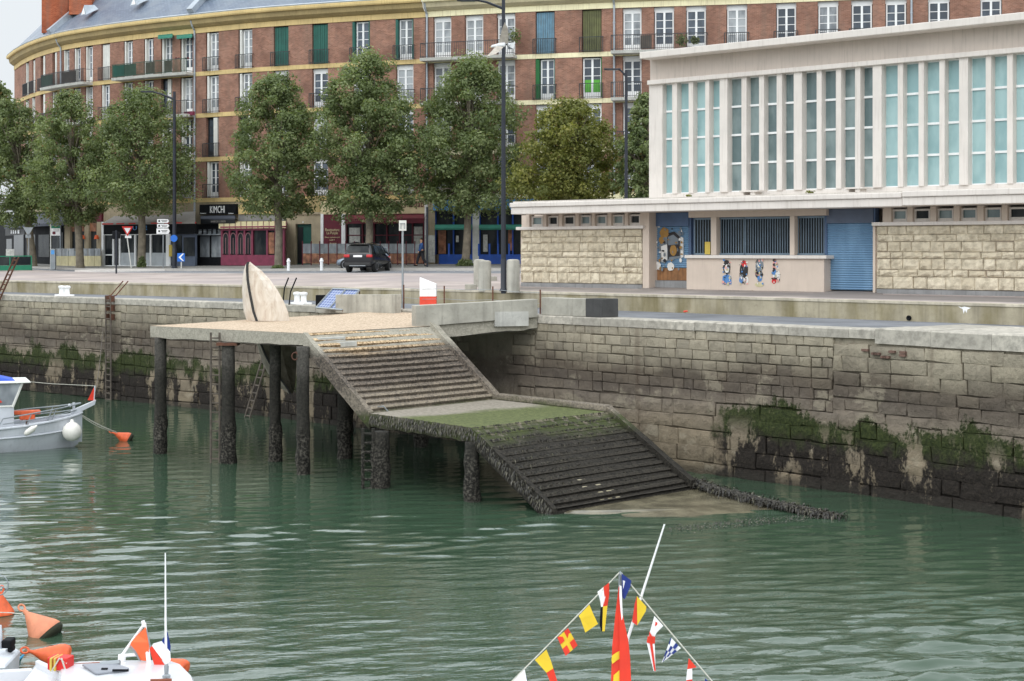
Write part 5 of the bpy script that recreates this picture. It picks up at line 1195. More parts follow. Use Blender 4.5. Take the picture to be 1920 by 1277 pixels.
# korean restaurant
T=shop('restaurant_front',406,'narrow black restaurant front with a big white lettered sign','shop front')
part(T,'sign_board',M['black'],[(374,441,383,402,.5,.3)]); lettering(T,'KIMCHI',407.5,393.6,14,M['white'],.53,31); lettering(T,'Restaurant',381,400,2.4,M['white'],.53,12); lettering(T,'Asiatique',433,400,2.4,M['white'],.53,11)
part(T,'lower_sign',M['dark'],[(376,440,411,419.5,1.3,.1)]); lettering(T,'BARBECUE COREEN',409,415.5,4,M['awn_grey'],1.33,31)
part(T,'front_wall',M['dark'],[(369,414,420,500,.6,.3)]); part(T,'window',M['glass_c'],[(374,393,443,482,1.6,.08),(395,414,443,482,1.6,.08)]); part(T,'frame',M['black'],[(371,374,440,500,1.7,.2),(393,395,440,500,1.7,.2),(371,414,482,500,1.7,.2)])
mb=MB(); part(T,'canopy_rib',M['black'],[(369+k*9,370.5+k*9,429,440,1.9,.1) for k in range(6)])
awning('glass_canopy',369,416,429,439.5,441,.5,2.0,M['glass_c'],'small sloping glass canopy over the black restaurant front')
awning('grey_awning',376,440,403.5,410,412,.3,1.3,M['awn_dark'],'short dark awning under the white lettered black sign')
# plum wooden veranda
mk('archframe',lin(150,112,116),.6,.1,3)
T=shop('plum_veranda',474,'plum coloured wooden veranda with arched windows and a cream striped roof','veranda')
part(T,'base_panel',M['plum'],[(414,533,478,498,3.2,.2)]); part(T,'back_glass',M['glass_s'],[(415,532,432,478,3.0,.05)])
part(T,'frame',M['plum'],[(x,x+3,428,480,3.2,.15) for x in (414,428.5,442,456.5,471,499,515,530)]+[(413,534,424,432,3.25,.2)])
for k,x in enumerate((418,432,446,460)):
    Yq=YF(x)-3.24; k_=Yq/F; mb=MB(); pts=[(x-960+4+4.6*math.cos(a),-0) for a in (0,)]
    arcp=[P(x+5.2+5*math.cos(math.pi*i/10),446-9*math.sin(math.pi*i/10),Yq) for i in range(11)]; mb.add([P(x+.2,476,Yq)]+arcp[::-1]+[P(x+10.2,476,Yq)],[tuple(range(13))]); mb.build('arched_window',M['glass_s'],T,recalc=False)
    mb=MB(); mb.tube([P(x+.2,476,Yq)]+arcp[::-1]+[P(x+10.2,476,Yq)],.035,5); mb.tube([P(x+5.2,476,Yq),P(x+5.2,446,Yq)],.025,5); mb.build('arched_frame',M['archframe'],T)
part(T,'side_picture',M['pics'],[(503,514,436,476,3.1,.05)])
mb=MB()
for k in range(12):
    a,b=410+k*10.6,410+(k+.86)*10.6; c=lambda p,py,d: V(((p-960)*(YF(p)-d)/F,YF(p)-d,E+(470-py)*(YF(474)-d)/F)); mb.quad(c(a,428,3.5),c(b,428,3.5),c(b,415,.4),c(a,415,.4))
mb.build('roof_panel',M['creamroof'],T,recalc=False)
mb=MB(); mb.quad(c(410,428.6,3.48),c(537,428.6,3.48),c(537,415.6,.38),c(410,415.6,.38)); mb.build('roof_frame',M['plum'],T,recalc=False)
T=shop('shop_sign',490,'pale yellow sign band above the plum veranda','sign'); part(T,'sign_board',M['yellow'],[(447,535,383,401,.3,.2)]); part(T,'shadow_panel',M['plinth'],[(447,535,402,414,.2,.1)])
# stone doorway
T=shop('stone_doorway',567,'beige stone doorway with a dark green door','doorway'); part(T,'surround',M['stonebeige'],[(537,554,402,497,.35,.4),(584,602,402,497,.35,.4),(554,584,402,420,.35,.4)]); part(T,'lintel',M['stonebeige'],[(536,603,398,402,.45,.5)]); part(T,'door',M['sh_green'],[(555.5,584,420,496,.05,.1)]); part(T,'door_panel',M['dark'],[(558,568,426,494,.1,.06)]); part(T,'plaque',M['offwhite'],[(567,569,415,418,.38,.04)])
T=shop('shop_sign',570,'yellow band above the stone doorway','sign'); part(T,'sign_board',M['yellowd'],[(566,600,372,398,.3,.2)])
# indian restaurant
T=shop('restaurant_front',700,'maroon and cream restaurant front with glazed windows behind the black car','shop front')
part(T,'name_band',M['creamsign'],[(601,796,376,401,.5,.3)]); lettering(T,'Le Punjab',768,383,13,M['maroon'],.53,54)
part(T,'pillar',M['bolw'],[(601,606,401,497,.5,.3)]); part(T,'pillar',M['bolw'],[(640,647,401,497,.5,.3)]); part(T,'pillar',M['bolw'],[(796,801,380,497,.5,.3)])
part(T,'menu_board',M['maroon'],[(607,639,402,459,.45,.2)]); 
for s_,y_,w_,h_ in (('Restaurant',431,28,6),('Le Punjab',437,22,5.5),('Menu express midi',445,29,2.6),('6,50 €',450,10,3.2),('A la carte',456,16,2.4)): lettering(T,s_,623,y_,h_,M['creamsign'],.48,w_)
part(T,'glazing',M['glass_s'],[(647,796,418,497,.2,.1)]); [part(T,'picture',M['board'],[q]) for q in ((655,675,427,455,.3,.04),(776,792,425,470,.3,.04))]
part(T,'window_frame',M['maroon'],[(x,x+2.4,416,497,.34,.1) for x in (648,678,700,724,748,772,793)]+[(647,796,440,442,.33,.1)])
T=awning('maroon_awning',647,795,402,410,419,.4,1.5,M['maroon'],'maroon awning with cream lettering over the restaurant windows'); lettering(T,'RESTAURANT',699,414.3,5.4,M['creamsign'],1.53,38); lettering(T,'Le Punjab',739,414.3,4.6,M['creamsign'],1.53,27)
T=shop('terrace_barrier',690,'low terrace barrier of glass and orange food pictures in front of the maroon restaurant','barrier')
for k in range(14):
    a=567+k*16.2; part(T,'picture_panel',M['pics'],[(a+.5,a+15.6,475.5,494,3.,.04)]); part(T,'glass_panel',M['glass_c'],[(a+.5,a+15.6,457,475,3.,.03)]); part(T,'post',M['maroon'],[(a-.8,a+.4,452,497,3.03,.08)])
# blue cafe
T=shop('cafe_front',880,'blue painted cafe front with a sky blue sign and green blinds','shop front')
part(T,'sign_board',M['signblue'],[(812,1000,374,394,.5,.3)]); lettering(T,'Kafé',922,384,10,M['offwhite'],.53,26); None
part(T,'pier',M['stonebeige'],[(801,815,376,497,.4,.4)]); part(T,'pier',M['offwhite'],[(886,898,394,497,.4,.4)])
part(T,'stall_riser',M['shopblue'],[(823,886,477,497,.4,.3),(898,1000,477,497,.4,.3)]); part(T,'window',M['glass_s'],[(816,886,396,477,.15,.1),(898,1000,396,477,.15,.1)]); part(T,'window_frame',M['shopblue'],[(x,x+2,396,478,.3,.12) for x in (815,849,884,898,932,960)]); [part(T,'poster',M[m],[q]) for m,q in (('pics',(822,836,432,476,.3,.03)),('pics',(953,962,430,470,.3,.03)),('board',(855,860,442,454,.3,.03)),('board',(906,914,440,472,.3,.03)))]
part(T,'blue_post',M['shopblue'],[(x,x+2.4,457,480,2.4,.12) for x in (840,872,896,916,932,953)])
awning('green_awning',815,885,421,428,431,.3,.9,M['awn_green'],'green blind over the left window of the blue cafe'); awning('green_awning',898,990,421,428,431,.3,.9,M['awn_green'],'green blind over the right window of the blue cafe')
T=shop('menu_board',805,'pale menu board leaning at the left pillar of the blue cafe','board'); part(T,'board',M['board'],[(796,815,441,492,1.2,.06)])
p=gat(801,500); T=thing('slim_post',p,'slim dark post on the pavement between the maroon restaurant and the blue cafe','post'); pole(T,p,up(p,388),.07)
# hidden shops behind the hall
T=shop('shop',1080,'brown shop front with a white fascia, mostly hidden by the hall and the yellowing tree','shop front'); part(T,'fascia',M['cream'],[(1001,1300,366,378,.4,.3)]); part(T,'front_wall',M['maroon'],[(1001,1300,379,497,.1,.2)])
# awnings and plants on the balconies
for a,b in ((296,323),(331,360)): awning('balcony_blind',a,b,64,69,72,.0,.9,M['awn_green'],'small green blind over a balcony door of the yellow banded block, '+('left' if a<300 else 'right')+' of two','small green balcony blinds')
def plant(px,py,z_d,rad,label,m='leaf',n=220,h=1.):
    c=P(px,py,YF(px)-z_d); mb=MB()
    for k in range(n):
        u=V(np.random.normal(0,1,3)); u.normalize(); q=c+V((u.x*rad,u.y*rad*.6,u.z*rad*h))*random.uniform(.3,1.); leafq(mb,q,random.uniform(.05,.11),random.random())
    return tag(mb.build('potted_plant',M[m],recalc=False),label,'plant')
def leafq(mb,p,s,tone):
    u=V(np.random.normal(0,1,3)).normalized(); w=u.orthogonal().normalized(); a=random.uniform(0,6.28); w=Matrix.Rotation(a,3,u)@w; l=u.cross(w)
    mb.add([p-w*s,p+l*s*.6,p+w*s,p-l*s*.6],[(0,1,2,3)],[(tone,0)]*4)
plant(1278,75,.7,.45,'bushy green plant on the long balcony behind the hall roof'); plant(1303,76,.7,.3,'small pale plant on the long balcony behind the hall roof'); plant(966,68,.8,.5,'green plant hanging at the right end of the balcony behind the gull',n=260,h=1.4)
for px,c_ in ((333,'redbox'),(352,'redbox')):
    mb=MB()
    for k in range(12): q=P(px+random.uniform(-4,4),109+random.uniform(-1.2,1.2),YF(px)-1.0); mb.ell(q,(.06,.06,.05),n=6,m=4)
    tag(mb.build('flower_box',M['maroon']),'red flowers on the green railed balcony, '+('left' if px<340 else 'right')+' clump','flowers')
mb=MB(); pbx(mb,345,361,209,216,.8,.25); tag(mb.build('flower_box',M['plum']),'red planter on the small balcony behind the left street lamp','planter')
# ---------------------------------------------------------------- trees
def tree(px,pbase,crown,label,leaf='leaf',seed=0,n=8500,p=None,trunk_w=15,group='plane trees along the pavement',ls=.082,lean=0,shape=1.):
    n=int(n*3.5); r=np.random.RandomState(seed); p=p or gat(px,pbase); x0,x1,yt,yb=crown; k=p.y/F
    cx=((x0+x1)/2-960)*k; zt=E+(470-yt)*k; zb_=E+(470-yb)*k; W=(x1-x0)*k/2*1.13; H=zt-zb_
    T=thing('plane_tree',p,label,'tree',group)
    mb=MB(); r0=trunk_w*k/2; fork=V((p.x+(cx-p.x)*.4,p.y,zb_+H*.14))
    tp=[p-Z*.15,p+Z*.25,p+(fork-p)*.5+V((.06,0,0)),fork,V((cx,p.y,zb_+H*.5)),V((cx+.1,p.y,zb_+H*.85))]
    mb.tube(tp,[r0*1.35,r0*1.05,r0*.92,r0*.8,r0*.4,r0*.08],9); mb.build('trunk',M['bark'],T,smooth=2)
    # envelope: pointed top, widest low down
    env=lambda h: (max(0,min(1,h/.14))**.5)*max(0,1-max(0,(h-.26)/.75)**2.0)**.8
    cl=[]
    nc=int(310*shape)
    while len(cl)<nc:
        h=r.uniform(0.02,.97); e=env(h) if not isinstance(env(h),complex) else 0
        a=r.uniform(0,2*math.pi); q=math.sqrt(r.uniform(.02,1.))
        bump=1+.5*mnoise.noise(V((math.cos(a)*1.6+seed*3.1,math.sin(a)*1.6,h*3.5)))
        if r.uniform()<e**.6+.05: cl.append((V((cx+math.cos(a)*W*e*q*bump*.93,p.y+math.sin(a)*W*.9*e*q*bump,zb_+h*H)),q,h))
    mb=MB(); 
    for c,q,h in cl[::7]:
        b=fork+(V((cx,p.y,zb_+H*.7))-fork)*max(0,h-.25); m_=(b+c)/2+Z*.25; mb.tube([b,m_,c],[r0*.34,r0*.2,r0*.05],5)
    mb.build('limb',M['bark'],T,smooth=2,recalc=False)
    per=n//nc; N=per*nc; C=np.array([c[0] for c in cl]).repeat(per,0); ct=r.uniform(-.27,.27,nc).repeat(per)
    cr=np.array([(.36+.5*r.uniform()**1.5)*W/3.2 for c in cl]).repeat(per)
    d=r.normal(size=(N,3)); d/=np.linalg.norm(d,axis=1)[:,None]; rad=r.uniform(0,1,N)**.45*cr
    pos=C+d*rad[:,None]*np.array([1,1,.78]); 
    nrm=d*.8+r.normal(size=(N,3))*.4+np.array([0,0,.5]); nrm/=np.linalg.norm(nrm,axis=1)[:,None]
    t=np.cross(nrm,r.normal(size=(N,3))); t/=np.linalg.norm(t,axis=1)[:,None]; b=np.cross(nrm,t)
    s=(ls*(.6+.8*r.uniform(size=N)))[:,None]
    v=np.stack([pos-t*s,pos+b*s*.75-t*s*.1+nrm*s*.2,pos+t*s,pos-b*s*.75-t*s*.1+nrm*s*.2],1).reshape(-1,3)
    tone=np.clip(.45+ct+r.normal(0,.11,N),0,.985); tone[r.uniform(size=N)<.012]=1.
    me=bpy.data.meshes.new('crown'); off=np.array(OFF[T.name]); v=v-off
    me.vertices.add(N*4); me.vertices.foreach_set('co',v.astype(np.float32).ravel()); me.loops.add(N*4); me.loops.foreach_set('vertex_index',np.arange(N*4,dtype=np.int32))
    me.polygons.add(N); me.polygons.foreach_set('loop_start',np.arange(0,N*4,4,dtype=np.int32)); me.polygons.foreach_set('loop_total',np.full(N,4,dtype=np.int32))
    uv=me.uv_layers.new(name='UVMap'); uu=np.zeros((N*4,2),dtype=np.float32); uu[:,0]=tone.repeat(4); uv.data.foreach_set('uv',uu.ravel())
    me.update(calc_edges=True); me.validate(); me.materials.append(M[leaf]); o=bpy.data.objects.new('crown',me); COL.objects.link(o); o.parent=T; OFF[o.name]=OFF[T.name]
    return T
tree(62,500,(-45,100,176,425),'plane tree at the far left edge, in front of the dark awning',seed=1,n=9000)
tree(150,502,(48,215,168,420),'plane tree in front of the cream terrace screens',seed=2,n=9000)
tree(265,501,(160,368,162,402),'plane tree in front of the glass cafe veranda, shrub at its foot',seed=3,n=10500)
tree(522,502,(428,606,130,408),'plane tree in front of the plum veranda',seed=4,n=10000)
tree(691,500,(588,795,92,412),'tallest plane tree, right behind the black car',seed=5,n=13000)
tree(873,498,(776,990,102,402),'plane tree in front of the blue cafe, shrub at its foot',seed=6,n=12500)
tree(1078,500,(972,1172,186,384),'yellowing plane tree just left of the hall glazing','leafy',seed=7,n=9000,p=V(((1078-960)*97/F,97,ZP+.45)))
tree(1204,500,(1160,1262,172,392),'dark green tree half hidden behind the left end of the hall glazing',seed=8,n=6000,p=V(((1204-960)*94/F,94,ZP+.45)))
tree(-8,470,(-70,34,140,330),'distant tree beyond the end of the brick block at the far left edge',seed=9,n=5000,p=V(((-8-960)*160/F,160,6.2)),group='distant trees',ls=.2)
def shrub(px,pb,w,h,label,seed):
    p=gat(px,pb); k=p.y/F; mb=MB(); np.random.seed(seed); random.seed(seed)
    for i in range(420):
        d=V(np.random.normal(0,1,3)).normalized()*random.uniform(.3,1.); leafq(mb,p+V((d.x*w*k/2,-.25+d.y*w*k/3,abs(d.z)*h*k)),random.uniform(.06,.12),random.random()*.8)
    tag(mb.build('shrub',M['leaf'],recalc=False),label,'shrub')
shrub(267,501,17,22,'small shrub growing round the foot of the tree at the glass cafe',11); shrub(872,498,34,14,'low wide shrub round the foot of the tree at the blue cafe',12); shrub(522,503,26,6,'tuft of dry weeds round the foot of the tree at the plum veranda',13)
def weedtuft(p,label,s,n=50):
    mb=MB()
    for i in range(n): leafq(mb,p+V((random.uniform(-s,s),random.uniform(-.1,.1),random.uniform(0,s*.6))),random.uniform(.03,.06),random.random())
    tag(mb.build('weed_tuft',M['leafy'],recalc=False),label,'weeds')
weedtuft(mp(1519,2.17,.9),'yellow green weed tuft growing on the hall canopy',.16); weedtuft(mp(1292,2.17,.9),'tiny weed tuft at the left part of the hall canopy',.12,30)
# ---------------------------------------------------------------- car (rear three quarter view)
def car(name,loc,ang,label,body,suv=True):
    T=thing(name,(0,0,0),label,'car'); 
    L,Wd,Hh=(4.5,.93,1.76) if suv else (3.35,.84,1.46)
    # stations along x (0=rear): (x, half width low, half width belt, z low, z belt, z roof, half roof)
    st=[(0,.80,.84,.42,.98,.98,.0),(.06,.9,.90,.30,1.04,1.12,.72),(.24,.92,.92,.27,1.06,1.56,.70),(.55,.93,.93,.26,1.06,1.65,.68),(1.7,.93,.93,.25,1.02,1.66,.68),(2.5,.93,.93,.25,1.0,1.62,.67),(3.0,.93,.92,.25,.99,1.36,.62),(3.45,.92,.90,.26,.97,1.02,.60),(4.2,.88,.84,.28,.86,.88,.5),(4.6,.74,.70,.34,.70,.72,.4)]
    s=L/4.62; h=Hh/1.66; w=Wd/.93; rings=[]
    for x,a,b,zl,zb2,zr,r in st:
        x=x*s
        if r==0: pts=[(a*.9,zl),(a,(zl+zb2)/2),(b,zb2),(b*.9,zb2+.03),(b*.5,zb2+.04)]
        else: pts=[(a*.94,zl),(a,(zl+zb2)*.5),(b,zb2),(r+.02 if r<b else b*.9,zr-.05),(r*.8,zr)]
        rings.append([V((x,y*w,z*h)) for y,z in pts]+[V((x,-y*w,z*h)) for y,z in pts[::-1]])
    mb=MB(); mb.loft(rings,closed=True,cap=True); o=mb.build('body',M[body],T,smooth=True); o.modifiers.new('s','SUBSURF').levels=1; o.modifiers['s'].render_levels=2
    c,sn=math.cos(ang),math.sin(ang)
    def bx2(nm,m,cs,sz,bev=.02,par=None): mb=MB(); mb.box(cs,sz); return mb.build(nm,m,par or T,bevel=bev)
    # glass
    mb=MB(); mb.add([V((.07*s,-.66*w,1.14*h)),V((.07*s,.66*w,1.14*h)),V((.21*s,.60*w,1.49*h)),V((.21*s,-.60*w,1.49*h))],[(0,1,2,3)]); g=mb.build('rear_window',M['glass_s'],T,recalc=False)
    for i in range(len(g.data.vertices)): g.data.vertices[i].co.x-=.035
    for sg in (-1,1):
        for x0,x1,x2,x3 in ((.55,1.42,.72,1.42),(1.5,2.42,1.5,2.36),(2.5,3.2,2.44,2.62)):
            y0,y1=.935*w*sg,.735*w*sg; mb=MB(); mb.add([V((x0*s,y0,1.06*h)),V((x1*s,y0,1.06*h)),V((x3*s,y1,1.52*h)),V((x2*s,y1,1.52*h))],[(0,1,2,3)]); mb.build('side_window',M['glass_s'],T,recalc=False)
        mb=MB(); mb.hexa([V((-.03,.55*w*sg,.86*h)),V((.28*s,.945*w*sg,.88*h)),V((.28*s,.945*w*sg,1.0*h)),V((-.03,.55*w*sg,1.02*h))],[V((.2,.5*w*sg,.86*h)),V((.3*s,.8*w*sg,.88*h)),V((.3*s,.8*w*sg,1.0*h)),V((.2,.5*w*sg,1.02*h))])
        mb2=MB(); mb2.box(V((.035,.70*w*sg,.93*h)),(.16,.36*w,.17)); mb2.build('tail_light',M['lamp_red'],T,bevel=.04)
        mb=MB(); mb.ell(V((3.02*s,1.02*w*sg,1.08*h)),(.09,.12,.09)); mb.build('mirror',M[body],T,smooth=True)
        for xw in (.85*s,3.72*s):
            mb=MB(); q=V((xw,.78*w*sg,.36)); mb.lathe(q,[(.0,-.12),(.3,-.12),(.36,-.08),(.36,.12),(.3,.16),(.24,.16)],20,V((0,sg,0))); wh=mb.build('wheel',M['tyre'],T,smooth=True)
            mb=MB(); mb.lathe(q+V((0,sg*.0,0)),[(.24,.1),(.24,.165),(.05,.14),(0,.15)],20,V((0,sg,0))); mb.build('rim',M['rim'],wh,smooth=True)
        mb=MB(); mb.tube([V((.7*s,.6*w*sg,1.66*h)),V((1.7*s,.62*w*sg,1.71*h)),V((2.5*s,.6*w*sg,1.66*h))],.025,6); mb.build('roof_rail',M['black'],T)
    bx2('bumper',M['rubber'],V((.02,0,.46*h)),(.22,1.62*w,.22),.05); bx2('number_plate',M['bolw'],V((-.0,0,.92*h)),(.14,.54,.12),.005); bx2('skid_plate',M['steelgrey'],V((-.08,0,.38*h)),(.06,1.0*w,.05),.01)
    bx2('spoiler',M[body],V((.2,0,1.60*h)),(.3,1.25*w,.04)); 
    T.location=loc; T.rotation_euler=(0,0,ang); return T
p=gat(671,511); car('parked_car',p,R(90-12),'black estate style off-road car seen from behind on the road by the maroon restaurant','carblk')
p=gat(628.5,505.0); car('parked_car',V((p.x+3.3,p.y+1.0,p.z)),R(180+4),'silver grey small car mostly hidden behind the black car','carsil',False)
# ---------------------------------------------------------------- walking person
def skin(name,joints,edges,mat,parent,sub=1):
    me=bpy.data.meshes.new(name); me.from_pydata([tuple(V(j[0])) for j in joints],edges,[]); me.materials.append(mat)
    o=bpy.data.objects.new(name,me); COL.objects.link(o); o.parent=parent; OFF[o.name]=OFF[parent.name]
    md=o.modifiers.new('skin','SKIN'); md.use_smooth_shade=True
    for v,j in zip(me.skin_vertices[0].data if me.skin_vertices else [],joints): v.radius=(j[1],j[1])
    if not me.skin_vertices: pass
    me.skin_vertices[0].data[0].use_root=True
    s=o.modifiers.new('sub','SUBSURF'); s.levels=sub; s.render_levels=sub; return o
p=gat(790,499.0); T=thing('person',p,'person in a blue jacket and dark trousers walking past the maroon restaurant','person')
J=[((0,0,.95),.13),((0,0,1.15),.14),((0,0,1.40),.15),((0,0,1.50),.06),((0,0,1.56),.055),((-.02,0,1.66),.095),((-.01,0,1.74),.08),
 ((-.02,.19,1.42),.06),((.06,.23,1.14),.045),((-.06,.24,.92),.035),((-.09,.24,.82),.03),((.02,-.19,1.42),.06),((-.02,-.23,1.14),.045),((-.16,-.22,.94),.035),((-.2,-.21,.85),.03),
 ((-.03,.09,.88),.095),((-.22,.1,.52),.065),((-.30,.1,.10),.045),((-.42,.1,.04),.04),((.04,-.09,.88),.095),((.10,-.1,.50),.065),((.34,-.1,.16),.045),((.26,-.1,.05),.04)]
Ed=[(0,1),(1,2),(2,3),(3,4),(4,5),(5,6),(2,7),(7,8),(8,9),(9,10),(2,11),(11,12),(12,13),(13,14),(0,15),(15,16),(16,17),(17,18),(0,19),(19,20),(20,21),(21,22)]
def skin2(name,idx,grow,mat):
    m={a:i for i,a in enumerate(idx)}; return [ (V(J[a][0]),J[a][1]+grow) for a in idx],[(m[a],m[b]) for a,b in Ed if a in m and b in m]
def mkskin(name,idx,grow,mat):
    jj,ee=skin2(name,idx,grow,mat); me=bpy.data.meshes.new(name); me.from_pydata([tuple(j[0]) for j in jj],ee,[]); me.materials.append(mat)
    o=bpy.data.objects.new(name,me); COL.objects.link(o); o.parent=T; o.modifiers.new('skin','SKIN').use_smooth_shade=True
    if not me.skin_vertices:
        bm=bmesh.new(); bm.from_mesh(me); bm.verts.layers.skin.verify(); bm.to_mesh(me); bm.free()
    for v,j in zip(me.skin_vertices[0].data,jj): v.radius=(j[1],j[1])
    me.skin_vertices[0].data[0].use_root=True; s=o.modifiers.new('sub','SUBSURF'); s.levels=1; s.render_levels=1; return o
mkskin('body',list(range(23)),0,M['skin']); mkskin('jacket',[0,1,2,7,8,9,11,12,13],.045,M['jacket']); mkskin('trousers',[0,15,16,17,19,20,21],.03,M['trous'])
OFF.setdefault(T.name,p); mb=MB(); mb.ell(p+V((.02,0,1.73)),(.1,.09,.075),n=10,m=7); mb.build('hair',M['hair'],T,smooth=2)
for a,b in ((17,18),(21,22)):
    q=p+V(J[b][0]); mb=MB(); mb.ell(q+V((.05,0,.01)),(.14,.05,.05),n=10,m=6); mb.build('shoe',M['black'],T,smooth=2)
# ---------------------------------------------------------------- gull in flight
Yg=62.; g=lambda px,py,d=0: P(px,py,Yg+d); T=thing('gull',g(944,88),'grey and white gull flying with raised wing in front of the tall lamp post','bird')
mb=MB(); mb.tube([g(920.5,88.5),g(923,87),g(928,86.3),g(936,85),g(946,83.5),g(953,83.5),g(957,84)],[.02,.055,.06,.085,.09,.07,.05],10); mb.build('body',M['gull'],T,smooth=2)
mb=MB(); mb.tube([g(920.8,88.5),g(917.5,90)],[.018,.006],6); mb.build('beak',M['yellowp'],T)
def wing(a,b,n=1):
    mb=MB(); A=[g(*q) for q in a]; B=[g(*q) for q in b]; mb.loft([[p+V((0,-.012,0)) for p in A],[p+V((0,-.012,0)) for p in B]]); mb.loft([[p+V((0,.012,0)) for p in A],[p+V((0,.012,0)) for p in B]]); return mb.build('wing',M['gull_w'],T,recalc=False,smooth=2)
wing([(935,82,0),(938,68,-.15),(941,56,-.3),(946,42,-.4)],[(952,82,0),(953.5,66,-.15),(952,53,-.3),(947,43,-.42)])
wing([(944,88,-.08),(938,95,-.2),(930,101,-.3),(914,106,-.45)],[(931,86,-.05),(925,92,-.18),(920,98,-.3),(913,105,-.45)])
mb=MB(); A=[g(954,81),g(954,87)]; B=[g(966,79,.05),g(963,92,.08)]; mb.loft([[p-V((0,.01,0)) for p in A],[p-V((0,.01,0)) for p in B]]); mb.loft([[p+V((0,.015,0)) for p in A],[p+V((0,.015,0)) for p in B]]); mb.build('tail',M['gull'],T,recalc=False)
# ---------------------------------------------------------------- grey workboat at the left
o=G(128,838,0); hd=V((.93,.37,0)).normalized(); sd=V((hd.y,-hd.x,0))    # bow direction, starboard (towards the camera)
wl=lambda x,y,z: o+hd*x+sd*y+Z*z
BT=thing('fishing_boat',wl(-2,0,0),'grey aluminium fishing boat with a small wheelhouse, bow pointing right, moored at the left edge','boat')
def hull(mb,f,secs):
    rings=[]
    for x,b,zr,bw,zk in secs:
        half=[(0,zk),(bw*.75,zk+.06),(bw,.18),(b*.97,zr*.6),(b,zr)]
        rings.append([f(x,-y,z) for y,z in half[::-1]]+[f(x,y,z) for y,z in half[1:]])
    mb.loft(rings,cap=True)
secs=[(-7.5,1.1,.78,1.0,-.3),(-5,1.25,.80,1.12,-.35),(-3,1.25,.86,1.08,-.35),(-1.6,1.08,.95,.85,-.35),(-.7,.78,1.05,.45,-.3),(0,.42,1.15,.1,-.2),(.35,.2,1.22,.02,.1),(.5,.06,1.28,.01,.5)]
mb=MB(); hull(mb,wl,secs); mb.build('hull',M['alu'],BT,smooth=True)
mb=MB()
for sg in (1,-1):
    mb.tube([wl(x,sg*(b+.02),zr) for x,b,zr,_,_ in secs],.045,6); mb.tube([wl(x,sg*(b*.98+.015),zr*.6) for x,b,zr,_,_ in secs[:-2]],.03,6)
mb.build('rubbing_strake',M['alu'],BT)
mb=MB(); mb.loft([[wl(x,b*.96,zr-.12) for x,b,zr,_,_ in secs],[wl(x,-b*.96,zr-.12) for x,b,zr,_,_ in secs]]); mb.build('deck',M['alu'],BT,recalc=False)
mb=MB()
for sg in (1,-1): mb.tube([wl(-2.4,sg*1.1,1.25),wl(-1.4,sg*.95,1.38),wl(-.3,sg*.45,1.5),wl(.45,sg*.05,1.62)],.025,6); mb.tube([wl(-2.4,sg*1.1,1.05),wl(-1.4,sg*.95,1.15),wl(-.3,sg*.45,1.28),wl(.4,sg*.05,1.4)],.02,6)
for x,y,z in ((-2.4,1.1,1.25),(-1.4,.95,1.38),(-.5,.55,1.47)):
    for sg in (1,-1): mb.tube([wl(x-.2,sg*y,.9),wl(x,sg*y,z)],.02,6)
mb.build('bow_rail',M['steelgrey'],BT)
mb=MB(); mb.hexa([wl(.1,-.14,1.15),wl(.1,.14,1.15),wl(.95,.1,1.55),wl(.95,-.1,1.55)],[wl(.1,-.14,1.35),wl(.1,.14,1.35),wl(1.0,.1,1.72),wl(1.0,-.1,1.72)]); mb.tube([wl(.93,0,1.65),wl(.97,0,2.25)],.03,6); mb.tube([wl(.2,0,1.3),wl(.2,0,1.65)],.05,8); mb.tube([wl(.05,-.15,1.55),wl(.05,.15,1.55)],.05,8); mb.build('bow_roller',M['alu'],BT)
# wheelhouse
wl0=wl; wl=lambda x,y,z: wl0(x+.35,y,z)
wh=[(-4.3,-.8),(-2.35,-.8),(-2.35,.8),(-4.3,.8)]
mb=MB(); mb.hexa([wl(x,y,.75) for x,y in wh],[wl(x-(.0 if x>-3 else 0),y*.95,1.65) for x,y in wh]); W_=mb.build('wheelhouse',M['alu'],BT)
mb=MB()
for x,y in ((-2.4,.76),(-2.4,-.76),(-3.3,.76),(-3.3,-.76),(-4.25,.76),(-4.25,-.76)): mb.tube([wl(x,y,1.62),wl(x+(.35 if x>-3 else .0),y*.97,2.5)],.05,6)
for y in (.76,-.76): mb.tube([wl(-4.25,y,1.66),wl(-2.4,y,1.66)],.04,6)
mb.build('window_post',M['offwhite'],BT)
mb=MB(); mb.quad(wl(-2.42,.77,1.66),wl(-3.28,.77,1.66),wl(-3.28,.75,2.48),wl(-2.1,.75,2.48)); mb.quad(wl(-3.32,.77,1.66),wl(-4.2,.77,1.66),wl(-4.2,.75,2.48),wl(-3.32,.75,2.48)); mb.quad(wl(-2.38,-.74,1.66),wl(-2.38,.74,1.66),wl(-2.05,.72,2.48),wl(-2.05,-.72,2.48)); mb.build('window',M['glass_c'],BT,recalc=False)
mb=MB(); mb.hexa([wl(-4.5,-.9,2.5),wl(-1.75,-.9,2.5),wl(-1.75,.9,2.5),wl(-4.5,.9,2.5)],[wl(-4.5,-.85,2.6),wl(-1.8,-.85,2.58),wl(-1.8,.85,2.58),wl(-4.5,.85,2.6)]); rf=mb.build('roof',M['offwhite'],BT,bevel=.03)
mb=MB(); mb.hexa([wl(-3.8,-.8,2.59),wl(-2.3,-.8,2.59),wl(-2.3,.8,2.59),wl(-3.8,.8,2.59)],[wl(-3.5,-.6,2.82),wl(-2.9,-.6,2.75),wl(-2.9,.6,2.75),wl(-3.5,.6,2.82)]); mk('tarp',lin(50,90,200),.6,.1,4); mb.build('blue_tarp',M['tarp'],rf)
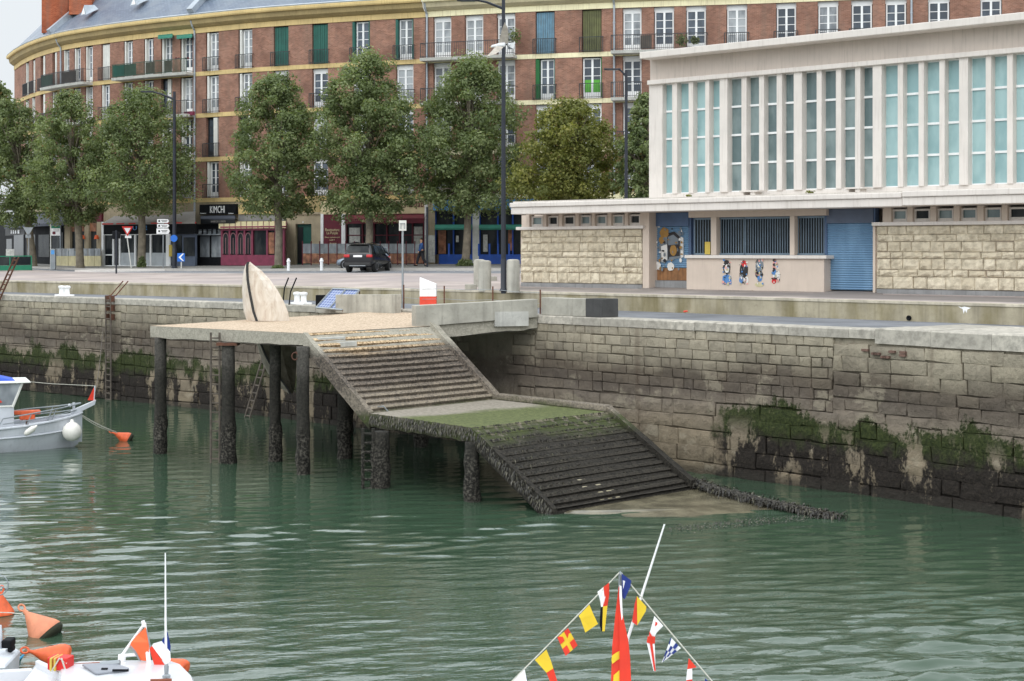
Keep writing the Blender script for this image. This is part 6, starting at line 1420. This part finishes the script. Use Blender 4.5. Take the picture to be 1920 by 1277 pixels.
mb=MB(); c=wl(-2.75,.80,1.95); mb.add([wl(-3.22,.80,1.75),wl(-2.75,.80,1.82),wl(-3.15,.80,2.2)],[(0,1,2)]); mb.build('red_pennant',M['flag_red'],BT,recalc=False)
wl=wl0; mb=MB(); q=wl(-1.5,.3,1.33); mb.box(q+Z*.05,(.95,.35,.14),hd,sd,Z); mb.box(q-Z*.12,(.55,.3,.2),hd,sd,Z); mb.build('orange_trough',M['orange'],BT,bevel=.04); mb=MB(); mb.tube([q-Z*.2,q-Z*.5],.05,6); mb.build('trough_leg',M['rust'],BT)
mb=MB(); mb.tube([wl(-1.9,.2,2.55),wl(-.6,.1,2.38),wl(.95,0,2.25)],.012,5); mb.build('stay_wire',M['rope'],BT)
mb=MB(); mb.add([wl(.93,.02,2.2),wl(.97,.02,1.7),wl(.7,.02,1.72)],[(0,1,2)]); mb.build('bow_flag',M['flag_red'],BT,recalc=False)
# fenders
c=P(135,809,(o-hd*.0).y-.62); mb=MB(); mb.lathe(c-Z*.36,[(0,0),(.18,.04),(.31,.17),(.36,.36),(.31,.53),(.18,.66),(.07,.72),(.05,.8),(0,.81)],20); tag(mb.build('ball_fender',M['fender'],smooth=2),'large round white fender hanging at the bow of the grey fishing boat','fender')
yy_=wl(-1.9,1.34,.8).y; a,b=P(46,815,yy_),P(67,800,yy_); mb=MB(); dv=(b-a); mb.lathe(a,[(0,0),(.07,.02),(.11,.12),(.11,dv.length-.12),(.06,dv.length-.02),(.03,dv.length+.06),(0,dv.length+.07)],14,dv); tag(mb.build('sausage_fender',M['fender'],smooth=2),'slim white sausage fender slanting on the side of the grey fishing boat','fender')
# buoys
def buoy(base,axis,Lb,r,m,label,slime=True):
    ax=V(axis).normalized(); T=thing('mooring_buoy',base,label,'buoy','orange mooring buoys'); mb=MB(); mb.lathe(base,[(0,0),(r*.8,.02*Lb),(r*.97,.08*Lb),(r,.2*Lb),(r*.93,.3*Lb),(r*.14,.9*Lb),(r*.12,Lb),(0,Lb)],22,ax); mb.build('float',M[m],T,smooth=2)
    mb=MB(); q=base+ax*Lb; 
    for k in range(8):
        a0,a1=2*math.pi*k/8,2*math.pi*(k+1)/8; u=ax.orthogonal().normalized(); mb.tube([q+ax*(.07+math.cos(a0)*.07)+u*math.sin(a0)*.06,q+ax*(.07+math.cos(a1)*.07)+u*math.sin(a1)*.06],.02,5)
    mb.build('eye',M[m],T)
    if slime: mb=MB(); mb.lathe(base-ax*.01,[(0,0),(r*.82,.01*Lb),(r*1.0,.08*Lb),(r*1.02,.17*Lb),(r*.9,.17*Lb)],22,ax); mb.build('weed_band',M['slime'],T,smooth=2)
    return T
c=G(246,827,-.02); buoy(c,(-.85,-.1,.42),.78,.27,'orange','orange mooring buoy afloat ahead of the grey fishing boat')
c=G(95,1199,-.1); buoy(c,(-.62,.1,.62),.76,.34,'orange_f','faded orange buoy with a weedy base, tilted on the water at lower left')
c=G(130,1237,.08); buoy(c,(-.9,-.1,.22),.72,.25,'orange','bright orange buoy lying on its side beside the white cabin boat',False)
c=G(2,1158,-.06); buoy(c,(-.0,0,1),.5,.26,'orange','orange buoy standing upright in the water, cut by the left edge')
c=G(346,1262,.15); buoy(c,(-.6,.2,.3),.5,.2,'orange','small orange buoy peeping out behind the right end of the white cabin roof',False)
def rope(pts,r,m,label): mb=MB(); mb.tube(pts,r,5); tag(mb.build('rope',M[m]),label,'rope')
b0=wl(.3,.1,1.3); b1=P(219,811,G(246,827,0).y); rope([b0+(b1-b0)*(i/8)-Z*(.06*math.sin(math.pi*i/8)) for i in range(9)],.022,'rope','pale double mooring rope from the grey boat down to the orange buoy')
rope([wl(.3,-.05,1.28)+(b1-wl(.3,-.05,1.28))*(i/8)-Z*(.13*math.sin(math.pi*i/8)) for i in range(9)],.018,'rope','second pale mooring rope sagging to the orange buoy')
s=QUAY.px(200); q1=QUAY.q(s,ZQ-1.4,.2); mb=MB(); rope([wl(.9,0,1.7)+(q1-wl(.9,0,1.7))*(i/6)-Z*.5*math.sin(math.pi*i/6) for i in range(7)],.014,'ladder','thin dark mooring line from the grey boat up to the quay ladder')
# ---------------------------------------------------------------- white cabin boat in the foreground
q=lambda px,py,z: G(px,py,z)
zr=.95; CB=thing('cabin_boat',q(230,1290,.3)*1.0,'white cabin boat with a grey roof hatch, flags and whip aerial at the lower left','boat')
top=[q(110,1260,zr),q(122,1251,zr),q(145,1245,zr),q(230,1242.5,zr),q(318,1242.5,zr),q(340,1250,zr),q(362,1272,zr),q(372,1300,zr),q(374,1420,zr),q(108,1420,zr)]
cen=sum(top,V((0,0,0)))/len(top)
mb=MB(); up_r=[p+(cen-p)*.04+Z*.05 for p in top]; mb.loft([[p-Z*.06 for p in top],top,up_r],closed=True); mb.add(up_r+[cen+Z*.09],[(i,(i+1)%10,10) for i in range(10)]); roof=mb.build('cabin_roof',M['gel'],CB,smooth=True)
mb=MB(); low=[cen+(p-cen)*.97 for p in top]; lo2=[V((cen.x+(p.x-cen.x)*1.04,p.y,.35)) for p in low]; mb.loft([[p-Z*.06 for p in low],lo2],closed=True); mb.build('cabin_side',M['gel'],CB)
mb=MB(); mb.loft([[p-Z*.09-(cen-p)*.0 for p in [cen+(t-cen)*.985 for t in top[:8]]],[p-Z*.28 for p in [cen+(t-cen)*.995 for t in top[:8]]]]); mb.build('cabin_window',M['glass_s'],CB,recalc=False)
hl=[q(-70,1262,.62),q(60,1255,.66),q(70,1242,.85),q(110,1262,.85),q(350,1262,.72),q(374,1300,.8),q(380,1420,.8),q(-70,1420,.62)]
mb=MB(); ctr=sum(hl,V((0,0,0)))/8; mb.loft([hl,[V((ctr.x+(p.x-ctr.x)*.95,ctr.y+(p.y-ctr.y)*.95,-.25)) for p in hl]],closed=True); mb.build('hull',M['gel'],CB)
mb=MB(); mb.add([p-Z*.03 for p in hl],[tuple(range(8))]); mb.build('deck',M['gel'],CB,recalc=False)
mb=MB(); a=[q(66,1239,.92),q(72,1236,.92),q(118,1256,.92),q(112,1262,.92)]; mb.hexa([p-Z*.5 for p in a],a); a=[q(-60,1259,.8),q(60,1252,.8),q(62,1256,.8),q(-60,1263,.8)]; mb.hexa([p-Z*.4 for p in a],a); mb.build('coaming',M['gel'],CB,bevel=.015)
zh=zr+.075; hp=[q(154,1249,zh),q(210,1245.5,zh),q(242,1256,zh),q(238,1260,zh),q(184,1266,zh),q(178,1265,zh)]; mb=MB(); mb.hexa(hp,[p+Z*.035 for p in hp]); ht=mb.build('roof_hatch',M['hatchgrey'],CB,bevel=.01)
mb=MB(); a=q(226,1257,zh+.05); mb.box(a,(.24,.03,.03)); mb.box(q(196,1254,zh+.045),(.09,.05,.02)); mb.build('hatch_latch',M['black'],ht)
mb=MB(); mb.tube([q(138,1246.5,zr+.04),q(230,1241,zr+.05)],.02,6); mb.tube([q(282,1276,zr+.09),q(322,1275,zr+.09)],.022,6); mb.build('wooden_rail',M['wood'],CB)
mb=MB(); a=q(188,1246,zr+.09); mb.tube([a,a+X*.3+Z*.03],.045,8); mb.build('spotlight',M['steelgrey'],CB)
# whip aerial and little mast
b=q(312,1270,zr+.08); mb=MB(); mb.tube([b,P(310.5,1165,b.y),P(310,1037,b.y)],[.022,.016,.009],8); mb.build('whip_aerial',M['bolw'],CB,smooth=True)
mb=MB(); mb.lathe(b,[(.06,0),(.06,.03),(.03,.05),(.035,.16),(.02,.2)],10); mb.build('aerial_base',M['steelgrey'],CB,smooth=True)
pb=q(228,1240,zr+.05); Yb=pb.y
mb=MB(); mb.tube([pb,P(229,1228,Yb)],.06,8); mb.tube([P(229,1228,Yb),P(272,1168,Yb)],.024,6); mb.tube([P(272,1168,Yb),P(277,1212,Yb)],.018,6); mb.tube([P(229,1229,Yb),P(276,1227,Yb)],.024,6); mb.tube([q(280,1250,zr),P(276,1215,Yb)],.035,6); mb.tube([P(270,1175,Yb),P(268,1164,Yb)],.03,6); mb.build('light_mast',M['bolw'],CB)
def flagpoly(mb,pts,Y,m=0,dy=0,wave=.03,th=.006):
    mb.m=m; a=[P(x,y,Y+dy+wave*math.sin(x*.35+y*.12)) for x,y in pts]; n=len(a); mb.add(a,[tuple(range(n))]); mb.add([p+V((0,th,0)) for p in a],[tuple(range(n))]); mb.m=0
mb=MB(); flagpoly(mb,[(273,1176),(281,1205),(276,1240),(262,1238),(243,1212),(246,1204),(258,1190)],Yb-.05); flagpoly(mb,[(243,1210),(250,1211),(264,1240),(260,1238)],Yb-.05,1,-.012); flagpoly(mb,[(274,1180),(276,1180),(283,1212),(280,1213)],Yb-.05,1,-.012); tag(mb.build('orange_flag',[M['flag_or'],M['steelgrey']],recalc=False),'orange safety flag with grey strips on the light mast of the white cabin boat','flag')
mb=MB(); flagpoly(mb,[(314,1184),(320,1212),(319,1222),(303,1202)],Yb-.25); flagpoly(mb,[(303,1202),(319,1222),(320,1238),(312,1247),(285,1212),(287,1207)],Yb-.25,1); flagpoly(mb,[(285,1211),(309,1247),(290,1250),(280,1216)],Yb-.25,2); tag(mb.build('tricolour_flag',[M['flag_blue'],M['flag_white'],M['flag_red']],recalc=False),'small drooping blue white and red flag by the whip aerial','flag')
# bits beside it
c=q(114,1256,.95); c=P(114,1242,c.y); mb=MB(); mb.m=0; mb.box(c,(.32,.25,.19),V((.97,-.2,0)).normalized(),V((.2,.97,0)).normalized(),Z); mb.m=1
for k in (-.09,-.03): mb.box(c+V((k,-.02,0)),(.035,.27,.205),V((.97,-.2,0)).normalized(),V((.2,.97,0)).normalized(),Z)
T=mb.build('fuel_can',[M['red'],M['yellowp']],bevel=.02); tag(T,'red box with yellow bands lashed on the white boat left of the hatch','box'); mb=MB(); mb.tube([c+V((-.1,-.14,-.1)),c+V((.02,-.15,.1)),c+V((.13,-.14,.02))],.014,5); mb.tube([c+V((.05,-.14,.1)),c+V((.12,-.15,-.1))],.014,5); mb.build('lashing',M['rope'],T)
# dinghy with outboard at the left edge
DG=thing('dinghy',q(5,1245,.2),'grey dinghy with an outboard motor and a steering wheel at the lower left edge','boat')
mb=MB(); a=[q(-60,1212,.35),q(28,1216,.35),q(38,1222,.35),q(10,1252,.35),q(-60,1256,.35)]; cc=sum(a,V((0,0,0)))/5; mb.loft([[cc+(p-cc)*.93+Z*.03 for p in a],a,[cc+(p-cc)*.9-Z*.5 for p in a]],closed=True); mb.add([cc+(p-cc)*.93+Z*.03 for p in a],[(0,1,2,3,4)]); mb.build('hull',M['alu'],DG,smooth=True)
c=P(16,1205,cc.y+.1); mb=MB(); mb.box(c,(.17,.3,.14)); mb.box(c+V((.05,0,-.1)),(.09,.2,.1)); mb.build('outboard_head',M['black'],DG,bevel=.03)
mb=MB(); mb.tube([c-Z*.12,c+V((.02,-.1,-.32)),c+V((-.06,-.2,-.5)),c+V((-.2,-.3,-.55))],[.05,.07,.075,.06],10); mb.tube([c+V((-.15,0,.3)),c+V((-.12,0,-.1))],.03,6); mb.build('outboard_leg',M['alu'],DG,smooth=2)
cw=P(-4,1097,31); T=thing('wheel_stand',V((cw.x,cw.y,.0)),'thin round metal wheel on a post at the left edge above the orange buoy','wheel'); mb=MB(); n=24; rr=.2
for k in range(n): 
    a0,a1=2*math.pi*k/n,2*math.pi*(k+1)/n; mb.tube([cw+V((math.cos(a0)*rr,0,math.sin(a0)*rr)),cw+V((math.cos(a1)*rr,0,math.sin(a1)*rr))],.012,5)
for k in range(3): a0=2*math.pi*k/3-.4; mb.tube([cw,cw+V((math.cos(a0)*rr,0,math.sin(a0)*rr))],.011,5)
mb.build('wheel_rim',M['steelgrey'],T); mb=MB(); mb.tube([cw,cw+V((-.12,.1,-.3)),V((cw.x-.15,cw.y+.1,-.1))],.03,6); mb.build('post',M['steelgrey'],T)
e=P(57,1215,30); rope([P(0,1253,27),P(25,1245,28),P(45,1228,29),P(56,1220,29.5)],.02,'ropeblue','blue rope from the lower left edge to the bright orange buoy')
rope([P(-20,1148,30.5),P(20,1149,30),P(43,1152,29.5)],.009,'rope','thin pale line from the left edge to the faded buoy')
# ---------------------------------------------------------------- dressed flag boat in the centre foreground
Ym=23.; FB=thing('flag_boat',V(((1160-960)*Ym/F,Ym,0)),'white boat mast and whip aerial rising from below the frame, dressed with signal flags','boat')
f2=lambda x,y,z: V(((1160-960)*Ym/F+x,Ym-1.2+y,z)); mb=MB(); hull(mb,lambda x,y,z:f2(x,y,z),[(-2.4,.95,.7,.85,-.2),(-1,1.05,.72,.95,-.25),(.6,1.0,.76,.8,-.25),(1.7,.6,.85,.3,-.2),(2.3,.1,.95,.02,0)]); mb.build('hull',M['gel'],FB,smooth=True)
mb=MB(); mb.box(f2(-.3,0,.68),(3.4,1.7,.08)); mb.build('deck',M['gel'],FB)
mb=MB(); mb.tube([V(((1160-960)*Ym/F,Ym,.7)),P(1161,1180,Ym),P(1163,1075,Ym)],[.035,.03,.024],8); mb.tube([P(1160.5,1074,Ym),P(1165,1078,Ym)],.035,6); mb.build('mast',M['steelgrey'],FB,smooth=True)
mb=MB(); yb=Ym+.6; mb.tube([P(1130,1360,yb),P(1174,1207,yb),P(1246,983,yb)],[.028,.024,.012],8); mb.build('whip_aerial',M['bolw'],FB,smooth=True)
def line(px0,py0,px1,py1,lab): mb=MB(); n=10; mb.tube([P(px0+(px1-px0)*i/n,py0+(py1-py0)*i/n+1.2*math.sin(math.pi*i/n),Ym-.05) for i in range(n+1)],.010,5); tag(mb.build('flag_line',M['rope']),lab,'line')
line(1161,1074,925,1312,'white flag line slanting down to the left from the mast top'); line(1166,1076,1365,1312,'white flag line slanting down to the right from the mast top')
c4=lambda pts:[(960+x/4,960+y/4) for x,y in pts]
def flag(polys,label,dy=0):
    mats=[];mb=MB()
    for i,(m,pts) in enumerate(polys):
        if M[m] not in mats: mats.append(M[m])
        flagpoly(mb,c4(pts),Ym-.06+dy,mats.index(M[m]),-.004*i,.012,.0015)
    tag(mb.build('signal_flag',mats,recalc=False),label,'flag','signal flags on the lines')
r_,y_,b_,w_='flag_red','flag_yel','flag_blue','flag_white'; M['flag_blk']=M['black']
flag([(w_,[(640,600),(690,560),(700,640),(684,710),(668,712),(664,680),(652,630)]),(r_,[(686,562),(728,530),(729,620),(716,704),(682,708),(694,640)]),('flag_blk',[(664,720),(684,710),(680,892),(668,894),(656,840)]),(y_,[(682,709),(716,703),(695,895),(677,895)])],'long drooping flag of white, red, black and yellow, first left of the mast')
flag([(y_,[(500,780),(580,695),(612,770),(645,840),(600,870),(550,905),(512,800)])],'plain yellow square flag, second left of the mast')
def cell(q,u0,u1,v0,v1):
    a,b,c,d=[V((x,y)) for x,y in q]; f=lambda u,v:tuple((a*(1-u)+b*u)*(1-v)+(d*(1-u)+c*u)*v)
    return [f(u0,v0),f(u1,v0),f(u1,v1),f(u0,v1)]
qd=[(340,942),(420,870),(492,1000),(402,1080)]
flag([(y_,qd)]+[(r_,cell(qd,*k)) for k in ((0,.38,0,.38),(.62,1,0,.38),(0,.38,.62,1),(.62,1,.62,1))],'red square flag with a yellow cross, third left of the mast')
flag([(y_,[(172,1110),(258,1032),(290,1110),(310,1175),(258,1206)]),(r_,[(258,1206),(310,1174),(350,1300),(310,1330)])],'yellow and red flag at the lower left of the line')
flag([(w_,[(10,1265),(95,1180),(118,1300),(50,1360)]),(b_,[(92,1245),(108,1230),(118,1300),(100,1310)])],'white flag with a dark corner cut by the bottom of the frame')
flag([(b_,[(822,460),(895,515),(888,560),(845,655),(826,640)]),(w_,[(831,512),(860,522),(834,592)])],'blue flag with a white centre, at the mast top on the right',-.02)
flag([(r_,[(937,630),(946,740),(938,850),(900,825),(920,690)]),(y_,[(937,630),(1008,710),(1003,745),(940,850)])],'red and yellow diagonal flag, second right of the mast')
flag([(w_,[(1068,780),(1135,855),(1085,905),(1068,940),(1078,1195),(1062,1193),(1010,980),(1045,862)]),(r_,[(1076,822),(1104,838),(1072,858)]),(r_,[(1030,895),(1050,930),(1074,935),(1072,985),(1054,990),(1078,1193),(1066,1192),(1034,985),(1010,980),(1018,930),(1028,935)])],'long white pennant with a red cross, third right of the mast')
qd=[(1192,940),(1266,1022),(1150,1112),(1122,1132)]
flag([(w_,qd)]+[(b_,cell(qd,*k)) for k in ((0,.25,0,.25),(.5,.75,0,.25),(.25,.5,.25,.5),(.75,1,.25,.5),(0,.25,.5,.75),(.5,.75,.5,.75),(.25,.5,.75,1))],'small blue and white chequered flag on the right line')
flag([(r_,[(1325,1095),(1385,1165),(1315,1180)]),(w_,[(1315,1180),(1352,1171),(1352,1255),(1306,1262)]),(r_,[(1306,1262),(1352,1255),(1350,1350),(1320,1350)])],'red and white flag low on the right line')
flag([(b_,[(1448,1246),(1490,1290),(1470,1330),(1445,1300)])],'dark blue flag corner at the bottom of the right line')
mb=MB(); Yk=Ym-.10
for m,pts,dy in ((0,[(800,560),(822,560),(828,760),(804,760)],.0),(0,[(804,760),(828,760),(850,860),(872,960),(886,1100),(900,1400),(806,1400),(806,1000)],-.01),(0,[(800,565),(804,760),(806,1000),(806,1400),(738,1400),(752,1000),(775,770)],.02),(1,[(750,1078),(780,1056),(806,1042),(806,1100),(780,1118),(752,1140),(746,1112)],.0),(1,[(762,1225),(806,1186),(806,1320),(755,1320)],.0),(2,[(806,548),(822,556),(831,800),(822,830),(806,640)],-.02)):
    flagpoly(mb,c4(pts),Yk,m,dy,.008,.002)
tag(mb.build('hanging_flag',[M['flag_red'],M['flag_yel'],M['flag_white']],recalc=False),'large red flag with yellow shapes hanging limp down the mast','flag')
# ---------------------------------------------------------------- light, sky, camera
SUN_EL,SUN_AZ=48,205     # overcast: a weak broad sun behind the camera's left shoulder
w=bpy.data.worlds.new('World'); S.world=w; w.use_nodes=True; nt=w.node_tree; bg=nt.nodes['Background']
sky=nt.nodes.new('ShaderNodeTexSky'); sky.sky_type='NISHITA'; sky.sun_disc=False; sky.sun_elevation=R(SUN_EL); sky.sun_rotation=R(SUN_AZ); sky.air_density=1.2; sky.dust_density=3.5; sky.ozone_density=1.0
hs=nt.nodes.new('ShaderNodeHueSaturation'); hs.inputs['Saturation'].default_value=.22; hs.inputs['Value'].default_value=1.0
nt.links.new(sky.outputs[0],hs.inputs['Color'])
# overcast: the cloud layer is brightest overhead (CIE overcast sky) and hides most of the blue
tc=nt.nodes.new('ShaderNodeTexCoord'); sp=nt.nodes.new('ShaderNodeSeparateXYZ'); nt.links.new(tc.outputs['Generated'],sp.inputs[0])
mr=nt.nodes.new('ShaderNodeMapRange'); [setattr(mr.inputs[i],'default_value',v) for i,v in ((1,.157),(2,.195),(3,6.6),(4,14.5))]; mr.interpolation_type='SMOOTHSTEP'; nt.links.new(sp.outputs[2],mr.inputs[0])
cl=nt.nodes.new('ShaderNodeMix'); cl.data_type='RGBA'; cl.blend_type='MULTIPLY'; cl.inputs[0].default_value=1; cl.inputs[6].default_value=(.93,.985,1.03,1); nt.links.new(mr.outputs[0],cl.inputs[7])
mx=nt.nodes.new('ShaderNodeMix'); mx.data_type='RGBA'; mx.inputs[0].default_value=.85; nt.links.new(hs.outputs[0],mx.inputs[6]); nt.links.new(cl.outputs[2],mx.inputs[7]); nt.links.new(mx.outputs[2],bg.inputs['Color']); bg.inputs['Strength'].default_value=.15
sl=bpy.data.lights.new('sun','SUN'); sl.energy=.55; sl.angle=R(40); sl.color=(1,.96,.9); so=bpy.data.objects.new('sun',sl); COL.objects.link(so)
d=V((math.sin(R(SUN_AZ))*math.cos(R(SUN_EL)),math.cos(R(SUN_AZ))*math.cos(R(SUN_EL)),math.sin(R(SUN_EL)))); so.rotation_euler=d.to_track_quat('Z','Y').to_euler(); so.location=(-30,-20,60)
cam=bpy.data.cameras.new('camera'); cam.lens=36*F/1920; cam.sensor_width=36; cam.shift_y=-(638.5-470)/1920; cam.clip_end=3000; cam.clip_start=.5
co=bpy.data.objects.new('camera',cam); COL.objects.link(co); co.location=(0,0,E); co.rotation_euler=(R(90),0,0); S.camera=co
S.view_settings.view_transform='Standard'; S.view_settings.look='None'; S.view_settings.exposure=-0.06; S.view_settings.gamma=1
S.cycles.max_bounces=6; S.cycles.transparent_max_bounces=4; S.cycles.use_denoising=True; S.cycles.sample_clamp_indirect=4
